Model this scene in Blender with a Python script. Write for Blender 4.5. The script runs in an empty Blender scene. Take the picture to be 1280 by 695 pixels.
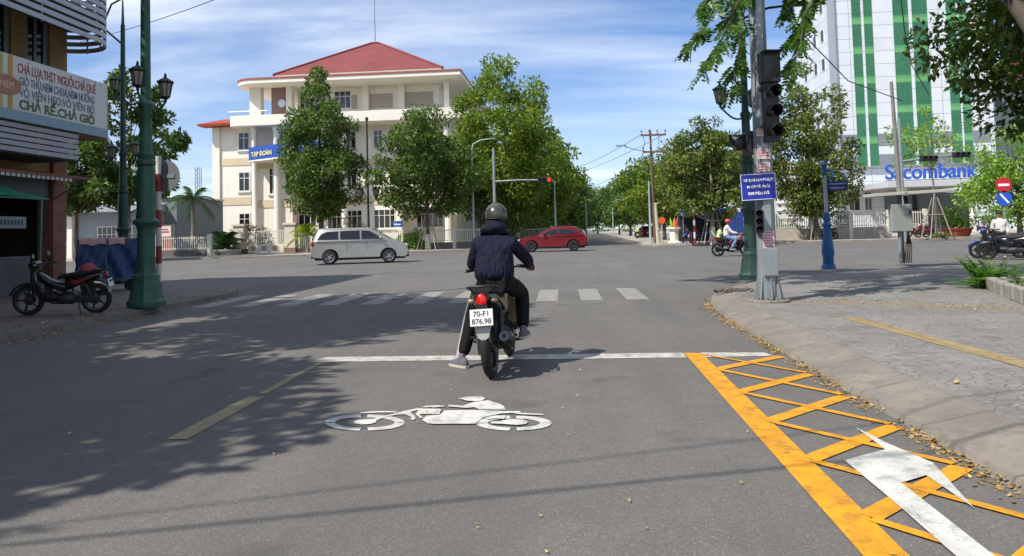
import bpy, bmesh, math, random
import numpy as np
from mathutils import Vector, Matrix, Euler
PI = math.pi
C = bpy.context.scene.collection
random.seed(7)
# ---------------------------------------------------------------- camera numbers (metres, world Y runs along the street)
F = 930.0; CAMH = 1.35
YAW = math.radians(4.7); PITCH = math.radians(2.65); ROLL = math.radians(-1.5)
PY0 = 289 - F * math.tan(PITCH)
CAMROT = Matrix.Rotation(YAW, 3, 'Z') @ Matrix.Rotation(PI / 2 + PITCH, 3, 'X') @ Matrix.Rotation(ROLL, 3, 'Z')
def ray(px, py):
    return CAMROT @ Vector(((px - 640) / F, -(py - PY0) / F, -1.0))
def G(px, py, z=0.0):                     # ground point seen at a place of the survey photograph
    d = ray(px, py); t = (z - CAMH) / d.z
    return Vector((d.x * t, d.y * t, z))
def A(px, py, Y):                         # point on the plane y = Y
    d = ray(px, py); t = Y / d.y
    return Vector((d.x * t, Y, CAMH + d.z * t))
# ---------------------------------------------------------------- mesh builder
class MB:
    def __init__(s): s.v = []; s.f = []; s.m = []; s.cur = 0
    def add(s, vs, fs):
        o = len(s.v); s.v += [tuple(p) for p in vs]
        s.f += [[i + o for i in f] for f in fs]; s.m += [s.cur] * len(fs); return s
    def bx(s, x0, x1, y0, y1, z0, z1):
        return s.add([(x0,y0,z0),(x1,y0,z0),(x1,y1,z0),(x0,y1,z0),(x0,y0,z1),(x1,y0,z1),(x1,y1,z1),(x0,y1,z1)],
                     [(3,2,1,0),(4,5,6,7),(0,1,5,4),(1,2,6,5),(2,3,7,6),(3,0,4,7)])
    def box(s, c, d, r=(0,0,0)):
        R = Euler(r).to_matrix(); c = Vector(c)
        vs = [c + R @ Vector((sx*d[0]/2, sy*d[1]/2, sz*d[2]/2)) for sz in (-1,1) for sx,sy in ((-1,-1),(1,-1),(1,1),(-1,1))]
        return s.add(vs, [(3,2,1,0),(4,5,6,7),(0,1,5,4),(1,2,6,5),(2,3,7,6),(3,0,4,7)])
    def loft(s, rings, caps=True, closed=True):
        n = len(rings[0]); vs = [p for r in rings for p in r]; fs = []
        for i in range(len(rings) - 1):
            for j in range(n if closed else n - 1):
                k = (j + 1) % n
                fs.append((i*n+j, i*n+k, (i+1)*n+k, (i+1)*n+j))
        if caps and closed:
            fs.append(tuple(range(n - 1, -1, -1))); b = (len(rings) - 1) * n; fs.append(tuple(range(b, b + n)))
        return s.add(vs, fs)
    def tube(s, pts, r, n=8, caps=True):
        pts = [Vector(p) for p in pts]; N = len(pts)
        if not isinstance(r, (list, tuple)): r = [r] * N
        rings = []; up = None
        for i, p in enumerate(pts):
            t = (pts[min(i+1, N-1)] - pts[max(i-1, 0)]).normalized()
            if up is None:
                up = t.orthogonal().normalized()
            up = (up - t * up.dot(t))
            up = up.normalized() if up.length > 1e-6 else t.orthogonal().normalized()
            b = t.cross(up)
            rings.append([p + (up * math.cos(2*PI*k/n) + b * math.sin(2*PI*k/n)) * r[i] for k in range(n)])
        return s.loft(rings, caps)
    def cyl(s, p0, p1, r0, r1=None, n=14): return s.tube([p0, p1], [r0, r0 if r1 is None else r1], n)
    def lathe(s, prof, c=(0,0,0), n=16, axis='z', rot=0, caps=True):
        rings = []
        for r, z in prof:
            ring = []
            for k in range(n):
                a = 2*PI*k/n + rot; u, w = r*math.cos(a), r*math.sin(a)
                p = {'z':(u,w,z),'x':(z,u,w),'y':(w,z,u)}[axis]
                ring.append((c[0]+p[0], c[1]+p[1], c[2]+p[2]))
            rings.append(ring)
        return s.loft(rings, caps)
    def prism(s, poly, a, b, axis='z', inset=0):
        def P(u, w, t): return {'z':(u,w,t),'y':(u,t,w),'x':(t,u,w)}[axis]
        return s.loft([[P(u,w,a) for u,w in poly],[P(u,w,b) for u,w in poly]])
    def ball(s, c, r, sc=(1,1,1), n=14, m=9, lo=-PI/2, hi=PI/2):
        prof = []
        for i in range(m + 1):
            a = lo + (hi - lo) * i / m
            prof.append((max(r*math.cos(a), 1e-4), r*math.sin(a)))
        rings = []
        for rr, z in prof:
            rings.append([(c[0]+rr*math.cos(2*PI*k/n)*sc[0], c[1]+rr*math.sin(2*PI*k/n)*sc[1], c[2]+z*sc[2]) for k in range(n)])
        return s.loft(rings)
    def torus(s, c, R, r, axis='x', n=28, m=10, sq=1.0):
        vs = []; fs = []
        for i in range(n):
            a = 2*PI*i/n
            for j in range(m):
                b = 2*PI*j/m; rr = R + r*math.cos(b); t = r*sq*math.sin(b)
                p = {'x':(t, rr*math.cos(a), rr*math.sin(a)),'y':(rr*math.cos(a),t,rr*math.sin(a)),'z':(rr*math.cos(a),rr*math.sin(a),t)}[axis]
                vs.append((c[0]+p[0],c[1]+p[1],c[2]+p[2]))
        for i in range(n):
            for j in range(m):
                fs.append((i*m+j, ((i+1)%n)*m+j, ((i+1)%n)*m+(j+1)%m, i*m+(j+1)%m))
        return s.add(vs, fs)
    def poly(s, pts): return s.add(pts, [tuple(range(len(pts)))])
    def move(s, M4):
        s.v = [tuple(M4 @ Vector(p)) for p in s.v]; return s
    def build(s, name, mat, parent=None, smooth=None, bevel=0.0, recalc=True, seg=2):
        me = bpy.data.meshes.new(name); me.from_pydata(s.v, [], s.f); 
        for m in (mat if isinstance(mat, (list, tuple)) else [mat]): me.materials.append(m)
        me.polygons.foreach_set('material_index', s.m)
        if recalc:
            bm = bmesh.new(); bm.from_mesh(me); bmesh.ops.recalc_face_normals(bm, faces=bm.faces); bm.to_mesh(me); bm.free()
        if smooth is not None:
            me.polygons.foreach_set('use_smooth', [True]*len(me.polygons))
            me.set_sharp_from_angle(angle=math.radians(smooth))
        me.update()
        o = bpy.data.objects.new(name, me); C.objects.link(o)
        if parent is not None: o.parent = parent
        if bevel > 0:
            md = o.modifiers.new('edge', 'BEVEL'); md.width = bevel; md.segments = seg; md.limit_method = 'ANGLE'; md.angle_limit = math.radians(40)
            md.use_clamp_overlap = True
        return o
def tag(o, label=None, cat=None, group=None, kind=None):
    if label: o['label'] = label
    if cat: o['category'] = cat
    if group: o['group'] = group
    if kind: o['kind'] = kind
    return o
def thing(name, label, cat, loc=(0,0,0), rz=0, group=None):
    o = bpy.data.objects.new(name, None); C.objects.link(o); o.empty_display_size = .3
    o.location = loc; o.rotation_euler = (0,0,rz)
    return tag(o, label, cat, group)
def copy_tree(o, parent=None):
    c = o.copy(); C.objects.link(c)
    if parent is not None: c.parent = parent
    for ch in o.children: copy_tree(ch, c)
    return c
def dup(o, loc, rz=None, label=None, scale=None):
    c = copy_tree(o); c.location = loc
    if rz is not None: c.rotation_euler = (0,0,rz)
    if scale is not None: c.scale = (scale,)*3 if not isinstance(scale,(tuple,list)) else scale
    if label: c['label'] = label
    return c
# ---------------------------------------------------------------- materials
def S(h):
    h = h.lstrip('#'); out = []
    for i in (0,2,4):
        c = int(h[i:i+2],16)/255; out.append(c/12.92 if c <= .04045 else ((c+.055)/1.055)**2.4)
    return tuple(out)
class NT:
    def __init__(s, m): s.t = m.node_tree; s.n = s.t.nodes; s.l = s.t.links
    def new(s, typ, **k):
        n = s.n.new(typ)
        for a, b in k.items():
            if a.startswith('i_'): n.inputs[a[2:].replace('_',' ')].default_value = b
            else: setattr(n, a, b)
        return n
    def link(s, a, b): s.l.new(a, b)
def noise(nt, vec, scale, detail=4, rough=.55):
    n = nt.new('ShaderNodeTexNoise'); n.inputs['Scale'].default_value = scale; n.inputs['Detail'].default_value = detail; n.inputs['Roughness'].default_value = rough
    nt.link(vec, n.inputs['Vector']); return n.outputs['Fac']
def ramp(nt, fac, stops):
    r = nt.new('ShaderNodeValToRGB'); e = r.color_ramp.elements
    while len(e) < len(stops): e.new(.5)
    for el, (p, c) in zip(e, stops):
        el.position = p; el.color = (*c, 1) if len(c) == 3 else c
    nt.link(fac, r.inputs['Fac']); return r.outputs['Color']
def mixc(nt, fac, a, b, mode='MIX'):
    m = nt.new('ShaderNodeMix'); m.data_type = 'RGBA'; m.blend_type = mode
    for s, v in ((m.inputs[0], fac), (m.inputs[6], a), (m.inputs[7], b)):
        if isinstance(v, bpy.types.NodeSocket): nt.link(v, s)
        elif isinstance(v, (int, float)): s.default_value = v
        else: s.default_value = (*v[:3], 1)
    return m.outputs[2]
def math_(nt, op, a, b=0.0, clamp=False):
    m = nt.new('ShaderNodeMath'); m.operation = op; m.use_clamp = clamp
    for s, v in ((m.inputs[0], a), (m.inputs[1], b)):
        if isinstance(v, bpy.types.NodeSocket): nt.link(v, s)
        else: s.default_value = v
    return m.outputs[0]
def base(name):
    m = bpy.data.materials.new(name); m.use_nodes = True; nt = NT(m)
    return m, nt, nt.n['Principled BSDF']
def objco(nt, scale=(1,1,1)):
    tc = nt.new('ShaderNodeTexCoord'); mp = nt.new('ShaderNodeMapping'); mp.inputs['Scale'].default_value = scale
    nt.link(tc.outputs['Object'], mp.inputs['Vector']); return mp.outputs['Vector']
def geopos(nt, scale=(1,1,1)):
    g = nt.new('ShaderNodeNewGeometry'); mp = nt.new('ShaderNodeMapping'); mp.inputs['Scale'].default_value = scale
    nt.link(g.outputs['Position'], mp.inputs['Vector']); return mp.outputs['Vector']
def bump(nt, bsdf, h, strength=.3, dist=.01):
    b = nt.new('ShaderNodeBump'); b.inputs['Strength'].default_value = strength; b.inputs['Distance'].default_value = dist
    nt.link(h, b.inputs['Height']); nt.link(b.outputs['Normal'], bsdf.inputs['Normal'])
def M(name, col, rough=.6, metal=0.0, var=.12, scale=6, bmp=0.0, bscale=60, spec=.5, dirt=None, streak=False, coat=0.0, emit=None, es=1.0, alpha=None):
    """general surface: colour with low-frequency wear, optional grime colour, optional bump"""
    m, nt, b = base(name)
    if isinstance(col, str): col = S(col)
    v = objco(nt); f = noise(nt, v, scale, 6, .6)
    lo = tuple(c*(1-var) for c in col); hi = tuple(min(1, c*(1+var)) for c in col)
    c = ramp(nt, f, [(.3, lo), (.7, hi)])
    if dirt:
        dc = S(dirt[0]) if isinstance(dirt[0], str) else dirt[0]
        g = noise(nt, objco(nt,(3,3,.22)) if streak else v, dirt[2] if len(dirt) > 2 else 2.3, 8, .65)
        g = math_(nt, 'MULTIPLY', ramp(nt, g, [(.5, (0,0,0)), (.72, (1,1,1))]), dirt[1])
        c = mixc(nt, g, c, dc)
    nt.link(c, b.inputs['Base Color'])
    b.inputs['Roughness'].default_value = rough; b.inputs['Metallic'].default_value = metal
    b.inputs['Specular IOR Level'].default_value = spec; b.inputs['Coat Weight'].default_value = coat
    if coat: b.inputs['Coat Roughness'].default_value = .06
    if bmp: bump(nt, b, noise(nt, v, bscale, 5, .6), bmp, .006)
    if emit:
        b.inputs['Emission Color'].default_value = (*(S(emit) if isinstance(emit, str) else emit), 1); b.inputs['Emission Strength'].default_value = es
    return m
def leafmat(name, a, b_, c_, trans=.35, rough=.45):
    m, nt, b = base(name)
    g = nt.new('ShaderNodeNewGeometry')
    col = ramp(nt, g.outputs['Random Per Island'], [(0, S(a)), (.5, S(b_)), (1, S(c_))])
    nz = noise(nt, objco(nt), .55, 3)
    col = mixc(nt, ramp(nt, nz, [(.35,(0,0,0)),(.7,(1,1,1))]), mixc(nt, 1.0, col, (.72,.78,.7), 'MULTIPLY'), col)
    nt.link(col, b.inputs['Base Color']); b.inputs['Roughness'].default_value = rough; b.inputs['Specular IOR Level'].default_value = .35
    t = nt.new('ShaderNodeBsdfTranslucent'); nt.link(mixc(nt, 1.0, col, (1.1,1.25,.55), 'MULTIPLY'), t.inputs['Color'])
    mx = nt.new('ShaderNodeMixShader'); mx.inputs[0].default_value = trans
    out = nt.n['Material Output']; nt.link(b.outputs[0], mx.inputs[1]); nt.link(t.outputs[0], mx.inputs[2]); nt.link(mx.outputs[0], out.inputs['Surface'])
    return m
def glassmat(name, col='#141a1c', rough=.08, spec=.8):
    m, nt, b = base(name); f = noise(nt, geopos(nt), .6, 3)
    cc = S(col); nt.link(ramp(nt, f, [(.3, tuple(x*.7 for x in cc)), (.7, tuple(x*1.3 for x in cc))]), b.inputs['Base Color'])
    b.inputs['Roughness'].default_value = rough; b.inputs['Specular IOR Level'].default_value = spec
    return m
def text(s, size, mat, parent, loc, rot, ext=.004, bold=0.0, align='CENTER', sx=1.0, shear=0.0, name='lettering', space=1.0):
    cu = bpy.data.curves.new(name, 'FONT'); cu.body = s; cu.size = size; cu.extrude = ext; cu.offset = bold; cu.align_x = align; cu.align_y = 'CENTER'; cu.shear = shear; cu.space_character = space
    o = bpy.data.objects.new(name, cu); C.objects.link(o); bpy.context.view_layer.update()
    me = bpy.data.meshes.new_from_object(o.evaluated_get(bpy.context.evaluated_depsgraph_get()))
    bpy.data.objects.remove(o); me.materials.clear(); me.materials.append(mat); me.name = name
    for v in me.vertices: v.co.x *= sx
    n = bpy.data.objects.new(name, me); C.objects.link(n); n.parent = parent; n.location = loc; n.rotation_euler = rot
    return n
def at(mb, root):
    l = root.location; mb.v = [(x-l.x, y-l.y, z-l.z) for x, y, z in mb.v]; return mb
def win(root, x0, x1, z0, z1, y, cols=2, rows=2, fr=.07, fm=None, gm=None, axis='y', d=.05, name='window', sill=False):
    """one window of a facade: frame with mullions, proud of the wall by d, and a pane set inside it"""
    f = MB(); g = MB(); sgn = -1
    def B(mb, a, b, c, e, p, q):
        if axis == 'y': mb.bx(a, b, y+p*sgn, y+q*sgn, c, e)
        elif axis == 'x+': mb.bx(y+p, y+q, a, b, c, e)
        else: mb.bx(y-p, y-q, a, b, c, e)
    B(f, x0, x0+fr, z0, z1, -.02, d); B(f, x1-fr, x1, z0, z1, -.02, d); B(f, x0+fr, x1-fr, z0, z0+fr, -.02, d); B(f, x0+fr, x1-fr, z1-fr, z1, -.02, d)
    for i in range(1, cols):
        c = x0 + (x1-x0)*i/cols; B(f, c-fr*.35, c+fr*.35, z0+fr, z1-fr, -.02, d*.8)
    for i in range(1, rows):
        c = z1 - (z1-z0)*.32*i if rows == 2 else z0 + (z1-z0)*i/rows; B(f, x0+fr, x1-fr, c-fr*.3, c+fr*.3, -.02, d*.7)
    if sill: B(f, x0-.12, x1+.12, z0-.1, z0-.003, -.02, d+.12)
    B(g, x0+fr*.6, x1-fr*.6, z0+fr*.6, z1-fr*.6, -.01, .012)
    fo = at(f, root).build(name, fm, root); at(g, root).build('pane', gm, fo)
    return fo
def AX(px, py, Xp):
    d = ray(px, py); t = Xp / d.x
    return Vector((Xp, d.y * t, CAMH + d.z * t))
# ================================================================= camera, light, sky
cam = bpy.data.cameras.new('camera'); co = bpy.data.objects.new('camera', cam); C.objects.link(co)
cam.sensor_fit = 'HORIZONTAL'; cam.sensor_width = 36; cam.lens = F / 1280 * 36; cam.shift_y = (PY0 - 347.5) / 1280
cam.clip_start = .05; cam.clip_end = 3000
co.location = (0, 0, CAMH); co.rotation_euler = CAMROT.to_euler(); bpy.context.scene.camera = co
SUN_EL = math.radians(50); SHD = Vector((.75, .66))           # ground direction in which shadows fall
sun = bpy.data.lights.new('sun', 'SUN'); sun.energy = 4.9; sun.angle = math.radians(.53); sun.color = (1, .95, .87)
so = bpy.data.objects.new('sun', sun); C.objects.link(so)
ld = Vector((SHD.x*math.cos(SUN_EL), SHD.y*math.cos(SUN_EL), -math.sin(SUN_EL))); so.rotation_euler = ld.to_track_quat('-Z', 'Y').to_euler(); so.location = (-20, -20, 40)
W = bpy.data.worlds.new('World'); bpy.context.scene.world = W; W.use_nodes = True
nt = NT(W); bg = nt.n['Background']
sky = nt.new('ShaderNodeTexSky'); sky.sky_type = 'NISHITA'; sky.sun_disc = False; sky.sun_elevation = SUN_EL
sky.sun_rotation = math.atan2(-SHD.x, -SHD.y); sky.air_density = 1.0; sky.dust_density = .35; sky.ozone_density = 3.0; sky.altitude = 0
tc = nt.new('ShaderNodeTexCoord'); sp = nt.new('ShaderNodeSeparateXYZ'); nt.link(tc.outputs['Generated'], sp.inputs[0])
zz = math_(nt, 'ADD', math_(nt, 'MAXIMUM', sp.outputs['Z'], 0.0), .12)
cb = nt.new('ShaderNodeCombineXYZ'); nt.link(math_(nt, 'DIVIDE', sp.outputs['X'], zz), cb.inputs[0]); nt.link(math_(nt, 'DIVIDE', sp.outputs['Y'], zz), cb.inputs[1])
mp = nt.new('ShaderNodeMapping'); mp.inputs['Scale'].default_value = (.55, 1.5, 1); mp.inputs['Rotation'].default_value = (0, 0, math.radians(12)); mp.inputs['Location'].default_value = (3.1, 1.7, 0)
nt.link(cb.outputs[0], mp.inputs['Vector'])
n1 = nt.new('ShaderNodeTexNoise'); n1.inputs['Scale'].default_value = .75; n1.inputs['Detail'].default_value = 9; n1.inputs['Roughness'].default_value = .56; n1.inputs['Distortion'].default_value = .5; nt.link(mp.outputs[0], n1.inputs['Vector'])
n2 = nt.new('ShaderNodeTexNoise'); n2.inputs['Scale'].default_value = .3; n2.inputs['Detail'].default_value = 4; nt.link(mp.outputs[0], n2.inputs['Vector'])
cl = math_(nt, 'ADD', math_(nt, 'MULTIPLY', n1.outputs['Fac'], .62), math_(nt, 'MULTIPLY', n2.outputs['Fac'], .5))
cl = ramp(nt, cl, [(.46, (0,0,0)), (.57, (.35,.35,.35)), (.7, (.95,.95,.95))])
hz = math_(nt, 'SUBTRACT', 1.0, math_(nt, 'MULTIPLY', sp.outputs['Z'], 4.2), True)      # thin veil low over the horizon
hz = math_(nt, 'MULTIPLY', hz, .42)
cl = math_(nt, 'MAXIMUM', math_(nt, 'MULTIPLY', cl, .85), hz)
skyc = mixc(nt, cl, mixc(nt, 1.0, sky.outputs[0], (.8,.97,1.22), 'MULTIPLY'), (10.0, 10.4, 11.0))
nt.link(skyc, bg.inputs['Color']); bg.inputs['Strength'].default_value = .1
sc = bpy.context.scene
sc.view_settings.view_transform = 'Standard'; sc.view_settings.look = 'None'; sc.view_settings.exposure = .32; sc.view_settings.gamma = 1
sc.render.engine = 'CYCLES'; sc.cycles.max_bounces = 6; sc.cycles.transparent_max_bounces = 4; sc.cycles.caustics_reflective = False; sc.cycles.caustics_refractive = False
sc.cycles.use_denoising = True
# ================================================================= ground surfaces
def asphalt():
    m, nt, b = base('asphalt'); v = geopos(nt)
    big = noise(nt, v, .28, 6, .65); med = noise(nt, v, 2.6, 6, .62)
    c = mixc(nt, ramp(nt, big, [(.3,(0,0,0)),(.7,(1,1,1))]), (.116,.110,.101), (.164,.155,.141))
    c = mixc(nt, math_(nt,'MULTIPLY',ramp(nt, med, [(.42,(0,0,0)),(.66,(1,1,1))]),.35), c, (.108,.103,.096))
    vo = nt.new('ShaderNodeTexVoronoi'); vo.inputs['Scale'].default_value = 120; nt.link(v, vo.inputs['Vector'])
    sep = nt.new('ShaderNodeSeparateColor'); nt.link(vo.outputs['Color'], sep.inputs[0])
    st = ramp(nt, sep.outputs[0], [(0,(.72,.72,.72)),(.55,(.97,.97,.97)),(.9,(1.1,1.09,1.07)),(.97,(1.6,1.55,1.46))])
    c = mixc(nt, .8, c, st, 'MULTIPLY')
    fine = noise(nt, v, 260, 3, .7); c = mixc(nt, .6, c, ramp(nt, fine, [(.3,(.7,.7,.7)),(.7,(1.25,1.25,1.25))]), 'MULTIPLY')
    # oil drips and old repair smears in the wheel tracks
    tr = noise(nt, geopos(nt, (1.6,.12,1)), 1.0, 6, .6); c = mixc(nt, math_(nt,'MULTIPLY',ramp(nt, tr, [(.44,(0,0,0)),(.68,(1,1,1))]),.5), c, (.098,.093,.086))
    oil = noise(nt, v, 1.15, 3, .5); c = mixc(nt, math_(nt,'MULTIPLY',ramp(nt, oil, [(.62,(0,0,0)),(.72,(1,1,1))]),.6), c, (.07,.066,.062))
    cr = nt.new('ShaderNodeTexVoronoi'); cr.feature = 'DISTANCE_TO_EDGE'; cr.inputs['Scale'].default_value = .32
    wv = nt.new('ShaderNodeVectorMath'); wv.operation = 'ADD'; nt.link(v, wv.inputs[0]); nw = nt.new('ShaderNodeTexNoise'); nw.inputs['Scale'].default_value = 1.3; nw.inputs['Detail'].default_value = 6; nt.link(v, nw.inputs['Vector'])
    nt.link(nw.outputs['Color'], wv.inputs[1]); nt.link(wv.outputs[0], cr.inputs['Vector'])
    ck = ramp(nt, cr.outputs['Distance'], [(0,(1,1,1)),(.006,(0,0,0))]); ck = math_(nt,'MULTIPLY',ck,math_(nt,'MULTIPLY',ramp(nt, big, [(.52,(0,0,0)),(.62,(1,1,1))]),.45)); c = mixc(nt, ck, c, (.08,.078,.075))
    nt.link(c, b.inputs['Base Color']); b.inputs['Roughness'].default_value = .86; b.inputs['Specular IOR Level'].default_value = .32
    h = math_(nt, 'ADD', math_(nt,'MULTIPLY',vo.outputs['Distance'],-1.2), fine); bump(nt, b, h, .4, .004)
    return m
def paint(name, col, wear=.5, dirtc=(.16,.15,.14)):
    m, nt, b = base(name); v = geopos(nt); col = S(col)
    f = noise(nt, v, 7, 8, .7); g = noise(nt, v, 130, 4, .7)
    c = ramp(nt, noise(nt, v, 3, 5), [(.3, tuple(x*.86 for x in col)), (.7, col)])
    sp = math_(nt, 'ADD', math_(nt,'MULTIPLY',f,.62), math_(nt,'MULTIPLY',g,.42))
    w = ramp(nt, sp, [(.555-.075*wear,(0,0,0)),(.64-.06*wear,(1,1,1))])
    c = mixc(nt, .55, c, ramp(nt, noise(nt, v, 210, 3, .7), [(.32,(.62,.62,.62)),(.6,(1.06,1.06,1.06))]), 'MULTIPLY')
    c = mixc(nt, .5, c, ramp(nt, noise(nt, geopos(nt,(3,.5,1)), 1.6, 6, .65), [(.4,(1,1,1)),(.68,(.66,.65,.63))]), 'MULTIPLY')
    c = mixc(nt, math_(nt,'MULTIPLY',w,.35+.5*wear), c, dirtc)
    nt.link(c, b.inputs['Base Color']); b.inputs['Roughness'].default_value = .7; bump(nt, b, g, .3, .003)
    return m
def concrete(name, col, joint=0, var=.18, spots=.35, crack=0):
    m, nt, b = base(name); v = geopos(nt); col = S(col)
    c = ramp(nt, noise(nt, v, 1.7, 7, .62), [(.28, tuple(x*(1-var) for x in col)), (.72, tuple(x*(1+var) for x in col))])
    c = mixc(nt, math_(nt,'MULTIPLY',ramp(nt, noise(nt, v, 5.5, 8, .7), [(.52,(0,0,0)),(.7,(1,1,1))]),spots), c, tuple(x*.55 for x in col))
    fine = noise(nt, v, 140, 4, .7); c = mixc(nt, .6, c, ramp(nt, fine, [(.3,(.7,.7,.7)),(.7,(1.25,1.25,1.25))]), 'MULTIPLY')
    if crack:
        wv = nt.new('ShaderNodeVectorMath'); wv.operation = 'MULTIPLY_ADD'; nw = nt.new('ShaderNodeTexNoise'); nw.inputs['Scale'].default_value = 4; nw.inputs['Detail'].default_value = 6; nt.link(v, nw.inputs['Vector'])
        nt.link(nw.outputs['Color'], wv.inputs[0]); wv.inputs[1].default_value = (.5,.5,.0); nt.link(v, wv.inputs[2])
        vo = nt.new('ShaderNodeTexVoronoi'); vo.feature = 'DISTANCE_TO_EDGE'; vo.inputs['Scale'].default_value = .85; nt.link(wv.outputs[0], vo.inputs['Vector'])
        c = mixc(nt, math_(nt,'MULTIPLY',ramp(nt, vo.outputs['Distance'], [(0,(1,1,1)),(.016,(0,0,0))]),crack), c, tuple(x*.3 for x in col))
        c = mixc(nt, math_(nt,'MULTIPLY',ramp(nt, noise(nt, v, 14, 6, .7), [(.56,(0,0,0)),(.68,(1,1,1))]),.55), c, tuple(x*.5 for x in col))
    if joint:
        br = nt.new('ShaderNodeTexBrick'); br.inputs['Scale'].default_value = 1; br.inputs['Brick Width'].default_value = joint; br.inputs['Row Height'].default_value = joint; br.offset = 0; br.inputs['Mortar Size'].default_value = .012
        nt.link(v, br.inputs['Vector']); c = mixc(nt, math_(nt,'MULTIPLY',br.outputs['Fac'],.6), c, tuple(x*.4 for x in col))
    nt.link(c, b.inputs['Base Color']); b.inputs['Roughness'].default_value = .85; bump(nt, b, fine, .4, .004)
    return m
def paving():
    """worn grey stamped slabs: irregular stone pattern inside square tiles"""
    m, nt, b = base('paving'); v = geopos(nt)
    wv = nt.new('ShaderNodeVectorMath'); wv.operation = 'MULTIPLY_ADD'; nw = nt.new('ShaderNodeTexNoise'); nw.inputs['Scale'].default_value = 3; nw.inputs['Detail'].default_value = 3; nt.link(v, nw.inputs['Vector'])
    nt.link(nw.outputs['Color'], wv.inputs[0]); wv.inputs[1].default_value = (.12,.12,0); nt.link(v, wv.inputs[2])
    vo = nt.new('ShaderNodeTexVoronoi'); vo.feature = 'DISTANCE_TO_EDGE'; vo.inputs['Scale'].default_value = 8.5; nt.link(wv.outputs[0], vo.inputs['Vector'])
    vc = nt.new('ShaderNodeTexVoronoi'); vc.inputs['Scale'].default_value = 8.5; nt.link(wv.outputs[0], vc.inputs['Vector'])
    sep = nt.new('ShaderNodeSeparateColor'); nt.link(vc.outputs['Color'], sep.inputs[0])
    c = ramp(nt, sep.outputs[1], [(0,S('#75726d')),(.5,S('#807c77')),(1,S('#8b8781'))])
    c = mixc(nt, .55, c, ramp(nt, noise(nt, v, 1.1, 6, .6), [(.3,S('#6c6964')),(.7,S('#918d86'))]))
    joint = ramp(nt, vo.outputs['Distance'], [(0,(1,1,1)),(.05,(0,0,0))])
    wear = ramp(nt, noise(nt, v, 2.2, 5, .65), [(.36,(.2,.2,.2)),(.58,(1,1,1))])
    c = mixc(nt, math_(nt,'MULTIPLY',math_(nt,'MULTIPLY',joint,wear),.85), c, S('#443f39'))
    br = nt.new('ShaderNodeTexBrick'); br.inputs['Scale'].default_value = 1; br.inputs['Brick Width'].default_value = .4; br.inputs['Row Height'].default_value = .4; br.offset = 0; br.inputs['Mortar Size'].default_value = .006
    nt.link(v, br.inputs['Vector']); c = mixc(nt, math_(nt,'MULTIPLY',br.outputs['Fac'],.4), c, S('#565049'))
    c = mixc(nt, math_(nt,'MULTIPLY',ramp(nt, noise(nt, v, 2.4, 8, .7), [(.5,(0,0,0)),(.66,(1,1,1))]),.6), c, S('#5f574d'))
    fine = noise(nt, v, 150, 4, .7); c = mixc(nt, .6, c, ramp(nt, fine, [(.3,(.72,.72,.72)),(.7,(1.22,1.22,1.22))]), 'MULTIPLY')
    nt.link(c, b.inputs['Base Color']); b.inputs['Roughness'].default_value = .82
    bump(nt, b, math_(nt,'ADD',math_(nt,'MULTIPLY',joint,-1.0),math_(nt,'MULTIPLY',fine,.4)), .5, .006)
    return m
ASPH = asphalt(); WHITEP = paint('road_white', '#d3d1c9', .55); YELP = paint('road_yellow', '#eba012', .7, S('#7d6224')); FADE = paint('road_faded', '#9c8f62', .8, (.12,.117,.107)); FWHITE = paint('crossing_white', '#9d9a8f', 1.0); SWHITE = paint('stopline_white', '#c8c5ba', .8)
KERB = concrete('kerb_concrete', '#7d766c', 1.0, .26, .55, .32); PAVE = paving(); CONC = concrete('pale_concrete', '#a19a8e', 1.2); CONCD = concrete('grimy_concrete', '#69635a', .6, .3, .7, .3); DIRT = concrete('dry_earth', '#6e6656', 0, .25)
def sheet(name, pts, z, mat, label, kind='structure'):
    o = MB().poly([(p[0], p[1], z) for p in pts]).build(name, mat, recalc=False)
    if o.data.polygons[0].normal.z < 0: o.data.flip_normals()
    return tag(o, label, name.replace('_', ' '), kind=kind)
sheet('ground', [(-900,-300),(900,-300),(900,1500),(-900,1500)], -.03, DIRT, 'wide dry ground reaching to the horizon')
sheet('road', [(-200,-30),(200,-30),(200,420),(-200,420)], 0, ASPH, 'grey asphalt road and junction')
def offset_path(path, d):
    out = []
    for i, p in enumerate(path):
        a = Vector(path[max(i-1,0)]); b = Vector(path[min(i+1,len(path)-1)]); t = (b-a).normalized(); n = Vector((-t.y, t.x))
        out.append((p[0]+n.x*d, p[1]+n.y*d))
    return out
def smooth_path(p, k=3):
    for _ in range(k):
        q = [p[0]]
        for a, b in zip(p, p[1:]):
            q += [(a[0]*.75+b[0]*.25, a[1]*.75+b[1]*.25), (a[0]*.25+b[0]*.75, a[1]*.25+b[1]*.75)]
        p = q + [p[-1]]
    return p
def pavement(name, path, far, side, mat, label, h=.13, prof=None, kmat=None):
    """kerb with a real step along path, flat top sheet from there to the far corners; side = +1 when the pavement lies left of the path"""
    prof = prof or [(0,0),(.03,.05),(.36,.12),(.42,.132),(.47,h)]
    path = smooth_path(path, 2); rows = [[(x, y, z) for x, y in offset_path(path, d*side)] for d, z in prof]
    mb = MB(); n = len(path)
    for r0, r1 in zip(rows, rows[1:]):
        for i in range(n-1): mb.add([r0[i], r0[i+1], r1[i+1], r1[i]], [(0,1,2,3)])
    k = mb.build(name.replace('pavement','kerb') if 'pavement' in name else 'kerb', kmat or KERB, smooth=50)
    if k.data.polygons[0].normal.z < 0: k.data.flip_normals()
    tag(k, 'rounded concrete kerb edge of ' + label, 'kerb', kind='structure')
    inner = [(x, y) for x, y, z in rows[-1]]
    sheet('pavement', inner + far, h, mat, label)
    return inner
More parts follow.
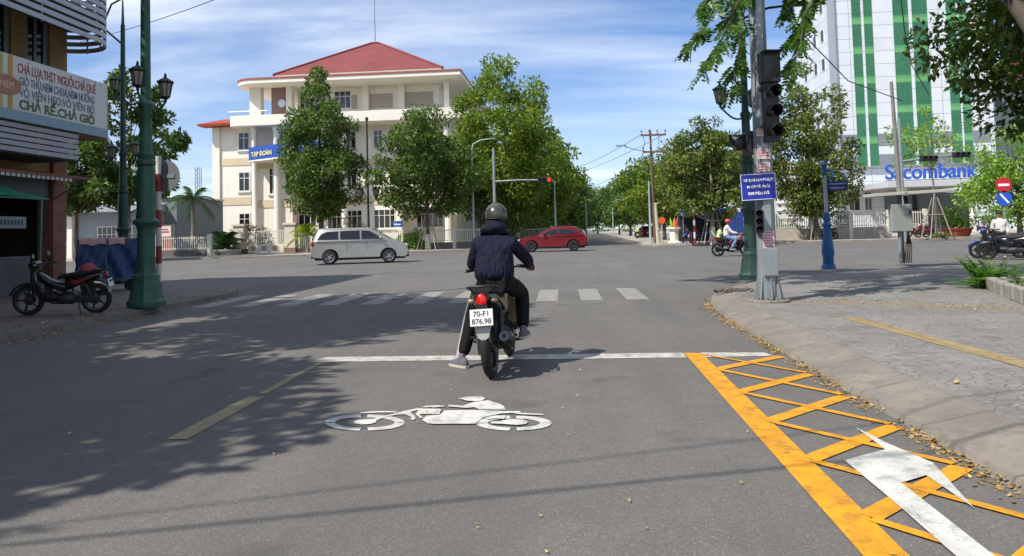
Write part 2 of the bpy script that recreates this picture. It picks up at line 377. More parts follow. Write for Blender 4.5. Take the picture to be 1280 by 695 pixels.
KR = pavement('pavement', [(2.15,-8),(2.15,4),(2.14,8),(2.17,11),(2.3,13.2),(2.6,14.7),(3.4,16.6),(4.8,18.4),(6.6,19.6),(9,20.7),(13,21.6),(70,23.5)], [(70,-8)], -1, PAVE, 'worn grey paving on the right corner')
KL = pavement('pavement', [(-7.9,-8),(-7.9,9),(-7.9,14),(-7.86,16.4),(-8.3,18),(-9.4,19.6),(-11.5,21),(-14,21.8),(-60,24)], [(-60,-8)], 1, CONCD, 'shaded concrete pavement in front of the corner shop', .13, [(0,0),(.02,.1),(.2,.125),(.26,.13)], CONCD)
KFL = pavement('pavement', [(-90,40),(-32,46.5),(-18,50),(-11,52.6),(-5.5,54),(-3,56),(-2.1,59),(-2.0,66),(-1.0,400)], [(-90,400)], 1, CONC, 'pale pavement in front of the white building', .13, [(0,0),(.02,.12),(.2,.13)])
KFR = pavement('pavement', [(9.5,400),(5.6,66),(5.0,58),(4.7,54.6),(5.6,53.1),(8,52.8),(14,53),(28,53.6),(110,56)], [(110,400)], 1, CONC, 'pale pavement along the far right side of the junction', .13, [(0,0),(.02,.12),(.2,.13)])
# ---- painted markings, each a thin sheet on the asphalt
def mark(name, polys, mat, label, cat, z=.004, group=None, stag=0):
    mb = MB()
    for i, p in enumerate(polys): mb.poly([(x, y, z + i*.0004*stag) for x, y in p])
    o = mb.build(name, mat, recalc=False); bm = bmesh.new(); bm.from_mesh(o.data)
    for f in bm.faces:
        if f.normal.z < 0: f.normal_flip()
    bm.to_mesh(o.data); bm.free()
    return tag(o, label, cat, group, 'structure')
mark('stop_line', [[(-2.86,7.86),(1.12,7.86),(1.12,8.16),(-2.8,8.16)],[(1.31,7.86),(2.0,7.9),(1.96,8.1),(1.31,8.16)]], SWHITE, 'white stop line across the lane under the rider', 'road marking')
mark('lane_dash', [[(-2.80,4.9),(-2.65,4.9),(-2.66,6.2),(-2.81,6.2)],[(-2.77,6.3),(-2.69,6.3),(-2.71,7.8),(-2.78,7.8)],[(-2.80,-.5),(-2.65,-.5),(-2.65,.8),(-2.80,.8)]], FADE, 'faded yellowish lane dash left of the motorcycle symbol', 'road marking')
for i in range(12):
    x0 = .95 - i*.86
    w = .42
    mark('crosswalk_stripe', [[(x0,14.25),(x0+w,14.2),(x0+w-.05,16.95),(x0-.05,17.0)]], FWHITE, 'worn white crosswalk stripe across the street mouth', 'road marking', group='crosswalk stripes')
def px(x0, y0, s, pts): return [tuple(G(x0 + u/s, y0 + v/s)[:2]) for u, v in pts]
# yellow lattice beside the kerb: edge line, broad bars one way and narrow bars the other way
ev = [(1.12,.2),(1.30,.2),(1.31,8.1),(1.13,8.14)]
polys = [ev]
def bar(p, q, w):
    p, q = Vector(p), Vector(q); t = (q-p).normalized(); n = Vector((-t.y, t.x))*w/2
    return [tuple(p-n), tuple(q-n), tuple(q+n), tuple(p+n)]
K = 2.527
wide = []
for (a, b) in (((140,106),(372,66)),((212,178),(462,122)),((312,270),(586,192)),((432,392),(744,288)),((630,575),(956,418))):
    A_, B_ = G(840+a[0]/K, 420+a[1]/K), G(840+b[0]/K, 420+b[1]/K); wide.append((A_.y, B_.y))
mark('yellow_edge_line', [ev], YELP, 'thick yellow line along the left of the hatched kerb box', 'road marking', .006)
wb = []
ya = [w[0] for w in wide] + [wide[-1][0]-1.0*(wide[-2][0]-wide[-1][0])*(i+1) for i in range(3)]
yb = [w[1] for w in wide] + [wide[-1][1]-1.0*(wide[-2][1]-wide[-1][1])*(i+1) for i in range(3)]
print('hatch', [round(v,2) for v in ya], [round(v,2) for v in yb])
for a, b in zip(ya, yb): wb.append(bar((1.302,a),(2.06,b),.115))
nb = []
for i in range(len(ya)-1):
    nb.append(bar((1.302,ya[i]+.02),(2.0,yb[i+1]+.02),.06) if False else bar((1.302,ya[i]-.03),(2.05,yb[min(i+2,len(yb)-1)]+.06),.062))
nb.append(bar((1.302,8.02),(2.05,yb[1]+.06),.05))
mark('yellow_lattice_bars', wb, YELP, 'broad yellow diagonal bars of the hatched kerb box', 'road marking', .008)
mark('yellow_lattice_thin_bars', nb[:-2]+nb[-1:], YELP, 'narrow yellow diagonal bars crossing the hatched kerb box', 'road marking', .010)
K3 = 953/240
def p3(pts): return [tuple(G(1040+u/K3, 520+v/K3)[:2]) for u, v in pts]
head = p3([(118,65),(270,140),(500,240),(707,470),(468,303),(340,345),(330,330),(62,230),(265,175)])
arrow = p3([(118,65),(270,142),(500,242),(707,470),(468,305),(345,343)]) + p3([(745,660)]) 
stemdir = Vector(p3([(745,660)])[0]) - Vector(p3([(345,343)])[0]); s2 = Vector(p3([(560,660)])[0]); 
arrow += [tuple(Vector(arrow[-1])+stemdir*.9), tuple(s2+stemdir*.9), tuple(s2)] + p3([(300,430),(62,230),(265,176)])
mark('turn_arrow', [arrow], WHITEP, 'white straight and turn arrow painted over the yellow hatching', 'road marking', .013)
# motorcycle pictogram
S1, S2 = 1280/150, 1280/160
def a1(pts): return [tuple(G(400+u/S1, 490+v/S1)[:2]) for u, v in pts]
def a2(pts): return [tuple(G(540+u/S2, 490+v/S2)[:2]) for u, v in pts]
def ring(cx, cy, ro, ri, t0, t1, n=12):
    o = [(cx+ro[0]*math.cos(t0+(t1-t0)*i/n), cy-ro[1]*math.sin(t0+(t1-t0)*i/n)) for i in range(n+1)]
    i_ = [(cx+ri[0]*math.cos(t1-(t1-t0)*i/n), cy-ri[1]*math.sin(t1-(t1-t0)*i/n)) for i in range(n+1)]
    return o + i_
R = math.radians; pics = []
for t0, t1 in ((R(5),R(86)),(R(97),R(176)),(R(183),R(263)),(R(275),R(358))):
    pics.append(a1(ring(478,332,(428,88),(318,56),t0,t1)))
    pics.append(a2(ring(820,318,(378,76),(262,46),t0,t1)))
pics += [a1([(355,330),(400,310),(480,303),(560,298),(700,262),(820,232),(900,212),(1050,180),(1080,190),(960,222),(1010,262),(1020,292),(1000,310),(965,300),(975,275),(900,248),(820,250),(700,276),(600,312),(600,330),(540,350),(440,356),(380,348)]),
         a1([(425,228),(560,216),(700,212),(820,216),(820,228),(640,228),(430,240)]),
         a1([(1060,185),(1280,190),(1280,240),(1060,246),(1100,285),(1070,290),(1020,250)]),
         a1([(1085,172),(1130,158),(1280,150),(1280,166),(1130,174)]),
         a1([(1140,262),(1280,255),(1280,350),(1150,348),(1085,308)]),
         a2([(30,152),(125,146),(122,158),(0,166),(0,150)]),
         a2([(0,188),(95,186),(75,230),(0,236)]),
         a2([(120,196),(300,194),(480,192),(800,205),(885,203),(885,218),(700,226),(520,262),(430,330),(0,332),(0,262),(90,232)]),
         a2([(160,140),(310,150),(400,118),(480,104),(560,96),(650,118),(720,156),(738,190),(480,186),(420,164),(340,172),(160,156)]),
         a2([(265,76),(340,60),(420,55),(500,58),(532,74),(510,96),(430,106),(345,98)]),
         a2([(800,222),(900,222),(1120,236),(1110,244),(880,236)]),
         a2([(700,300),(800,286),(900,288),(962,312),(940,335),(850,346),(740,336),(580,328),(600,312),(690,310)]),
         a2([(520,272),(640,250),(740,250),(720,285),(640,280),(560,288)])]
mark('motorcycle_symbol', pics, WHITEP, 'white painted motorcycle and rider pictogram on the asphalt', 'road marking', stag=1)
# pale tactile strip and grit on the right pavement
TAC = concrete('tactile_yellow', '#93805a', .4, .2, .6)
t0 = G(1062,397,.13); t1 = G(1278,455,.13); dd = (t1-t0).normalized()
q = t1 + dd*6; nn = Vector((-dd.y, dd.x, 0))*.11
mark('tactile_strip', [[tuple((t0-nn)[:2]), tuple((q-nn)[:2]), tuple((q+nn)[:2]), tuple((t0+nn)[:2])]], TAC, 'faded yellow tactile strip running over the grey paving', 'tactile strip', .134)
# ================================================================= buildings
WALLW = M('white_render', '#e3ddd0', .8, var=.05, scale=.5, dirt=('#a59d90', .2, 1.4), streak=True, bmp=.1)
BEIGE = M('beige_band', '#cbb99c', .8, var=.06, scale=.8)
TAUPE = M('taupe_panel', '#a79d93', .8, var=.05, scale=.5); MAUVE = M('mauve_panel', '#8a6f68', .8, var=.06, scale=.5)
TRIM = M('red_trim', '#9c5240', .7); WFR = M('white_frame', '#dcdad2', .5, var=.04)
DGL = glassmat('dark_glass', '#1c1512'); 
def tiles(name, col, sx=.28, sy=.35):
    m, nt, b = base(name); v = objco(nt); c0 = S(col)
    wv = nt.new('ShaderNodeTexWave'); wv.inputs['Scale'].default_value = 1/sx/2; wv.bands_direction = 'X'; nt.link(v, wv.inputs['Vector'])
    wz = nt.new('ShaderNodeTexWave'); wz.inputs['Scale'].default_value = 1/sy/1.2; wz.bands_direction = 'Z'; wz.wave_profile = 'SAW'; nt.link(v, wz.inputs['Vector'])
    c = ramp(nt, noise(nt, v, .5, 7, .65), [(.3, tuple(x*.78 for x in c0)), (.7, tuple(min(1,x*1.15) for x in c0))])
    c = mixc(nt, .35, c, ramp(nt, wv.outputs['Fac'], [(0,(.6,.6,.6)),(.5,(1.05,1.05,1.05))]), 'MULTIPLY')
    c = mixc(nt, .4, c, ramp(nt, wz.outputs['Fac'], [(0,(.62,.62,.62)),(.25,(1,1,1))]), 'MULTIPLY')
    nt.link(c, b.inputs['Base Color']); b.inputs['Roughness'].default_value = .75
    bump(nt, b, math_(nt,'ADD',wv.outputs['Fac'],wz.outputs['Fac']), .5, .05); return m
REDT = tiles('red_roof_tiles', '#7e3836'); ORT = tiles('orange_roof_tiles', '#a2472f')
YB = 72.0
r = thing('white_building', 'white four storey office building with pyramid red tiled roof', 'building', (A(430,300,YB).x, YB, 0))
def X(px, Y=YB): return A(px, 200, Y).x
def Z(py, px=430, Y=YB): return A(px, py, Y).z
w = MB(); w.bx(X(310), X(566), YB+1.6, 97, 0, Z(150)); w.bx(X(262), X(310), YB+.8, 90, 0, Z(158, 262)); w.bx(X(262)-.02, X(271), YB+.6, YB+2, 0, Z(158,262)-.05)
w.bx(X(363), X(545), YB+2.2, 94, Z(150), Z(104)); at(w, r).build('wall', WALLW, r, bevel=.03)
b = MB()
for p0, p1 in ((197,206),(246,256)):
    b.bx(X(272), X(309.5), YB+.74, YB+.82, Z(p1,290), Z(p0,290)); b.bx(X(311), X(566), YB+1.54, YB+1.7, Z(p1), Z(p0))
at(b, r).build('facade_band', BEIGE, r)
l = MB(); zl0, zl1 = Z(155), Z(142); 
def slabpoly(x0, x1, y0, y1, rad):
    pts = [(x1, y0), (x1, y1), (x0, y1)]
    for k in range(7): a = PI + PI/2*k/6; pts.append((x0+rad+rad*math.cos(a), y0+rad+rad*math.sin(a)))
    return pts
l.prism(slabpoly(X(292.5), X(590), YB-1.2, 98, .6), zl0, zl1); at(l, r).build('balcony_ledge', WALLW, r, bevel=.04)
rs = MB(); rs.prism(slabpoly(X(298), X(581), YB-1.6, 99, 2.2), Z(104), Z(96.5)); at(rs, r).build('roof_slab', WALLW, r, bevel=.05)
t = MB(); t.prism(slabpoly(X(297.4), X(581.6), YB-1.68, 99.1, 2.2), Z(99.5)+.06, Z(96.8)); tr_ = at(t, r).build('roof_trim', TRIM, r)
# hip roof
x0, x1 = X(346), X(557); ym = 84; zb = Z(91.5); ap = A(469, 54, ym)
h = MB(); h.add([(x0,YB-.6,zb),(x1,YB-.6,zb),(x1,96,zb),(x0,96,zb),(ap.x-.4,ym,ap.z),(ap.x+.4,ym,ap.z)], [(0,1,5,4),(1,2,5),(2,3,4,5),(3,0,4),(3,2,1,0)])
ro = at(h, r).build('roof', REDT, r)
s_ = MB(); s_.bx(x0+.3, x1-.3, YB-.2, 95.6, Z(96), zb-.004); s_.bx(x0+.05, x1-.05, YB-.5, 95.9, zb-.35, zb-.01); at(s_, r).build('roof_soffit', WALLW, ro)
rp = MB(); 
for p, q in (((x0,YB-.6,zb),(ap.x-.4,ym,ap.z)),((x1,YB-.6,zb),(ap.x+.4,ym,ap.z)),((ap.x-.4,ym,ap.z),(ap.x+.4,ym,ap.z))): rp.tube([p,q], .16, 6)
at(rp, r).build('ridge_tiles', REDT, ro)
ma = MB(); ma.tube([(ap.x,ym,ap.z-.3),(ap.x,ym,ap.z+7)], [.06,.03], 6); at(ma, r).build('mast', M('mast_steel','#6d7073',.5,.6), r)
k = MB(); k.prism([(X(252),0),(X(294),0),(X(294),1),(X(262),1)], 0, 1, 'z')
k.v = []; k.f = []; k.m = []
xa, xb = X(250), X(293.5); za, zb2 = Z(155.5,270), Z(146.5,270)
k.add([(xa,YB-.6,za),(xb,YB-.6,za),(xb,YB+1.6,zb2),(xa+1.6,YB+1.6,zb2),(xa,92,za),(xa+1.6,89,zb2)], [(0,1,2,3),(0,3,5,4),(0,1,2,2)][:2]); k.bx(xa+.02, xb, YB-.58, YB+1, za-.2, za-.004)
at(k, r).build('side_roof', ORT, r)
cm = MB()
for px_, rad in ((318,.26),(346.5,.36),(402,.34),(560,.42)):
    cm.cyl((X(px_,YB-.2),YB-.2,0), (X(px_,YB-.2),YB-.2,zl0+.02), rad, rad, 20)
cols = at(cm, r)
o_ = None
for px_, rad in ((318,.26),(346.5,.36),(402,.34),(560,.42),(430,.3)):
    c1 = MB().lathe([(rad*1.3,.13),(rad*1.3,.5),(rad,.6),(rad,zl0-.5),(rad*1.25,zl0-.3),(rad*1.25,zl0+.02)], (X(px_,YB-.2),YB-.2,0), 20); at(c1, r).build('column', WALLW, r, smooth=40)
for p0, p1, rr in ((311,325,0),(357,364,0),(557,564,1)):
    c1 = MB(); 
    if rr: c1.cyl((X(560,YB+.4),YB+.4,zl1-.02), (X(560,YB+.4),YB+.4,Z(104)+.02), .26, .26, 16)
    else: c1.bx(X(p0), X(p1), YB+.3, YB+1.1, zl1-.02, Z(104)+.02)
    at(c1, r).build('loggia_pillar', WALLW, r, smooth=40 if rr else None)
lb = MB(); lb.bx(X(336), X(357), YB+.8, YB+1.1, zl1-.02, Z(104)+.02); lo = at(lb, r).build('loggia_panel', MAUVE, r)
rw = MB().lathe([(.01,YB+.75),(.42,YB+.75),(.42,YB+.85),(.01,YB+.85)], (X(349),0,Z(127,349)), 20, 'y'); rw.v = [(x, y, z) for x, y, z in rw.v]
rw = MB(); cx_, cz_ = X(349.5), Z(127.5,349); n_ = 24
rw.loft([[(cx_+.40*math.cos(2*PI*i/n_), YB+.74, cz_+.40*math.sin(2*PI*i/n_)) for i in range(n_)], [(cx_+.40*math.cos(2*PI*i/n_), YB+.82, cz_+.40*math.sin(2*PI*i/n_)) for i in range(n_)]]); at(rw, r).build('round_window', M('round_pane','#c9d6e6',.3), lo)
for q4 in ((336,345,200,None),(336,341.5,288,252),(358,364,288,252)): at(MB().bx(X(q4[0]), X(q4[1]), YB+1.45, YB+1.62, Z(q4[2]), zl0 if q4[3] is None else Z(q4[3])), r).build('mauve_panel', MAUVE, r)
for p0, p1 in ((441,447.5),(456,492),(503,543)):
    q = MB(); q.bx(X(p0,YB+2.2), X(p1,YB+2.2), YB+2.12, YB+2.22, Z(132), Z(114)); at(q, r).build('facade_panel', TAUPE, r)
for p0, p1 in ((447.5,456),(493,502)):
    q = MB(); q.bx(X(p0), X(p1), YB+1.7, YB+2.21, zl1-.02, Z(104)+.02); at(q, r).build('pilaster', WALLW, r)
win(r, X(366), X(384), Z(131), Z(108), YB+2.2, 3, 2, .08, WFR, DGL); win(r, X(388), X(406), Z(131), Z(108), YB+2.2, 3, 2, .08, WFR, DGL); win(r, X(410), X(432), Z(131), Z(108), YB+2.2, 3, 2, .08, WFR, DGL)
for p0, p1, q0, q1 in ((293.5,308,187,164),(293.5,308,239,214),(293.5,308,290,266)):
    win(r, X(p0), X(p1), Z(q0,300), Z(q1,300), YB+.8, 2, 2, .09, WFR, DGL, sill=True)
for p0, p1, q0, q1, c_ in ((336,346,239,203,2),(356,368,239,205,2),(374,392,239,205,3),(342,350,288,254,1),(372,395,288,256,3),(408,426,288,262,3),(408,420,186,163,2),(467,479,184,161,2),(467,479,233,209,2),(466,493,287,262,4),(519,553,287,262,5),(486,500,184,161,2),(486,500,233,209,2),(510,524,184,161,2),(510,524,233,209,2),(532,546,184,161,2),(532,546,233,209,2),(408,420,233,209,2),(432,446,184,161,2),(432,446,233,209,2),(432,452,287,262,3)):
    win(r, X(p0,YB+1.6), X(p1,YB+1.6), Z(q0), Z(q1), YB+1.6, c_, 2, .09, WFR, DGL, sill=True)
pb = MB(); pb.bx(X(497), X(556), YB-.4, YB+1.7, Z(262), Z(257)); pb.bx(X(497), X(502), YB-.3, YB+1.5, 0, Z(262)+.003); at(pb, r).build('portico', WALLW, r, bevel=.03)
hl = MB()
for i in range(16): hl.tube([(X(292+i*3.2), YB-1.0, zl1-.01),(X(292+i*3.2), YB-1.0, zl1+.45)], .02, 5)
hl.tube([(X(292), YB-1.0, zl1+.45),(X(340), YB-1.0, zl1+.45)], .025, 5); at(hl, r).build('roof_railing', M('rail_steel','#9a9d9f',.4,.7), r)
# blue fascia with yellow lettering on the entrance canopy
BLUE = M('sign_blue', '#1d4a9c', .45, var=.08); YEL = M('letter_yellow', '#e6d48a', .5, var=.03); WLET = M('letter_white', '#eef0f2', .5, var=.02)
s = thing('fascia_sign', 'blue canopy fascia with pale yellow lettering on the white building', 'sign', (X(350), YB-.5, Z(197,350)))
xs = [X(311,YB-.3), X(346,YB-2.4), X(400,YB-2.4), X(412,YB-1.2)]; ys = [YB-.3, YB-2.4, YB-2.4, YB-1.2]; z0, z1 = Z(197,350,YB-2), Z(180.5,350,YB-2)
m_ = MB(); m_.prism([(xs[0],ys[0]),(xs[1],ys[1]),(xs[2],ys[2]),(xs[3],ys[3]),(xs[3],YB+.5),(xs[0],YB+.5)], z0, z1); at(m_, s).build('fascia_board', BLUE, s)
ang = math.atan2(ys[1]-ys[0], xs[1]-xs[0]); mid = Vector(((xs[0]+xs[1])/2, (ys[0]+ys[1])/2, (z0+z1)/2)); nrm = Vector((math.sin(ang), -math.cos(ang), 0))
text('TẠP ĐOÀN', .62, YEL, s, mid+nrm*.03-s.location-Vector((.1,0,.12)), (PI/2,0,ang), bold=.012)
text('KHU PHỐ VĂN HÓA', .36, WLET, s, Vector((X(384,YB-2.4), ys[1]-.03, z1-.38))-s.location, (PI/2,0,0), bold=.008); s.children[-1].name = 'lettering'
ca = MB(); ca.prism([(xs[0]-.05,ys[0]+.05),(xs[1],ys[1]-.06),(xs[2],ys[2]-.06),(xs[3]+.1,ys[3]),(xs[3]+.1,YB+1.6),(xs[0]-.05,YB+1.6)], z0-.14, z0-.004); at(ca, r).build('entrance_canopy', WALLW, r)
# ---- glass bank tower
YT = 85.0
r = thing('bank_tower', 'white panelled tower with tall green glass strips and roof canopy', 'building', (A(1130,290,YT).x, YT, 0))
def panels(name, col, row=.85):
    m, nt, b = base(name); v = objco(nt); c0 = S(col); br = nt.new('ShaderNodeTexBrick'); br.offset = 0; br.inputs['Scale'].default_value = 1; br.inputs['Brick Width'].default_value = 2.4; br.inputs['Row Height'].default_value = row; br.inputs['Mortar Size'].default_value = .03
    mp = nt.new('ShaderNodeMapping'); mp.inputs['Rotation'].default_value = (PI/2,0,0); nt.link(v, mp.inputs['Vector'])
    sp = nt.new('ShaderNodeSeparateXYZ'); nt.link(v, sp.inputs[0]); cb = nt.new('ShaderNodeCombineXYZ'); nt.link(math_(nt,'ADD',sp.outputs['X'],sp.outputs['Y']), cb.inputs[0]); nt.link(sp.outputs['Z'], cb.inputs[1]); nt.link(cb.outputs[0], br.inputs['Vector'])
    br.inputs['Color1'].default_value = (*c0,1); br.inputs['Color2'].default_value = (*[x*.93 for x in c0],1); br.inputs['Mortar'].default_value = (*[x*.45 for x in c0],1)
    c = mixc(nt, .5, br.outputs['Color'], ramp(nt, noise(nt, v, .4, 5), [(.3,(.85,.85,.85)),(.7,(1.05,1.05,1.05))]), 'MULTIPLY')
    nt.link(c, b.inputs['Base Color']); b.inputs['Roughness'].default_value = .35; return m
PANEL = panels('white_panels', '#d5d9de', 1.45)
def greenglass():
    m, nt, b = base('green_glass'); v = objco(nt); sp = nt.new('ShaderNodeSeparateXYZ'); nt.link(v, sp.inputs[0])
    fz = math_(nt,'FRACT',math_(nt,'DIVIDE',sp.outputs['Z'],3.35)); band = ramp(nt, fz, [(0,S('#6fae6c')),(.2,S('#4d8f58')),(.24,S('#2c6b46')),(.97,S('#2f6d48')),(1,S('#6ca86a'))])
    fx = math_(nt,'FRACT',math_(nt,'DIVIDE',sp.outputs['X'],1.1)); c = mixc(nt, ramp(nt, fx, [(0,(1,1,1)),(.04,(0,0,0))]), band, S('#163c2a'))
    fz2 = math_(nt,'FRACT',math_(nt,'DIVIDE',sp.outputs['Z'],1.12)); c = mixc(nt, ramp(nt, fz2, [(0,(1,1,1)),(.035,(0,0,0))]), c, S('#163c2a'))
    c = mixc(nt, .5, c, ramp(nt, noise(nt, v, .25, 4), [(.35,(.7,.75,.7)),(.65,(1.15,1.15,1.0))]), 'MULTIPLY')
    nt.link(c, b.inputs['Base Color']); b.inputs['Roughness'].default_value = .12; b.inputs['Specular IOR Level'].default_value = .7; return m
GG = greenglass(); GREYP = M('grey_panel', '#7d8187', .5, var=.06)
def XT(px, Y=YT): return A(px, 200, Y).x
def ZT(py, px=1130, Y=YT): return A(px, py, Y).z
xl, xr = XT(1047), XT(1246); top = 43
w = MB(); w.bx(xl, xr, YT, YT+13, ZT(207), top); w.bx(xl-.02, xr+3, YT+.5, YT+13, 0, ZT(207)+.01); at(w, r).build('wall', PANEL, r, bevel=.05)
for pa, pb_ in ((1073,1084),(1088,1098.5),(1125,1144),(1149,1168),(1192,1204),(1207,1217)):
    g = MB(); g.bx(XT(pa), XT(pb_), YT-.06, YT+.1, ZT(206), top-1); at(g, r).build('glass_strip', GG, r)
for py0, py1 in ((166,181),(192,206)):
    for pa, pb_ in ((1052,1072.5),(1099,1124.5),(1169,1191.5),(1218,1240)):
        g = MB(); g.bx(XT(pa), XT(pb_), YT-.05, YT+.1, ZT(py1), ZT(py0)); at(g, r).build('grey_panel', GREYP, r)
ed = MB(); ed.bx(xl-.35, xl+.25, YT-.35, YT+.3, 0, top+.3); at(ed, r).build('corner_pipe_shaft', M('shaft_grey','#9aa0a6',.5), r)
for i in range(11):
    zc = ZT(210) + 3.35*(i+.5)
    for y_ in ((YT+2.5),(YT+5.2),(YT+9)):
        win(r, y_, y_+1.2, zc, zc+1.5, xl, 1, 1, .08, WFR, DGL, axis='x-')
ca = MB(); z0, z1 = ZT(233.5,1160,YT-7), ZT(225.5,1160,YT-7); ca.prism([(XT(1090,YT-5),YT+.4),(XT(1090,YT-5),YT-5),(XT(1108,YT-7.5),YT-7.5),(XT(1222,YT-7.5),YT-7.5),(XT(1222,YT-7.5),YT+.4)], z0, z1)
ca.bx(XT(1052,YT-1), XT(1100,YT-1), YT-1, YT+.45, z0+.05, z1-.05); cao = at(ca, r).build('entrance_canopy', M('canopy_grey','#b3b6b6',.5,var=.05), r, bevel=.05)
for px_ in (1128,1212):
    cp = MB(); cp.cyl((XT(px_,YT-6),YT-6,0),(XT(px_,YT-6),YT-6,z0+.01), .3, .3, 16); at(cp, r).build('canopy_column', WALLW, r, smooth=40)
dk = MB(); dk.bx(XT(1106), XT(1214), YT+.3, YT+.56, .3, z0-.4); at(dk, r).build('glass_entrance', glassmat('lobby_glass','#0c1012'), r)
stp = MB()
for i in range(4): stp.bx(XT(1108), XT(1210), YT-3+i*.5, YT+.5, .13+i*.15, .13+(i+1)*.15)
at(stp, r).build('entrance_steps', M('granite','#6e6a66',.5), r)
for pa,pb_ in ((1060,1075),(1080,1090)):
    win(r, XT(pa), XT(pb_), ZT(262), ZT(238), YT+.5, 2, 2, .08, WFR, DGL)
sg = thing('bank_sign', 'large blue standing letters on the canopy of the bank tower', 'sign', (XT(1160,YT-7), YT-7.2, z1))
sb_ = text('Sacombank', 2.75, M('letter_blue','#2c56b8',.4,var=.05), sg, (0,0,.85), (PI/2,0,0), ext=.12, bold=.03)
ww = max(v.co.x for v in sb_.data.vertices) - min(v.co.x for v in sb_.data.vertices); tw = XT(1221,YT-7.2)-XT(1106,YT-7.2)
cxm = (max(v.co.x for v in sb_.data.vertices) + min(v.co.x for v in sb_.data.vertices))/2
for v in sb_.data.vertices: v.co.x = (v.co.x-cxm)*tw/ww; v.co.y *= .78
sg.location.x = (XT(1221,YT-7.2)+XT(1106,YT-7.2))/2
tag(MB().bx(-tw/2,tw/2,-.05,.05,0,.12).build('letter_rail', GREYP, sg))
# ---- building behind the tower on the right
r = thing('grey_building', 'grey walled building with an orange top beside the tower', 'building', (A(1262,290,95).x, 95, 0))
w = MB(); w.bx(XT(1238,95), XT(1330,95), 95, 115, 0, ZT(96,1260,95)); at(w, r).build('wall', M('grey_render','#8f9296',.8,var=.06,scale=.4), r)
w = MB(); w.bx(XT(1266,95), XT(1330,95), 94.9, 115.1, ZT(96,1260,95), ZT(70,1260,95)); at(w, r).build('orange_top', M('orange_clad','#a8582f',.7), r)
w = MB(); w.bx(XT(1272,95), XT(1282,95), 94.9, 95.2, ZT(190,1260,95), ZT(140,1260,95)); at(w, r).build('glass_strip', GG, r)
for i in range(4):
    for j in range(3): win(r, XT(1246,95)+j*3.2, XT(1246,95)+j*3.2+1.1, 4+i*3.6, 6+i*3.6, 95, 1, 2, .08, WFR, DGL)
# ---- two apartment blocks far behind the bank fence
def block(px0, px1, py0, Y, cols, rows, label, depth=14):
    r = thing('apartment_block', label, 'building', (A((px0+px1)/2,280,Y).x, Y, 0)); xa, xb = A(px0,200,Y).x, A(px1,200,Y).x; zt = A((px0+px1)/2,py0,Y).z
    w = MB(); w.bx(xa, xb, Y, Y+depth, 0, zt); w.bx(xa+(xb-xa)*.3, xa+(xb-xa)*.6, Y+2, Y+6, zt, zt+1.6); at(w, r).build('wall', M('block_white','#c4c3c0',.8,var=.05,scale=.3), r)
    bw = (xb-xa)/cols; rh = (zt-1)/rows
    for i in range(rows):
        s_ = MB(); s_.bx(xa-.1, xb+.1, Y-.5, Y+.1, 1+rh*i-.14, 1+rh*i); at(s_, r).build('floor_ledge', WALLW, r)
        for j in range(cols): win(r, xa+bw*(j+.25), xa+bw*(j+.75), 1+rh*i+.8, 1+rh*(i+1)-.45, Y, 1, 1, .1, WFR, DGL)
block(968, 1012, 206, 210, 5, 8, 'broad white apartment block far behind the bank fence'); block(917, 943, 209, 200, 3, 8, 'slim white apartment block beyond the far right trees')
# ---- low grey house on the far left with pale hipped roof
YH = 56.0
r = thing('grey_house', 'single storey grey house with pale roof across the junction', 'building', (A(130,310,YH).x, YH, 0))
def XH(px, Y=YH): return A(px, 280, Y).x
def ZH(py, px=130, Y=YH): return A(px, py, Y).z
GREYW = M('grey_wall', '#8d949c', .8, var=.06, scale=.5, dirt=('#5d6166',.4,.5)); PALER = tiles('pale_roof', '#c9c2ae', .9, 3)
w = MB(); w.bx(XH(20), XH(188), YH, YH+10, 0, ZH(262)); at(w, r).build('wall', GREYW, r)
e_ = MB(); e_.bx(XH(15), XH(190), YH-1.2, YH+11, ZH(266), ZH(256)); at(e_, r).build('eave_band', M('eave_grey','#9aa1a8',.7), r, bevel=.04)
zt, zr = ZH(256), ZH(228,130,YH+6); q = MB(); q.add([(XH(15),YH-1.2,zt),(XH(190),YH-1.2,zt),(XH(190),YH+11,zt),(XH(15),YH+11,zt),(XH(60,YH+5),YH+5,zr),(XH(140,YH+5),YH+5,zr)],[(0,1,5,4),(1,2,5),(2,3,4,5),(3,0,4)]); at(q, r).build('roof', PALER, r)
for pa, pb_ in ((78,88),(122,146),(150,166)):
    win(r, XH(pa), XH(pb_), ZH(314), ZH(283), YH, 4 if pb_-pa > 12 else 2, 3, .07, WFR, DGL)
pl = MB(); pl.bx(XH(89), XH(95), YH-.5, YH-.1, 0, ZH(266)+.01); at(pl, r).build('porch_pillar', WALLW, r)
tb = MB(); tb.bx(XH(176), XH(198), YH-.3, YH+.2, ZH(270), ZH(262)); at(tb, r).build('red_fascia', M('fascia_red','#8e1f2a',.6), r)
r = thing('concrete_annex', 'flat roofed blue grey annex block behind the striped pole', 'building', (A(207,300,58).x, 58, 0))
w = MB(); w.bx(XH(189,58), XH(221,58), 58, 66, 0, ZH(247,207,58)); at(w, r).build('wall', M('annex_grey','#727a80',.8,var=.08,scale=.6), r); w = MB(); w.bx(XH(188,58), XH(222,58), 57.8, 66.2, ZH(247,207,58), ZH(245,207,58)); at(w, r).build('parapet', WALLW, r)
w = MB(); w.bx(XH(200,58), XH(219,58), 57.9, 58.2, .1, ZH(280,207,58)); at(w, r).build('shutter', M('shutter_pale','#a9a9a3',.6), r)
r = thing('red_notice_board', 'white and red notice board standing before the annex block', 'sign', (A(207,312,54).x, 54, .13))
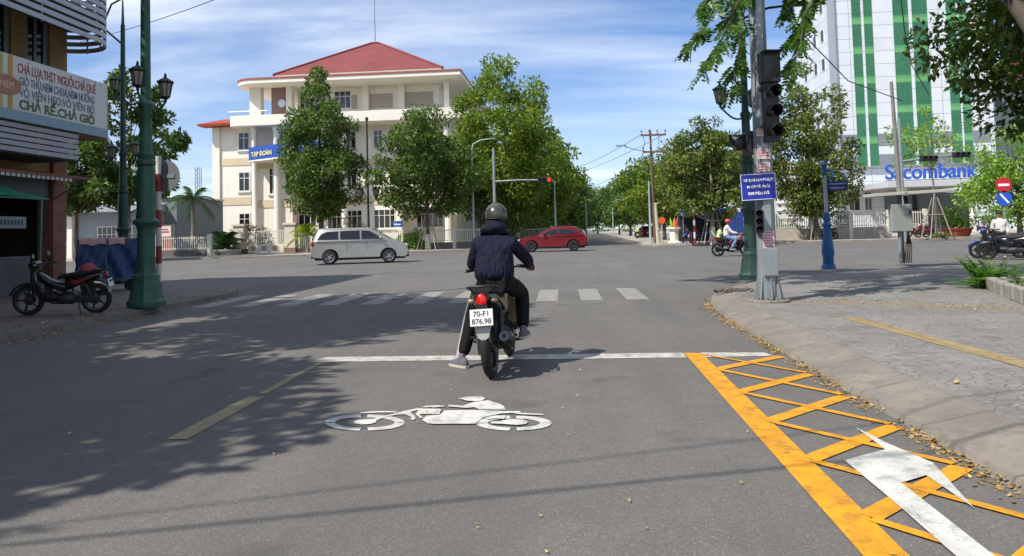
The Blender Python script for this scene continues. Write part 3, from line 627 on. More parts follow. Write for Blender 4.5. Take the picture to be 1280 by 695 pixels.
w = MB(); w.bx(-.45,.45,-.04,.04,.1,1.5); w.build('lower_panel', M('board_red','#9b1d2c',.5), r); w = MB(); w.bx(-.45,.45,-.04,.04,1.5,2.3); w.build('upper_panel', M('board_pale','#d8c9c6',.5), r)
w = MB(); w.bx(-.3,.3,-.055,-.045,1.8,1.9); w.bx(-.3,.2,-.055,-.045,2.0,2.08); w.build('text_lines', M('board_line','#a3404c',.5), r)
for sx in (-.46,.46): MB().cyl((sx,.06,0),(sx,.06,2.3),.03).build('post', GREYP, r)
# lattice mast on the skyline
r = thing('lattice_mast', 'thin grey lattice mast on the skyline beside the palm', 'mast', (A(248,250,120).x, 120, 0))
m_ = MB(); zt = A(248,209,120).z
for sx, sy in ((-.35,-.35),(.35,-.35),(.35,.35),(-.35,.35)): m_.tube([(sx,sy,0),(sx,sy,zt)], .05, 5)
n_ = int(zt/.7)
for i in range(n_):
    z_ = i*.7; m_.tube([(-.35,-.35,z_),(.35,-.35,z_+.7)], .03, 4); m_.tube([(.35,.35,z_),(-.35,.35,z_+.7)], .03, 4); m_.tube([(-.35,.35,z_),(-.35,-.35,z_+.7)], .03, 4); m_.tube([(.35,-.35,z_),(.35,.35,z_+.7)], .03, 4)
m_.build('frame', M('mast_grey','#85898d',.5,.5), r)
# pale house glimpsed behind the big tree
r = thing('cream_house', 'cream house glimpsed through the trees behind the signal arm', 'building', (A(660,300,84).x, 84, 0))
w = MB(); w.bx(A(615,280,84).x, A(690,280,84).x, 84, 94, 0, A(650,248,84).z); at(w, r).build('wall', M('cream_render','#c9bfa8',.8,var=.06), r)
w = MB(); w.bx(A(613,280,84).x, A(692,280,84).x, 83.4, 94.5, A(650,248,84).z, A(650,244,84).z); at(w, r).build('roof_slab', WALLW, r)
for px_ in (628,650,672): win(r, A(px_,280,84).x-.7, A(px_,280,84).x+.7, 1.2, 2.8, 84, 2, 2, .08, WFR, DGL)
# ================================================================= corner shop on the left (its front faces the street, +x)
XM, XBAL = -13.6, -12.4
OCHRE = M('ochre_render', '#8c7048', .85, var=.12, scale=1.2, dirt=('#5d4526',.5,1.1), bmp=.2)
FRG = M('grey_frame', '#5c6a70', .5); SLAT = M('louvre_grey', '#a9abb2', .45, var=.06)
def brickmat():
    m, nt, b = base('red_brick'); v = objco(nt); sp = nt.new('ShaderNodeSeparateXYZ'); nt.link(v, sp.inputs[0]); cb = nt.new('ShaderNodeCombineXYZ')
    nt.link(math_(nt,'ADD',sp.outputs['X'],sp.outputs['Y']), cb.inputs[0]); nt.link(sp.outputs['Z'], cb.inputs[1])
    br = nt.new('ShaderNodeTexBrick'); br.inputs['Scale'].default_value = 1; br.inputs['Brick Width'].default_value = .22; br.inputs['Row Height'].default_value = .075; br.inputs['Mortar Size'].default_value = .008
    br.inputs['Color1'].default_value = (*S('#7d4a38'),1); br.inputs['Color2'].default_value = (*S('#94604a'),1); br.inputs['Mortar'].default_value = (*S('#6a625a'),1); nt.link(cb.outputs[0], br.inputs['Vector'])
    nt.link(mixc(nt,.5,br.outputs['Color'],ramp(nt,noise(nt,v,6,5),[(.3,(.6,.6,.6)),(.7,(1.1,1.1,1.1))]),'MULTIPLY'), b.inputs['Base Color']); b.inputs['Roughness'].default_value = .9; bump(nt,b,br.outputs['Fac'],-.4,.01); return m
BRICK = brickmat()
shop = thing('corner_shop', 'ochre corner shop with brick pillar and curved grey louvres', 'building', (XM, 15, 0))
yE = AX(84, 40, XM).y; zS0 = AX(127,173,XBAL).z; zS1 = AX(127,107,XBAL).z; yB = AX(127,140,XBAL).y
zf = AX(60,192,XBAL).z; print('shop', yE, zS0, zS1, yB, zf)
w = MB(); # upper wall with real window openings
wins = [(AX(0,30,XM).y-1.1, AX(14,30,XM).y), (AX(31,50,XM).y, AX(62,50,XM).y)]
zw0, zw1 = zS1-.6, AX(40,8,XM).z; ys = -14.0  # wall and roof run on unseen beyond the frame, added to block sky light
for a, b_ in wins + [(yE, yE)]:
    w.bx(XM-.25, XM, ys, a, zS0-.9, 10.5); 
    if b_ > a: w.bx(XM-.25, XM, a, b_, zS0-.9, zw0); w.bx(XM-.25, XM, a, b_, zw1, 10.5)
    ys = b_
w.bx(XM-6, XM-.25, yE-.25, yE, 0, 10.5); w.bx(XM-6, XM, -14, yE, 10.5, 10.8); w.bx(XM-6, XM-.3, -14, yE-.26, zS0-.9, zS0-.7); at(w, shop).build('wall', OCHRE, shop)
dg = glassmat('shop_glass','#0c0f11',.1)
for a, b_ in wins:
    fo = win(shop, a+.03, b_-.03, zw0+.03, zw1-.03, XM-.1, 2, 1, .13, FRG, dg, axis='x+')
bk = MB(); bk.bx(XM-3, XM-2.9, 5, yE-.3, 0, zS0-.9); bk.bx(XM-3, XM-.2, 5, 5.1, 0, zS0-.9); bk.bx(XM-2.9, XM-.36, yE-.34, yE-.26, 0, zS0-.9); bk.bx(XM-.3, XM, -14, 5, 0, zS0-.9);  at(bk, shop).build('interior_wall', M('interior_shade','#26221f',.9), shop)  # near-black walls and added end lining put the shop's deep shade into colour
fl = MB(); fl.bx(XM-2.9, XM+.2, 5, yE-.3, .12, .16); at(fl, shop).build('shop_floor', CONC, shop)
ba = MB(); ba.bx(XM+.002, XBAL, -13, yB, zS0-.05, zS1-.25); at(ba, shop).build('balcony', OCHRE, shop)
ba = MB(); ba.bx(XM+.3, XBAL-.002, yB+.003, yB+.28, zS0-.02, zS1+.05); ba.bx(XBAL-.28,XBAL-.002,yB-.5,yB,zS1-.25,zS1+.05); at(ba, shop).build('brick_parapet', BRICK, shop)
pi_ = MB(); yp = AX(83,250,XM+.1).y; pi_.bx(XM-.35, XM+.1, yp-.5, yp, .13, zS0-.06); at(pi_, shop).build('brick_pillar', BRICK, shop, bevel=.01)
# horizontal fascia louvres under the sign
yF = AX(97,170,XBAL+.05).y; n = 5; z0_, z1_ = zf-.08, zS0-.02
lou = MB(); hh = (z1_-z0_)/n
for i in range(n): lou.box((XBAL+.06, (6+yF)/2, z0_+hh*(i+.5)), (.035, yF-6, hh*.74), (0,math.radians(14),0))
lou.v = lou.v; at(lou, shop).build('fascia_louvre', SLAT, shop)
for y in (yF-.02, yF-1.3, yF-2.6, yF-3.9): at(MB().bx(XBAL-.02, XBAL+.035, y-.03, y, z0_, z1_), shop).build('louvre_post', SLAT, shop)
sf = MB(); sf.bx(XM+.01, XBAL+.02, 6, yF, zf-.1, zf-.06); at(sf, shop).build('soffit', M('soffit_dark','#4a4642',.9), shop)
# curved louvre balcony of the floor above
zl = 6.55; rad = 1.05; yc = yB-.65
for i in range(9):
    z = zl+.19*i; pts = [(XBAL+.35, 6, z), (XBAL+.35, yc-.02, z)]
    for k in range(13):
        a = PI/2*k/12*1.9; pts.append((XBAL+.35-rad+rad*math.cos(a), yc+rad*math.sin(a), z))
    mb = MB()
    P = [Vector(p) for p in pts]; r_ = []
    for j, p in enumerate(P):
        t = (P[min(j+1,len(P)-1)]-P[max(j-1,0)]).normalized(); nn = Vector((t.y,-t.x,0)); r_.append([p+nn*.015+Vector((0,0,.06)), p-nn*.015+Vector((0,0,.06)), p-nn*.015-Vector((0,0,.06)), p+nn*.015-Vector((0,0,.06))])
    mb.loft(r_); at(mb, shop).build('curved_louvre', SLAT, shop, smooth=35)
up = MB()
for a in (0,.5,1.0,1.5,2.2,2.9): up = MB(); up.cyl((XBAL+.33-rad+rad*math.cos(a)*.97, yc+rad*math.sin(a)*.97, zl-.08),(XBAL+.33-rad+rad*math.cos(a)*.97, yc+rad*math.sin(a)*.97, zl+1.7), .025, .025, 6); at(up, shop).build('louvre_post', SLAT, shop)
for y in (8,10,12,14,16): at(MB().cyl((XBAL+.31,y,zl-.08),(XBAL+.31,y,zl+1.7),.025,.025,6), shop).build('louvre_post', SLAT, shop)
sl = MB(); sl.prism([(XM,6),(XBAL+.3,6),(XBAL+.3,yc)]+[(XBAL+.3-rad+rad*math.cos(PI/2*k/8*1.9), yc+rad*math.sin(PI/2*k/8*1.9)) for k in range(1,9)]+[(XM,yc+.6)], zl+.55, zl+.7); at(sl, shop).build('balcony_slab', M('slab_grey','#6d6c6b',.9), shop)
# ground floor: counter, shutters, hanging lamp strip
ct = MB(); ct.bx(XM-.3, XM+.25, 9.5, yp-1.5, .13, 1.05); at(ct, shop).build('counter', M('counter_steel','#5f6467',.4,.3,var=.1), shop, bevel=.02)
dc = MB(); dc.bx(XM-.1, XM+.0, yp-5, yp-.55, 2.55, 3.1); at(dc, shop).build('header_panel', M('header_tile','#4d5a56',.5,var=.2,scale=4), shop)
# sign
sg = thing('shop_sign', 'long white shop sign with red grey and green food lettering', 'sign', (XBAL+.1, 15, zS0))
L0 = AX(0,95,XBAL+.1).y - 1.3
SIGNW = M('sign_board', '#c9c8c2', .5, var=.06, scale=1.5, dirt=('#8a8378',.5,1.6)); sb = MB(); sb.bx(-.08,.08, L0-15, yB-15-.02, .22, zS1-zS0+.02); sb.build('board', SIGNW, sg, bevel=.01)
bt = MB(); bt.bx(-.07,.09, L0-15, yB-15-.02, 0, .217); bt.build('bottom_strip', M('strip_bluegrey','#7f98a3',.6,var=.12,scale=3), sg)
for dy, c_ in ((-3.72,'#a9a04c'),(-3.44,'#b58a2e')):
    st = MB(); st.bx(.081,.084, yB-15+dy-.07, yB-15+dy+.07, .23, zS1-zS0+.01); st.build('stripe', M('stripe'+c_, c_, .5), sg)
el = MB(); el.lathe([(.001,.086),(.36,.086),(.36,.092),(.001,.092)], (0,0,0), 28, 'x'); el.v = [(x, y*1.2+yB-15-3.55, z*.62+.74) for x, y, z in el.v]; el.build('oval_emblem', M('emblem_brown','#9c6a50',.5), sg)
RED_ = M('letter_red','#8f2f2c',.5); GREYL = M('letter_grey','#5d6a78',.5); GRN_ = M('letter_green','#3c5a2a',.5)
hS = zS1-zS0; ye0, ye1 = AX(23,110,XBAL+.18).y-15, AX(119,140,XBAL+.18).y-15; W_ = ye1-ye0; yc_ = (ye0+ye1)/2
for t_, zz_, sz, m_ in (('CHẢ LỤA.THỊT NGUỘI.CHẢ QUẾ', hS*.83, .30, RED_), ('GIÒ THỦ.NEM CHUA.NEM NƯỚNG', hS*.63, .27, GREYL), ('VÒ VIÊN HEO.VÒ VIÊN BÒ', hS*.45, .27, GREYL), ('CHẢ RẾ.CHẢ GIÒ', hS*.26, .29, GRN_)):
    o = text(t_, sz, m_, sg, (.083, yc_, zz_), (PI/2,0,PI/2), bold=.009 if m_ is GRN_ else .003)
    ww = max(v.co.x for v in o.data.vertices)-min(v.co.x for v in o.data.vertices); k_ = W_/ww*(1.02 if m_ is RED_ else .98)
    for v in o.data.vertices: v.co.x *= k_
text('NEM', .2, M('letter_pale','#d9c3a8',.5), sg, (.094, yB-15-3.55, .74), (PI/2,0,PI/2))
# awning and its rail
aw = thing('green_awning', 'green canvas awning stretched out before the dark shop front', 'awning', (XM+.3, 14, 2.7))
za, zb_ = AX(0,226,-12.6).z, AX(62,246,-11.2).z; ya, yb_ = 8, AX(45,240,-11.6).y
c = MB(); NN = 12
yb_ = 15.85
def aw_pt(u, v): return (u*1.7, (ya-14)+(yb_-ya)*v-.25*u*v, .15-(.5*u)-.05*math.sin(PI*u)+.02*math.sin(v*25))
for i in range(8):
    for j in range(NN): c.add([aw_pt(i/8,j/NN),aw_pt((i+1)/8,j/NN),aw_pt((i+1)/8,(j+1)/NN),aw_pt(i/8,(j+1)/NN)],[(0,1,2,3)])
m_, nt_, b_ = base('awning_green'); nt_.link(ramp(nt_, noise(nt_, objco(nt_), 2.5, 5), [(.3,S('#2e8f6c')),(.7,S('#3fae86'))]), b_.inputs['Base Color']); b_.inputs['Roughness'].default_value = .7
tr_ = nt_.new('ShaderNodeBsdfTranslucent'); tr_.inputs['Color'].default_value = (*S('#3fae86'),1); mx = nt_.new('ShaderNodeMixShader'); mx.inputs[0].default_value = .45; nt_.link(b_.outputs[0], mx.inputs[1]); nt_.link(tr_.outputs[0], mx.inputs[2]); nt_.link(mx.outputs[0], nt_.n['Material Output'].inputs['Surface'])
co_ = c.build('canvas', m_, aw, smooth=60, recalc=False); sd = co_.modifiers.new('t','SOLIDIFY'); sd.thickness = .01
fr = MB()
for v in (0,.33,.66,.98): fr.tube([aw_pt(u,v) for u in (0,.5,1)], .018, 6)
fr.tube([aw_pt(1,v) for v in (0,.5,1)], .022, 6); fr.v = [(x,y,z-.03) for x,y,z in fr.v]; fr.build('frame', M('frame_green','#3a5d50',.5,.3), aw)
MB().cyl(aw_pt(1,.97), (aw_pt(1,.97)[0]-.05, aw_pt(1,.97)[1], -2.57), .025).build('post', M('post_green','#49705f',.5,.3), aw)
rail = thing('awning_rail', 'rusty brown metal eave with a white scalloped edge above the green awning', 'eave', (XM+.1, 14, 2.98))
rm = MB(); rm.bx(0,.9, -6, yp-14-.3, 0, .06); rm.build('eave_sheet', M('rust_brown','#7a4a3a',.7,var=.2), rail); sc_ = MB()
for i in range(46): sc_.bx(.86,.875, -3.5+i*.16, -3.5+i*.16+.11, -.085, -.002)
sc_.build('scalloped_edge', M('scallop_white','#b9b6ae',.7), rail)
for y in (-5,-2,1,yp-14-.5): MB().cyl((.85,y,0),(.0,y,-.5),.02,.02,6).build('bracket', FRG, rail)
# parasol pole leaning by the shop and a slim sign inside
bx_ = thing('price_board', 'pale lettered price board hanging in the dark shop front', 'sign', (XM+.2, AX(10,278,XM+.2).y, AX(10,278,XM+.2).z))
MB().bx(-.03,.03,-.6,.55,-.14,.14).build('board', M('board_pale2','#7d8a8a',.5), bx_); q = MB()
for i in range(9): q.bx(.031,.034,-.5+i*.11,-.5+i*.11+.07,-.06,.06)
q.build('letter_marks', M('board_ink','#3a4348',.6), bx_)
# ---------------------------------------------------------------- tarp covered cart
ct = thing('tarp_cart', 'street cart under a blue tarpaulin with a pink cloth on top', 'cart', (A(137,330,17.9).x, 17.9, .13), math.radians(28))
TARP = M('tarp_blue', '#263f6c', .55, var=.25, scale=3.5, bmp=.25, bscale=9); hw, hd, h0, h1 = .66, .42, .3, 1.30
def tarpside(p0, p1, n, seed):
    mb = MB(); rows = 10; p0, p1 = Vector(p0), Vector(p1); nn = Vector(((p1-p0).y, -(p1-p0).x, 0)).normalized(); g = []
    for j in range(rows+1):
        z = h0+(h1-h0)*j/rows
        for i in range(n+1):
            u = i/n; p = p0.lerp(p1,u); wv = .035*math.sin(u*9+seed+z*4)*(1-j/rows*.6)+.02*math.sin(u*21-z*11+seed)+.03*math.sin((u*1.4+z)*7)
            g.append(p+nn*(wv+.03*(1-j/rows))+Vector((0,0,z+(.03*math.sin(u*14+seed) if j == 0 else 0))))
    mb.add(g, [(j*(n+1)+i, j*(n+1)+i+1, (j+1)*(n+1)+i+1, (j+1)*(n+1)+i) for j in range(rows) for i in range(n)]); return mb
for i, (a, b_) in enumerate((((-hw,-hd),(-.05,-hd-.02)),((-.02,-hd-.03),(hw,-hd)),((hw,-hd),(hw,hd)),((-hw,hd),(-hw,-hd)),((hw,hd),(-hw,hd)))):
    tarpside((*a,0),(*b_,0),14,i*1.7).build('tarpaulin', TARP, ct, smooth=70, recalc=False)
MB().bx(-hw,hw,-hd,hd,h1-.03,h1+.01).build('cart_top', M('top_grey','#b5b4b0',.6), ct, bevel=.01)
pk = MB(); n = 16
for j in range(4):
    pass
g = []
for j, (y, z) in enumerate(((hd*.3,h1+.02),(-hd-.02,h1+.025),(-hd-.05,h1-.02),(-hd-.06,h1-.14))):
    for i in range(n+1): u = i/n; g.append((-hw*.92+u*.98, y-.012*math.sin(u*30)*(j>1), z+(.02*math.sin(u*17) if j == 3 else 0)))
pk.add(g, [(j*(n+1)+i, j*(n+1)+i+1, (j+1)*(n+1)+i+1, (j+1)*(n+1)+i) for j in range(3) for i in range(n)]); pk.build('pink_cloth', M('cloth_pink','#c99a94',.85,var=.1,scale=8), ct, smooth=60, recalc=False)
cw = MB(); cw.bx(-hw+.03,hw-.03,-hd+.04,hd-.04,.28,h1-.04); cw.build('cart_body', M('cart_steel','#74787a',.4,.5), ct)
for sx in (-.48,.48):
    for sy in (-.33,.35): wm = MB(); wm.torus((sx,sy,.13),.1,.03,'y',18,8); wm.lathe([(.02,-.02),(.08,-.02),(.08,.02),(.02,.02)],(sx,sy,.13),12,'y'); wm.build('wheel', M('rubber0','#17181a',.8), ct)
# ================================================================= trees and plants
rng = np.random.default_rng(11)
BARK = M('bark', '#5b5147', .9, var=.3, scale=3, bmp=.6, bscale=18); BARKP = M('bark_pale', '#8a8276', .9, var=.25, scale=4, bmp=.5, bscale=20)
BARKW = M('bark_limewashed', '#b9b4a8', .9, var=.15, scale=5, bmp=.4); STAKE = M('stake_wood', '#9b9084', .85, var=.2)
L_DARK = leafmat('leaf_dark', '#415a24', '#587032', '#86934f', .38, .42); L_MID = leafmat('leaf_mid', '#3d5a1f', '#587528', '#7d9238', .35)
L_YEL = leafmat('leaf_yellowgreen', '#4f6a22', '#728a2e', '#a0a63f', .4); L_OLIVE = leafmat('leaf_olive', '#4c5c2a', '#6c7a3a', '#979a52', .4)
L_FAR = leafmat('leaf_far', '#3a5526', '#527033', '#6f8a42', .35); L_LIGHT = leafmat('leaf_light', '#5f8a2c', '#7ea23c', '#a5b94e', .4); L_RED = leafmat('leaf_reddish', '#5a4a2c', '#66602f', '#7d4f38', .3)
def leaf_arrays(P, D, N, L, Wd):
    """diamond leaves: base P, direction D, facing N; folded along the midrib"""
    T = np.cross(N, D); T /= np.linalg.norm(T, axis=1, keepdims=True) + 1e-9
    L = L[:, None]; Wd = Wd[:, None]
    mid = P + D*L*.45; nn = np.cross(D, T)
    v = np.stack([P, mid + T*Wd*.5 - nn*Wd*.12, P + D*L, mid - T*Wd*.5 - nn*Wd*.12], 1)
    return v.reshape(-1, 3)
def leaf_object(name, verts, mat, parent, extra=None):
    n = len(verts)//4; me = bpy.data.meshes.new(name)
    me.vertices.add(n*4); me.vertices.foreach_set('co', verts.astype(np.float32).ravel())
    me.loops.add(n*4); me.loops.foreach_set('vertex_index', np.arange(n*4, dtype=np.int32))
    me.polygons.add(n); me.polygons.foreach_set('loop_start', np.arange(0, n*4, 4, dtype=np.int32))
    me.materials.append(mat); me.update(calc_edges=True); me.validate()
    o = bpy.data.objects.new(name, me); C.objects.link(o)
    if parent is not None: o.parent = parent
    return o
def scatter(centers, radii, counts, L, aspect, up=.5, droop=.25, flat=1.0):
    Ps = []; 
    for c, r, n in zip(centers, radii, counts):
        d = rng.normal(size=(n, 3)); d /= np.linalg.norm(d, axis=1, keepdims=True)
        rr = r * rng.uniform(.25, 1.0, size=(n, 1))**.6
        q = d*rr; q[:, 2] *= flat; Ps.append(np.concatenate([np.asarray(c) + q, d], 1))
    A_ = np.concatenate(Ps); P = A_[:, :3]; out = A_[:, 3:]
    n = len(P); D = out*.6 + rng.normal(size=(n, 3))*.6; D[:, 2] -= droop; D /= np.linalg.norm(D, axis=1, keepdims=True)
    N = rng.normal(size=(n, 3))*.55 + out*.35; N[:, 2] += up; N /= np.linalg.norm(N, axis=1, keepdims=True)
    Ls = L*rng.uniform(.65, 1.3, n); return leaf_arrays(P, D, N, Ls, Ls*aspect)
PROF = {'cone': [(0,.35),(.12,.8),(.3,1),(.5,.88),(.7,.62),(.85,.36),(1,.1)],
        'round': [(0,.45),(.15,.85),(.4,1),(.65,.92),(.85,.62),(1,.2)],
        'tall': [(0,.3),(.15,.7),(.35,.95),(.55,1),(.75,.75),(.9,.42),(1,.12)],
        'flat': [(0,.6),(.3,1),(.6,.95),(1,.4)]}
def tree(loc, label, H, z0, R_, prof, mat, nleaf=9000, L=.3, seed=0, bark=None, tr=.16, ncl=70, group=None, stakes=False, lean=(0,0), name='tree', cr=.22, white=False):
    global rng
    rng = np.random.default_rng(100+seed); rd = random.Random(seed)
    root = thing(name, label, 'tree', loc, 0, group); pf = PROF[prof]
    hs = np.array([p[0] for p in pf]); rs = np.array([p[1] for p in pf])
    cen = []; rad = []
    while len(cen) < ncl:
        t = rd.random(); rmax = np.interp(t, hs, rs)*R_
        if rd.random() > (rmax/R_)**1.3: continue
        a = rd.uniform(0, 2*PI); q = rmax*(rd.random()**.45)*(1+.22*math.sin(2.3*a+seed)+.1*math.sin(5*a+2*seed))*.93
        cen.append((lean[0]*t+q*math.cos(a), lean[1]*t+q*math.sin(a), z0+(H-z0)*t)); rad.append(R_*cr*rd.uniform(.65,1.25)*(1.1-.4*t))
    w = np.array(rad)**2; cnt = np.maximum((nleaf*w/w.sum()).astype(int), 8)
    # trunk, limbs to the clumps
    mb = MB(); top = z0+(H-z0)*.72; pts = []; n = 9
    for i in range(n):
        t = i/(n-1); pts.append((lean[0]*.6*t+.12*math.sin(3*t+seed)*t, lean[1]*.6*t+.1*math.cos(2.5*t+seed)*t, top*t))
    mb.tube(pts, [tr*(1.35 if i == 0 else 1)*(1-.78*i/(n-1)) for i in range(n)], 10)
    order = sorted(range(ncl), key=lambda i: rd.random())[:min(ncl, 34)]
    for i in order:
        c = cen[i]; zz_ = min(max(z0*.92, c[2]-rd.uniform(.5,1.6)*R_*.5), top*.97); t = zz_/top; j = min(int(t*(n-1)), n-2); f = t*(n-1)-j
        b = Vector(pts[j]).lerp(Vector(pts[j+1]), f); e = Vector(c); m1 = b.lerp(e, .5)+Vector((0,0,-.12*R_*.5)); rb = tr*(1-.78*t)*.5
        mb.tube([b, m1, e], [rb, rb*.62, .012], 6)
    tk = mb.build('trunk', bark or BARK, root, smooth=60)
    if white:
        MB().tube([pts[0], tuple(Vector(pts[0]).lerp(Vector((pts[1][0], pts[1][1], 1.15)), 1))], [tr*1.36, tr*1.06], 12).build('limewash', BARKW, tk, smooth=60)
    leaf_object('crown', scatter(cen, rad, cnt, L, .5, .55, .25, .8), mat, root)
    if stakes:
        for k in range(4):
            a = PI/4+k*PI/2; MB().cyl((1.0*math.cos(a),1.0*math.sin(a),0),(.16*math.cos(a),.16*math.sin(a),2.75),.035,.03,7).build('support_stake', STAKE, root)
        bz = 1.6; q = .58
        MB().tube([(q*math.cos(PI/4+k*PI/2), q*math.sin(PI/4+k*PI/2), bz) for k in (0,1,2,3,0)], .022, 6).build('stake_brace', STAKE, root)
    return root
def P_(px, Y): p = A(px, 300, Y); return (p.x, Y, .13)
def HT(py, px, Y): return A(px, py, Y).z - .13
# three big trees in front of the white building
tree(P_(402,56.5), 'tall dark green tree before the blue fascia of the white building', HT(80,402,56.5), HT(266,402,56.5), 3.6, 'cone', L_DARK, 24000, .28, 3, tr=.24, ncl=120, cr=.24, white=True)
tree(P_(535,55.5), 'dark round staked tree before the right half of the white building', HT(134,535,55.5), HT(262,535,55.5), 4.0, 'round', L_DARK, 20000, .28, 5, tr=.17, ncl=95, cr=.24, stakes=True, white=True)
tree(P_(646,60.5), 'biggest yellow green tree right of the white building', HT(68,630,60.5), HT(258,640,60.5), 4.8, 'tall', L_YEL, 30000, .3, 9, tr=.36, ncl=130, cr=.24, lean=(-1.3,0), white=True)
tree(P_(600,66), 'dense dark tree filling the gap behind the signal mast', HT(165,600,66), 2.2, 3.4, 'round', L_MID, 9000, .36, 12, tr=.2, ncl=70, cr=.26)
GRL = 'street trees along the left of the far road'
row = [(70,-4.4,12.4,4.4,L_YEL,'first yellow green street tree behind the red car'),(79,-4.0,12.2,4.5,L_YEL,'mid green street tree next along behind the red car'),(89,-3.3,13.2,4.6,L_YEL,'tall pale street tree peaking beside the sky gap'),(101,-2.6,11.8,4.6,L_MID,'deep green tree halfway along the left of the far road'),
       (116,-1.9,11.6,4.8,L_FAR,'lower tree in the middle distance left of the far road'),(134,-1.2,12,5,L_FAR,'soft green tree beyond the street lamp on the far road'),(156,-.6,12.5,5.4,L_FAR,'small looking tree deep along the left of the far road'),(184,.6,13,6.5,L_FAR,'far tree leaning over the left of the distant carriageway')]
for i, (Y, x, h, rr, mt, lb) in enumerate(row):
    tree((x,Y,.13), lb, h, 2.0, rr, 'tall' if i < 3 else 'round', mt, 13000 if i < 3 else 9000, .38 if i < 3 else .5, 20+i, tr=.2, ncl=85, cr=.25, group=GRL, white=True)
GRR = 'trees along the right of the far road'
row = [(190,6,12,7,L_FAR,'tree closing the view at the very end of the far road'),(150,9.0,11,5.4,L_FAR,'distant tree on the right of the far road'),(118,8.8,10.6,4.8,L_FAR,'rounded tree well behind the utility pole'),(92,9.2,10,4.2,L_MID,'mid green tree directly behind the concrete pole'),(74,8.8,9.2,4.0,L_YEL,'low spreading tree by the concrete utility pole'),
       (64,10.6,9.4,3.6,L_OLIVE,'olive tree half hidden by the staked tree at the stalls')]
for i, (Y, x, h, rr, mt, lb) in enumerate(row):
    tree((x,Y,.13), lb, h, 2.2, rr, 'round', mt, 9500, .46 if i < 3 else .34, 40+i, tr=.18, ncl=75, cr=.26, group=GRR)
tree((-10,104,.13), 'dark tree mass behind the cream house', 11, 1.5, 6, 'round', L_FAR, 7000, .5, 61, tr=.25, ncl=70, cr=.26)
tree((18,130,.13), 'broad tree far behind the blue stall awning', 11, 1.5, 6, 'round', L_FAR, 6000, .5, 62, tr=.25, ncl=70, cr=.26)
tree((24,150,.13), 'distant wide tree left of the apartment blocks', 9, 1.2, 6, 'round', L_FAR, 5000, .5, 63, tr=.25, ncl=60, cr=.26)
tree(P_(891,51.8), 'olive green staked tree beside the blue stall awning', HT(148,885,51.8), HT(274,888,51.8), 3.0, 'tall', L_OLIVE, 16000, .26, 51, BARKP, tr=.17, ncl=90, cr=.24, stakes=True, white=True)
tree(P_(1022,56), 'tall olive tree by the bank fence left of the tower', HT(84,1012,56), HT(262,1015,56), 3.6, 'tall', L_OLIVE, 21000, .27, 52, BARK, tr=.2, ncl=95, cr=.23, lean=(-.7,0), stakes=True)
tree(P_(1171,52.5), 'sparse young tree on tall stakes before the bank canopy', HT(134,1168,52.5), HT(205,1168,52.5), 3.0, 'flat', L_LIGHT, 1500, .24, 53, BARKP, tr=.08, ncl=46, cr=.17, stakes=True)
tree(P_(1276,60), 'bushy light green tree at the right of the bank entrance', HT(162,1270,60), HT(268,1270,60), 4.4, 'round', L_LIGHT, 9500, .3, 54, BARK, tr=.18, ncl=75, cr=.26)
tree(P_(160,47.5), 'tree with open ragged crown before the grey house', HT(72,160,47.5), HT(262,160,47.5), 3.6, 'round', L_DARK, 9500, .36, 55, BARK, tr=.17, ncl=58, cr=.2, lean=(.2,0), stakes=True)
tree(P_(95,46), 'dark leafy tree partly hidden by the corner shop', HT(150,90,46), HT(262,90,46), 2.6, 'round', L_DARK, 6500, .34, 56, BARK, tr=.15, ncl=55, cr=.25)
# trees whose trunks stand just outside the picture and whose crowns reach or shade it
tree((-11.0,1.3,.13), 'shade tree on the left pavement beside the rider lane', 9.6, 4.4, 4.2, 'round', L_DARK, 30000, .3, 71, BARK, tr=.2, ncl=75, cr=.24)
tree((-9.4,7.6,.13), 'shade tree in front of the corner shop', 10.5, 6.4, 3.8, 'round', L_DARK, 17000, .27, 72, BARK, tr=.18, ncl=60, cr=.24)
tree((11.3,14.9,.13), 'dark leaved tree overhanging the upper right corner', 10.5, 3.0, 4.4, 'round', L_DARK, 42000, .2, 73, BARK, tr=.2, ncl=150, cr=.2)
# feathery leaved tree over the signal pole
def pinnate(path, out, n, LL, seed):
    rd = random.Random(seed); path = [Vector(p) for p in path]
    def pt(t):
        k = t*(len(path)-1); i = min(int(k), len(path)-2); return path[i].lerp(path[i+1], k-i), (path[i+1]-path[i]).normalized()
    rach = []
    for i in range(n):
        t = rd.uniform(.12, 1.0); b, d = pt(t); side = d.cross(Vector((0,0,1))).normalized()*(1 if i % 2 else -1)
        dr = (d*.55 + side*rd.uniform(.3,1) + Vector((rd.uniform(-.3,.3), rd.uniform(-.5,.5), rd.uniform(-.75,-.05)))).normalized(); ln = LL*rd.uniform(.7,1.2); e = b+dr*ln; rach.append((b, b+dr*ln*.5+Vector((0,0,.03)), e))
        sd = dr.cross(Vector((rd.uniform(-.4,.4),rd.uniform(-.4,.4),1))).normalized(); up = sd.cross(dr)
        for j in range(6):
            p = b+dr*ln*(.2+.8*j/5)
            for s_ in (-1, 1):
                dd_ = (sd*s_ + dr*.65 + up*rd.uniform(-.35,.05)).normalized(); out.append((p, dd_, up+sd*rd.uniform(-.3,.3), LL*.4*rd.uniform(.8,1.15)*(1-.35*abs(j/5-.45))))
    return rach
root = thing('feathery_tree', 'feathery leaved tree whose branches hang over the signal pole', 'tree', (8.9,13.4,.13))
L_FEA = leafmat('leaf_feather', '#3b5c28', '#4d7030', '#6d8c3c', .45, .35)
br = []; YB_ = 11.6
def q_(px, py, Y): return A(px, py, Y) - Vector((8.9,13.4,.13))
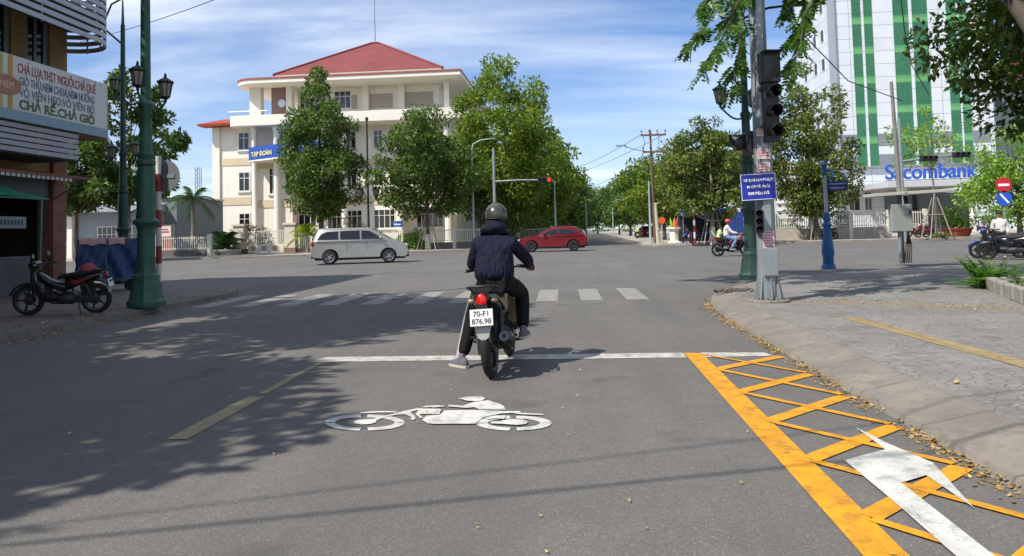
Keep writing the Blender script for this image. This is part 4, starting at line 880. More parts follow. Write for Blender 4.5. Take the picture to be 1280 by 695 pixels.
for k, pth in enumerate([[(945,-60,11.4),(925,-5,11.2),(903,48,11.0),(872,92,11.0)],[(930,-55,11.6),(905,-5,11.6),(880,35,11.5),(862,50,11.4)],[(946,-40,11.9),(930,10,11.9),(924,60,11.8),(914,112,11.7)],[(1030,-40,12.7),(1012,0,12.7),(998,40,12.7),(984,55,12.7)],[(1030,-30,11.8),(1006,18,11.7),(1000,60,11.6),(988,92,11.6)],
    [(915,-60,11.2),(892,-10,11.1),(874,12,11.0)],[(925,-30,12.4),(912,20,12.4),(898,60,12.3)],[(1000,-45,13.3),(985,5,13.3),(978,30,13.3)],[(1020,-45,12.9),(1008,10,12.9),(996,60,12.9),(984,86,12.9)],[(1050,-60,12.2),(1026,-20,12.2),(1012,8,12.2)],[(925,-60,13.4),(922,0,13.4),(926,70,13.4),(920,115,13.4)]]):
    br.append([q_(*p) for p in pth])
rd = random.Random(5)
for k in range(120):                                   # canopy above the picture
    a = rd.uniform(0, 2*PI); rr = 4.2*rd.random()**.5; b = Vector((-5.4+rr*.95*math.cos(a), .9+rr*.5*math.sin(a), 7.0+rd.uniform(.2,2.2))); e = b+Vector((math.cos(a)*1.7, math.sin(a)*1.7, rd.uniform(-.3,.5))); br.append([b, b.lerp(e,.5)+Vector((0,0,.2)), e])
tk = MB(); hub = Vector((-1.2,.5,5.6)); stk = []; tk.tube([(0,0,0),(-.15,.05,2),(-.5,.2,4),hub],[.24,.19,.16,.12],10); outl = []; rac = MB()
for i, b in enumerate(br):
    tk.tube([hub, hub.lerp(b[0],.5)+Vector((0,0,.35)), b[0]] + b[1:], [.06,.035,.022]+[.014]*(len(b)-2)+[.006], 6)
    for t_ in pinnate(b, outl, 17 if i < 11 else 15, .34 if i < 11 else .45, i): stk.append(t_)
tk.build('trunk', BARK, root, smooth=60)
for t_ in stk: outl.append((t_[0], (t_[2]-t_[0]).normalized(), Vector((.1,.2,1)), (t_[2]-t_[0]).length)); stalk_n = len(stk)
Pn = np.array([tuple(o[0]) for o in outl]); Dn = np.array([tuple(o[1]) for o in outl]); Nn = np.array([tuple(o[2]) for o in outl]); Ln = np.array([o[3] for o in outl])
Wn = Ln*.46; Wn[-stalk_n:] = .012
leaf_object('crown', leaf_arrays(Pn, Dn, Nn, Ln, Wn), L_FEA, root)
# palm and shrubs before the white building
def palm(loc, label, h, fr, n, mat, seed, thick=.09, name='palm', cat='palm', leafw=.03, trunk=True):
    rd = random.Random(seed); root = thing(name, label, cat, loc)
    if trunk: MB().tube([(0,0,0),(.05,0,h*.5),(0,.05,h)],[thick*1.5,thick,thick*.8],9).build('trunk', BARKP, root, smooth=60)
    for i in range(n):
        a = 2*PI*i/n+rd.uniform(-.2,.2); el = rd.uniform(.15,1.25); pts = []
        for k in range(8):
            t = k/7; pts.append(Vector((math.cos(a)*math.cos(el)*fr*t, math.sin(a)*math.cos(el)*fr*t, h+math.sin(el)*fr*t-fr*.75*t*t*(1.15-.5*el))))
        mb = MB(); mb.tube(pts, [.02]*7+[.006], 4); 
        for k in range(1, 8):
            for sub in (0,.5):
                if k == 7 and sub: continue
                p = pts[k].lerp(pts[k+1] if k < 7 else pts[k], sub); d = (pts[k]-pts[k-1]).normalized(); sd = d.cross(Vector((0,0,1))).normalized()
                for s_ in (-1,1):
                    e = p + (sd*s_*.8 + d*.55 + Vector((0,0,-.45)))*fr*.24*(1.15-.7*abs(k/7-.4)); w_ = d*leafw*fr
                    mb.add([p-w_, e, p+w_], [(0,1,2)])
        mb.build('frond', mat, root, recalc=False)
    return root
L_PALM = leafmat('leaf_palm', '#2c4a24', '#41602e', '#5f7a3a', .3)
palm(P_(241,53), 'dark coconut palm standing left of the white building', HT(250,241,53), 2.1, 18, L_PALM, 1, .14)
palm((P_(279,54.8)[0],54.8,.13), 'low clump of palms in the stone planter', .35, 2.6, 22, L_PALM, 2, name='palm_clump', cat='shrub', trunk=False)
palm((P_(384,55)[0],55,.13), 'yellow green fan palm bush by the gate pillar', 1.35, 1.7, 20, leafmat('leaf_palm_yellow','#6d8a2a','#8fa33a','#b0ae4a',.4), 3, name='palm_bush', cat='shrub')
def shrub(loc, label, rx, ry, h, mat, n=1500, L=.14, seed=1, name='shrub', cat='shrub', group=None, base=.1):
    global rng
    rng = np.random.default_rng(seed); rd = random.Random(seed); root = thing(name, label, cat, loc, 0, group); cen = []; rad = []
    for i in range(22):
        a = rd.uniform(0,2*PI); q = rd.random()**.5; z = base+(h-base)*rd.random()*(1-.45*q); cen.append((rx*q*math.cos(a)*.85, ry*q*math.sin(a)*.85, z)); rad.append(min(rx,h)*.34)
    mb = MB()
    for c in cen[:12]: mb.tube([(c[0]*.15,c[1]*.15,0),(c[0]*.6,c[1]*.6,c[2]*.6),c],[.02,.014,.005],5)
    mb.build('stems', BARK, root); leaf_object('foliage', scatter(cen, rad, [n//22]*22, L, .42, .5, .15, .8), mat, root); return root
shrub(P_(312,57.5), 'reddish green shrub behind the low gate', 1.9, .9, 2.7, L_RED, 2200, .2, 3)
shrub(P_(440,57.5), 'brownish clipped shrub above the silver van', 1.6, .9, 2.9, L_OLIVE, 2200, .2, 4)
shrub(P_(512,56.6), 'pale green plant beside the blue number plate fence', 1.1, .6, 2.0, L_LIGHT, 1200, .22, 5)
shrub(P_(640,60), 'dark hedge bush behind the signal mast', 2.8, 1.2, 3.4, L_DARK, 2600, .26, 6)
shrub(P_(680,66), 'dark green hedge behind the red car', 3, 1.2, 2.6, L_MID, 2400, .26, 7)
shrub((P_(1050,59)[0],59,.13), 'narrow dark conifer behind the bank fence', .9, .9, 3.4, L_DARK, 2000, .16, 8, name='conifer')
shrub((P_(985,60)[0],60,.13), 'low trimmed bush behind the white bank fence', 1.7, .7, 1.6, L_MID, 1400, .18, 9)
# fern like bush in the stone edged bed on the right
root = thing('fern_bush', 'bright fern like bush at the corner of the stone edged bed', 'plant', (7.3,13.85,.13)); rd = random.Random(3); outl = []; rac = MB()
for i in range(60):
    a = rd.uniform(0,2*PI); el = rd.uniform(.25,1.35); ln = rd.uniform(.55,1.0); o0 = Vector((rd.uniform(-.25,.25),rd.uniform(-.2,.2),0)); pts = [o0+Vector((math.cos(a)*math.cos(el)*ln*t, math.sin(a)*math.cos(el)*ln*t, math.sin(el)*ln*t-.32*ln*t*t)) for t in (0,.33,.66,1)]
    rac.tube(pts, [.008,.006,.004,.002], 4)
    for k in range(14):
        t = .2+.8*k/13; j = min(int(t*3),2); p = pts[j].lerp(pts[j+1], t*3-j); d = (pts[j+1]-pts[j]).normalized(); sd = d.cross(Vector((0,0,1))).normalized()
        for s_ in (-1,1): outl.append((p, (sd*s_+d*.6+Vector((0,0,rd.uniform(-.2,.3)))).normalized(), Vector((rd.uniform(-.4,.4),rd.uniform(-.4,.4),1)), rd.uniform(.11,.17)*(1.1-.6*t)))
L_FERN = leafmat('leaf_fern','#4d7a2c','#659138','#8aa848',.4,.5); rac.build('stems', L_FERN, root)
leaf_object('foliage', leaf_arrays(np.array([tuple(o[0]) for o in outl]), np.array([tuple(o[1]) for o in outl]), np.array([tuple(o[2]) for o in outl]), np.array([o[3] for o in outl]), np.array([o[3]*.34 for o in outl])), L_FERN, root)
# potted plants at the bank
POT = M('pot_red', '#8e3a2c', .6, var=.15, scale=3)
def potted(px, Y, label, w, h, mat, seed):
    root = shrub(P_(px,Y), label, w, w, h, mat, 1500, .2, seed, 'potted_plant', 'potted plant', None, .75)
    MB().lathe([(.62*w,0),(.8*w,.5),(.86*w,.52),(.86*w,.62),(.78*w,.62),(.74*w,.56),(.02,.55)], (0,0,0), 20).build('pot', POT, root, smooth=40)
potted(1197,57, 'layered dark green plant in a wide red pot by the bank entrance', 1.25, 2.5, L_MID, 31); potted(1243,56, 'light green plant in a red pot near the no entry sign', 1.1, 2.3, L_LIGHT, 32)
shrub(P_(1180,52), 'patch of low plants at the foot of the young staked tree', 1.0, .4, .35, L_OLIVE, 500, .12, 33, 'ground_plants', 'plant')

# wood closing the view far behind everything
rng = np.random.default_rng(77); cen = []; rad = []
for i in range(150):
    x = -150+300*(i+.5)/150+rng.uniform(-2,2); cen.append((x, 250+rng.uniform(-8,14), rng.uniform(.8,6.5))); rad.append(rng.uniform(2.2,4.2))
tag(leaf_object('far_trees', scatter(cen, rad, [110]*150, .95, .55, .5, .2, .8), L_FAR, None), 'soft green far off wood closing the view behind the junction', 'trees', kind='stuff')
cen = [(x_, 60+rng.uniform(0,4)+abs(x_)*.1, rng.uniform(.3,1.5)) for x_ in np.linspace(-6,-2.4,8)]
# ================================================================= street furniture
GREEN = M('lamp_green', '#2f5a48', .5, .15, var=.22, scale=5, dirt=('#3a2f22',.55,3.5)); BLACKP = M('black_iron', '#22262a', .5, .3, var=.15); STEEL = M('galvanised', '#8d9496', .5, .35, var=.12, scale=4, dirt=('#6b6257',.5,3)); DGREEN = M('lamp_dark_green','#27423a',.5,.2,var=.2,scale=5)
LGLASS = M('lantern_glass', '#8a8574', .25, var=.15); DARKB = M('dark_housing', '#26282b', .55, var=.12); LENS = M('dark_lens', '#141212', .25, spec=.6); TEALP = M('pale_teal_steel','#9db3b4',.5,.2,var=.08)
def lantern(root, p, s=1.0, mat=None):
    p = Vector(p); f = MB(); c = (p.x,p.y,p.z)
    f.lathe([(.001,-.30*s),(.05*s,-.29*s),(.03*s,-.25*s),(.10*s,-.20*s),(.11*s,-.17*s),(.001,-.17*s)], c, 8)
    f.lathe([(.19*s,.16*s),(.20*s,.19*s),(.13*s,.25*s),(.06*s,.29*s),(.03*s,.33*s),(.035*s,.37*s),(.001,.43*s)], c, 8); f.lathe([(.001,.155*s),(.19*s,.155*s)][::-1]+[(.19*s,.161*s)], c, 8)
    for k in range(8):
        a = 2*PI*k/8; f.tube([(p.x+.105*s*math.cos(a),p.y+.105*s*math.sin(a),p.z-.18*s),(p.x+.165*s*math.cos(a),p.y+.165*s*math.sin(a),p.z+.16*s)], .011*s, 5); f.ball((p.x+.19*s*math.cos(a),p.y+.19*s*math.sin(a),p.z+.2*s),.018*s,n=6,m=4)
    fo = f.build('lantern', mat or BLACKP, root, smooth=30)
    MB().lathe([(.10*s,-.17*s),(.155*s,.15*s)], c, 8).build('lantern_glass', LGLASS, fo); return fo
def arm_curve(a, b, lift, n=9):
    a, b = Vector(a), Vector(b); return [a.lerp(b,t)+Vector((0,0,-lift*math.sin(PI*t)*(1-t*.4))) for t in [i/(n-1) for i in range(n)]]
def ornate(loc, label, arms, ztop=8.0, k=1.0, mat=None, led=None, ls=1.0, cat='lamp post', group=None):
    r = thing('street_lamp', label, cat, loc, 0, group); mat = mat or GREEN
    MB().lathe([(.36*k,0),(.37*k,.1),(.33*k,.14),(.31*k,.2),(.25*k,.5),(.255*k,.58),(.20*k,.62),(.19*k,.7)], (0,0,0), 8, rot=PI/8).build('plinth', mat, r, smooth=20, bevel=.008)
    MB().lathe([(.175*k,.69),(.165*k,1.4),(.19*k,1.5),(.25*k,1.56),(.25*k,1.6),(.19*k,1.64),(.175*k,1.8),(.185*k,2.1),(.165*k,2.5),(.145*k,2.62),(.185*k,2.66),(.185*k,2.72),(.14*k,2.76),(.165*k,2.84),(.125*k,2.92),(.115*k,3.7),(.15*k,3.75),(.15*k,3.8),(.10*k,3.86),(.075*k,ztop)], (0,0,0), 20).build('post', mat, r, smooth=35)
    for dx, dy, z in arms:
        b = Vector((dx,dy,z-.3*ls)); MB().tube(arm_curve((0,0,z-.55*ls),b,.18), .022, 7).build('bracket_arm', mat, r, smooth=60); lantern(r, (dx,dy,z), ls, mat if mat is not GREEN else BLACKP)
    return r
la = ornate(G(183,383,.13)-Vector((0,0,.005)), 'big green ornate lamp post with two black lanterns by the blue cart', [(.40,-.02,4.05),(.06,-.36,4.22)], 9.0, .92, ls=.76)
lb = ornate((-13.1,20.7,.125), 'slimmer dark lamp post rising behind the blue cart', [(-.03,-.34,5.75),(-.42,.1,3.85),(.42,-.05,3.88)], 7.6, .8, DGREEN, ls=.85)
MB().tube([(0,0,7.5),(0,0,8.35)],[.05,.02],7).build('finial', BLACKP, lb); MB().tube([(.02,0,7.0),(-.55,0,7.5),(-.62,0,7.65),(-.35,0,8.25),(.3,0,8.55),(1.0,0,8.62)], [.03]*5+[.02], 7).build('bracket_arm', DGREEN, lb, smooth=60)
hd = MB(); hd.box((1.1,0,8.6),(.45,.16,.07)); hd.build('lamp_head', BLACKP, lb, bevel=.02)
lc = ornate(G(940,348,.13)-Vector((0,0,.005)), 'dark green ornate lamp post behind the grey signal pole', [(-.58,-.12,4.2),(.3,.5,4.2)], 9.0, .8, DGREEN, ls=.85)
MB().tube([(0,0,6.0),(.6,-.05,6.22),(1.15,-.1,6.25)],.03,7).build('bracket_arm', BLACKP, lc); hd = MB(); hd.box((1.25,-.1,6.27),(.62,.24,.09)); hd.build('lamp_head', BLACKP, lc, bevel=.03)
# round sign seen from behind on a red and white pole
def striped(loc, label, h, n, r0=.045, cat='sign post', name='striped_post', first=0):
    r = thing(name, label, cat, loc); WH = M('pole_white','#cfccc4',.5,dirt=('#8a8074',.4,4)); RD = M('pole_red','#8e2a22',.5,dirt=('#4d2018',.4,4))
    MB().cyl((0,0,0),(0,0,h),r0,r0,14).build('pole', WH, r, smooth=40)
    for i in range(n):
        if i % 2 == first: MB().cyl((0,0,h*i/n+.01),(0,0,h*(i+1)/n),r0+.003,r0+.003,14).build('red_band', RD, r, smooth=40)
    return r
p = A(198.5,300,14.6); s = striped((p.x,14.6,.13), 'red and white pole with the grey back of a round sign', 2.95, 8, .055)
d_ = MB(); d_.lathe([(.001,.0),(.33,.0),(.33,.012),(.001,.012)], (.08,.075,2.55), 32, 'y'); d_.v = d_.v; d_.build('sign_disc', M('sign_back','#7b7f82',.5,.4), s, smooth=40)
MB().bx(-.15,.3,.06,.074,2.5,2.58).build('sign_clamp', STEEL, s)
# grey traffic signal pole
tp = thing('signal_pole', 'grey octagonal signal pole with a dark countdown traffic light', 'traffic light', G(961,377,.13)+Vector((0,0,-.003)))
MB().lathe([(.165,0.05),(.15,1),(.135,3),(.12,8.5)], (0,0,0), 8, rot=PI/8).build('pole', STEEL, tp, smooth=20)
bp = MB(); bp.lathe([(.24,.0),(.24,.045),(.001,.045)], (0,0,0), 24); 
MB().lathe([(.33,-.06),(.33,.03),(.31,.045),(.001,.045)], (0,0,0), 26).build('concrete_footing', KERB, tp, smooth=30)
for kx in range(8):
    a = 2*PI*kx/8; g = MB(); g.prism([(.14,.05),(.225,.05),(.225,.09),(.16,.42),(.14,.42)],-.009,.009,'y'); g.move(Matrix.Rotation(a,4,'Z')); g.build('gusset', STEEL, tp)
    b = MB(); b.cyl((.2*math.cos(a+.39),.2*math.sin(a+.39),.04),(.2*math.cos(a+.39),.2*math.sin(a+.39),.09),.018,.018,6); b.build('anchor_bolt', STEEL, tp)
hb = MB(); hb.bx(-.10,.12,-.20,-.15,.42,.86); hb.build('access_hatch', STEEL, tp, bevel=.01)
def signal(root, x, y, z, rz, w=.30, n=3, lit=None, name='signal_head', ph=1.02):
    """vertical signal head, front faces local -y before rotation"""
    R_ = Matrix.Translation((x,y,z)) @ Matrix.Rotation(rz,4,'Z'); h = w*n*ph
    b = MB(); b.bx(-w/2,w/2,-.02,.16,0,h); b.move(R_); bo = b.build(name, DARKB, root, bevel=.012)
    for i in range(n):
        zc = h*(i+.5)/n; l = MB(); l.lathe([(.001,-.045),(w*.26,-.04),(w*.36,-.022),(w*.36,-.01)],(0,0,zc),20,'y'); l.move(R_)
        l.build('lens', lit if (lit and i == n-1) else LENS, bo, smooth=50)
        v = MB(); rr = w*.42; ring_o = []; ring_i = []
        for k in range(13):
            a = -.25*PI+1.5*PI*k/12; ring_o.append((rr*math.cos(a), -.021, zc+rr*math.sin(a))); ring_i.append((rr*math.cos(a), -.20-.05*math.sin(a), zc+rr*math.sin(a)))
        v.loft([ring_o, ring_i], False, False); v.move(R_); vo = v.build('visor', DARKB, bo, smooth=50); sd = vo.modifiers.new('t','SOLIDIFY'); sd.thickness = .006
    return bo
signal(tp, .12,-.20, 2.52, math.radians(8), .235, ph=1.33)
cbx = MB(); cbx.bx(-.155,.155,-.03,.15,0,.48); cbx.move(Matrix.Translation((.12,-.22,3.46))@Matrix.Rotation(math.radians(8),4,'Z')); cbo = cbx.build('countdown_box', DARKB, tp, bevel=.012)
cf = MB(); cf.bx(-.12,.12,-.036,-.031,.08,.42); cf.move(Matrix.Translation((.12,-.22,3.46))@Matrix.Rotation(math.radians(8),4,'Z')); cf.build('countdown_screen', M('countdown_dark','#1a1715',.3,var=.3,scale=30), cbo)
vz = MB(); vz.bx(-.16,.16,-.16,-.031,.47,.485); vz.move(Matrix.Translation((.12,-.22,3.46))@Matrix.Rotation(math.radians(8),4,'Z')); vz.build('hood', DARKB, cbo)
signal(tp, -.2,.3, 2.38, -PI/2, .36, 1); signal(tp, -.13,-.14, 1.1, math.radians(-12), .12, 3)
for z_ in (2.75,3.35): MB().bx(-.05,.14,-.19,.0,z_,z_+.04).build('mounting_bracket', DARKB, tp)
sgn = MB(); sgn.box((-.13,-.175,1.82),(.56,.012,.42),(0,math.radians(-2),math.radians(4))); so_ = sgn.build('blue_sign', M('sign_navy','#20309c',.4,var=.06), tp, bevel=.004)
sb2 = MB()
for dx, dz, sx, sz in ((0,.2,.54,.008),(0,-.2,.54,.008),(-.268,0,.008,.4),(.268,0,.008,.4)): sb2.box((-.13+dx,-.183+dx*.07,1.82+dz+dx*.03),(sx,.004,sz),(0,math.radians(-2),math.radians(4)))
sb2.build('sign_border', WLET, so_)
for t_, dz in (('XE 2 BÁNH ĐƯỢC',.105),('PHÉP RẼ PHẢI',0),('KHI ĐÈN ĐỎ',-.105)): text(t_, .058, WLET, so_, (-.13,-.1835,1.82+dz), (PI/2,math.radians(-2),math.radians(4)), bold=.0022)
ST = M('sticker_pale','#cfbcb8',.7,var=.08,scale=9,dirt=('#a08a86',.5,9)); SR = M('sticker_red','#b8606a',.6,var=.2,scale=20)
for z0_, z1_, w_, dx in ((2.62,2.74,.2,-.02),(2.26,2.42,.2,-.02),(2.06,2.2,.2,-.03),(.78,1.12,.18,.0),(.66,.8,.19,.02)):
    s_ = MB(); s_.bx(dx-w_/2,dx+w_/2,-.149,-.146,z0_,z1_); so2 = s_.build('sticker', ST, tp); rr_ = random.Random(int(z0_*100)); q = MB(); zz_ = z1_-.035
    while zz_ > z0_+.012:
        x_ = dx-w_/2+.012
        while x_ < dx+w_/2-.03: l_ = rr_.uniform(.01,.028); q.bx(x_,x_+l_,-.151,-.1492,zz_,zz_+.022); x_ += l_+.007
        zz_ -= .042
    q.build('red_print', SR, so2)
# blue footed street name post
bpst = thing('street_name_post', 'grey post on a bright blue vase foot with a street name plate', 'sign post', G(1036,336,.13)); BLU = M('post_blue','#235c94',.5,var=.2,scale=5,dirt=('#3a4650',.4,4)); GP = M('post_grey','#a9b0b4',.45,.2)
MB().lathe([(.19,0),(.17,.1),(.14,.13),(.135,.3),(.16,.42),(.145,.62),(.105,.95),(.09,1.1),(.115,1.14),(.115,1.2),(.078,1.24),(.095,1.34),(.08,1.45),(.06,1.5)],(0,0,0),18).build('foot', BLU, bpst, smooth=40)
MB().cyl((0,0,1.49),(0,0,2.75),.052,.045,14).build('pole', GP, bpst, smooth=40)
MB().lathe([(.05,2.5),(.09,2.54),(.05,2.6),(.06,2.72),(.10,2.77),(.05,2.82),(.03,2.88),(.001,2.92)],(0,0,0),14).build('finial', BLU, bpst, smooth=40)
cr = MB(); cr.torus((.09,0,2.5),.13,.03,'y',16,6); cr.build('scroll', BLU, bpst, smooth=50)
pt = MB(); pt.bx(.06,.58,-.012,.012,2.08,2.33); po = pt.build('name_plate', M('plate_navy','#1f2f6b',.4), bpst, bevel=.004); q = MB(); q.bx(.1,.54,-.0145,-.0125,2.24,2.28); q.bx(.13,.5,-.0145,-.0125,2.13,2.17); q.build('plate_lettering', M('plate_ink','#8d9bd0',.5), po)
# roofed service pole with an electric cabinet
cp = thing('service_pole', 'service pole with grey cabinet small slab roof and hanging cables', 'utility pole', G(1128,329,.13))
MB().tube([(0,0,0),(.01,0,2.6),(-.06,0,5.3)],[.075,.065,.045],12).build('pole', M('pole_weathered','#7d7a74',.7,var=.2,scale=4), cp, smooth=40)
sl = MB(); sl.box((.25,0,2.02),(2.2,.9,.09),(0,math.radians(-2.2),0)); sl.build('slab_roof', M('slab_white','#b3b2aa',.7,var=.08,scale=4), cp, bevel=.01)
cbx = MB(); cbx.bx(-.36,.2,-.34,-.08,.92,1.7); cbo = cbx.build('cabinet', M('cabinet_grey','#8f948f',.5,var=.08,scale=3), cp, bevel=.015); MB().bx(.12,.15,-.352,-.341,1.4,1.52).build('handle', DARKB, cbo)
sp_ = MB(); sp_.cyl((-.12,-.2,0),(-.12,-.2,.92),.05); sp_.build('cabinet_post', STEEL, cp)
CAB = M('cable_brown','#4a372c',.7)
for kx in range(4):
    rd = random.Random(kx); MB().tube([(.1+.03*kx,-.06,1.95),(.12+.03*kx,-.09,1.6),(.2-.02*kx,-.1,1.0),(.08+.05*kx,-.12,.5),(.0+.06*kx,-.15,.02)],.018,6).build('cable', CAB, cp, smooth=60)
# far traffic signal masts
LITR = M('red_lamp','#c01818',.3,emit='#ff1a10',es=5)
def mast(px, Y, h, arm, z, label, ybase=.13, heads=(1.0,), lit=True, sl=0):
    p = A(px,300,Y); r = thing('signal_mast', label, 'traffic light', (p.x,Y,ybase)); MB().tube([(0,0,0),(0,0,h)],[.13,.09],12).build('mast', STEEL, r, smooth=40)
    MB().tube([(0,0,z),(arm*.5,0,z+sl*.5+.05),(arm,0,z+sl)],[.08,.065,.05],10).build('mast_arm', STEEL, r, smooth=40)
    for f in heads:
        b = MB(); b.bx(arm*f-.5,arm*f+.5,-.2,-.05,z+sl*f-.17,z+sl*f+.17); bo = b.build('signal_head', DARKB, r, bevel=.02)
        for i in (-1,0,1):
            l = MB(); l.lathe([(.001,-.24),(.1,-.23),(.12,-.205)],(arm*f+i*.31,0,z+sl*f),14,'y'); l.build('lens', LITR if (lit and i == 1) else LENS, bo)
            v = MB(); v.loft([[(arm*f+i*.31+.13*math.cos(a),-.2,z+sl*f+.13*math.sin(a)) for a in [PI*j/8 for j in range(9)]],[(arm*f+i*.31+.13*math.cos(a),-.42,z+sl*f+.13*math.sin(a)) for a in [PI*j/8 for j in range(9)]]],False,False); v.build('visor', DARKB, bo)
    return r
m1 = mast(619.5, 52.6, A(619,188,52.6).z, A(690,226,52.6).x-A(619.5,226,52.6).x-.4, A(650,226,52.6).z-.13, 'signal mast with a red light on its arm behind the rider', heads=(1.0,))
b = MB(); b.bx(-.2,.14,-.3,-.14,2.6,3.3); bo = b.build('signal_head', DARKB, m1, bevel=.02); MB().lathe([(.001,-.34),(.1,-.33),(.11,-.305)],(-.03,0,3.1),12,'y').build('lens', LITR, bo)
m2 = mast(1131, 47, A(1131,150,47).z, A(1212,190,47).x-A(1131,190,47).x, A(1131,202,47).z-.13, 'signal mast whose arm crosses before the bank sign', heads=(.42,.92), lit=False, sl=.32)
def simple_lamp(px, Y, h, arm, label, side=1, mat=None, base_z=.13):
    p = A(px,300,Y); r = thing('road_lamp', label, 'lamp post', (p.x,Y,base_z)); mat = mat or TEALP
    MB().tube([(0,0,0),(0,0,h*.35),(0,0,h)],[.11,.085,.055],10).build('pole', mat, r, smooth=40)
    if arm: MB().tube([(0,0,h-.02),(side*.1,0,h+.45),(side*arm*.45,0,h+.75),(side*arm,0,h+.82)],[.055,.05,.045,.04],8).build('bracket_arm', mat, r, smooth=60); b = MB(); b.box((side*(arm+.3),0,h+.83),(.75,.25,.1)); b.build('lamp_head', STEEL, r, bevel=.03)
    return r
simple_lamp(592.5, 57, A(592,188,57).z-.1, 1.5, 'pale curved street lamp left of the signal mast'); simple_lamp(695, 60.2, A(695,226,60).z-.1, 0, 'plain pale green pole rising behind the red car')
simple_lamp(767, 112, A(767,256,112).z-.1, 2.0, 'small street lamp far down the tree lined road'); simple_lamp(733.5, 75, A(733,250,75).z, 0, 'thin green post right of the red car'); simple_lamp(790,150,A(790,262,150).z,1.6,'tiny street lamp in the distance at the end of the road', -1)
bl = thing('lantern_post', 'tall black post with two small lanterns before the white building', 'lamp post', P_(461,55)); hh = A(461,148,55).z
MB().lathe([(.2,0),(.2,.4),(.12,.6),(.1,1.0),(.08,3),(.06,hh-.3),(.12,hh-.28),(.12,hh-.1),(.03,hh)],(0,0,0),12).build('post', BLACKP, bl, smooth=40)
zl_ = A(461,243,55).z
for sx in (-.62,.62): MB().tube(arm_curve((0,0,zl_-.6),(sx,0,zl_-.45),.3),.035,7).build('bracket_arm', BLACKP, bl); lantern(bl,(sx,0,zl_),1.5)
# utility pole with cross arms, lamp and concrete neighbour
up_ = thing('power_pole', 'tall brown power pole with two insulated cross arms', 'utility pole', (A(819,300,58.5).x,58.5,.13)); CPOLE = M('pole_concrete','#b3aa98',.8,var=.15,scale=3); BPOLE = M('pole_brown','#6b4f40',.8,var=.2)
hp = A(817,164,58.5).z; MB().tube([(0,0,0),(-.05,0,hp*.5),(-.1,0,hp)],[.14,.11,.07],10).build('pole', BPOLE, up_, smooth=40)
for py_, l0, l1 in ((169,801,832),(190,803,832)):
    z = A(817,py_,58.5).z-.13; xa_, xb_ = A(l0,py_,58.5).x-up_.location.x, A(l1,py_,58.5).x-up_.location.x; q = MB(); q.bx(xa_,xb_,-.2,-.08,z-.07,z+.07); qo = q.build('cross_arm', BPOLE, up_)
    for f in (.02,.33,.66,.98): MB().lathe([(.05,0),(.07,.08),(.04,.14),(.07,.2),(.05,.3),(.001,.34)],(xa_+(xb_-xa_)*f,-.14,z+.07),8).build('insulator', M('insulator','#5d3f36',.3), qo)
wj = MB()
for sx in (-.7,.6): wj.tube([(sx,-.14,A(817,169,58.5).z),(sx*.8,-.2,A(817,180,58.5).z),(sx*1.05,-.14,A(817,190,58.5).z-.2)],.02,5)
wj.tube([(-.8,-.1,A(817,190,58.5).z-.2),(-.35,-.15,6),(-.2,-.1,3)],.03,5); wj.build('jumper_wires', BLACKP, up_)
MB().tube([(-.08,-.1,A(817,192,58.5).z),(-1.2,-.2,A(817,190,58.5).z+.05),(-2.1,-.2,A(817,186,58.5).z+.1)],.035,6).build('lamp_arm', STEEL, up_); b = MB(); b.box((-2.4,-.2,A(817,185,58.5).z+.12),(.8,.25,.1)); b.build('lamp_head', STEEL, up_)
simple_lamp(813.5, 57, A(813,228,57).z, 0, 'pale teal pole standing just left of the power pole')
cpo = thing('concrete_pole', 'short white tapered concrete pole right of the power pole', 'pole', (A(823,300,56).x,56,.13)); MB().tube([(0,0,0),(-.12,0,3.0)],[.16,.11],12).build('pole', CPOLE, cpo, smooth=40); MB().bx(-.25,.05,-.09,.09,2.95,3.06).build('cap', CPOLE, cpo)
# ---------------------------------------------------------------- fences
FW = M('fence_white','#d2cdc0',.6,var=.06,dirt=('#a09684',.4,1.5)); FB = M('fence_base','#a79f92',.8,var=.1,dirt=('#6f675c',.5,1.2)); PILL = M('pillar_cream','#cfc3ae',.8,var=.08,dirt=('#8a7f70',.4,1.5)); FGREY = M('fence_grey','#8f9497',.5,.3)
def fence(px0, px1, Y, label, h=1.55, base_h=.5, pitch=.16, posts=2.6, fm=None, bm=None, loc_name='fence', dark=None):
    x0, x1 = A(px0,300,Y).x, A(px1,300,Y).x; r = thing(loc_name, label, 'fence', ((x0+x1)/2,Y,.13)); L = x1-x0; fm = fm or FW
    MB().bx(-L/2,L/2,-.12,.12,0,base_h).build('base_wall', bm or FB, r, bevel=.01); q = MB(); n = int(L/pitch)
    for i in range(n+1): x = -L/2+L*i/n; q.bx(x-.022,x+.022,-.02,.02,base_h,h-.05)
    q.bx(-L/2,L/2,-.03,.03,base_h+.1,base_h+.15); q.bx(-L/2,L/2,-.031,.031,h-.2,h-.14); q.build('railing', fm, r)
    n = max(1,int(L/posts))
    for i in range(n+1): x = -L/2+L*i/n; MB().bx(x-.14,x+.14,-.15,.15,0,h+.08).build('fence_post', fm, r, bevel=.015)
    return r
fence(198, 262, 52.5, 'white railing fence beside the red notice board', 1.5, .45, fm=FW, bm=M('base_dark','#5d5a56',.8))
fence(470, 618, 57.3, 'white post and rail fence under the dark round tree', 1.6, .5, bm=M('base_stone','#6f685f',.8))
fence(618, 690, 62.5, 'white fence stretch behind the signal mast and red car', 1.5, .5)
fence(358, 420, 57.2, 'dark railing fence behind the yellow palm bush', 1.5, .35, fm=M('rail_darkgrey','#5c6264',.5,.3), bm=PILL)
fence(968, 1112, 57.5, 'white bank fence with railings over a low wall', 2.0, .85); fence(1128, 1158, 57.5, 'short white fence right of the service pole', 2.0, .85)
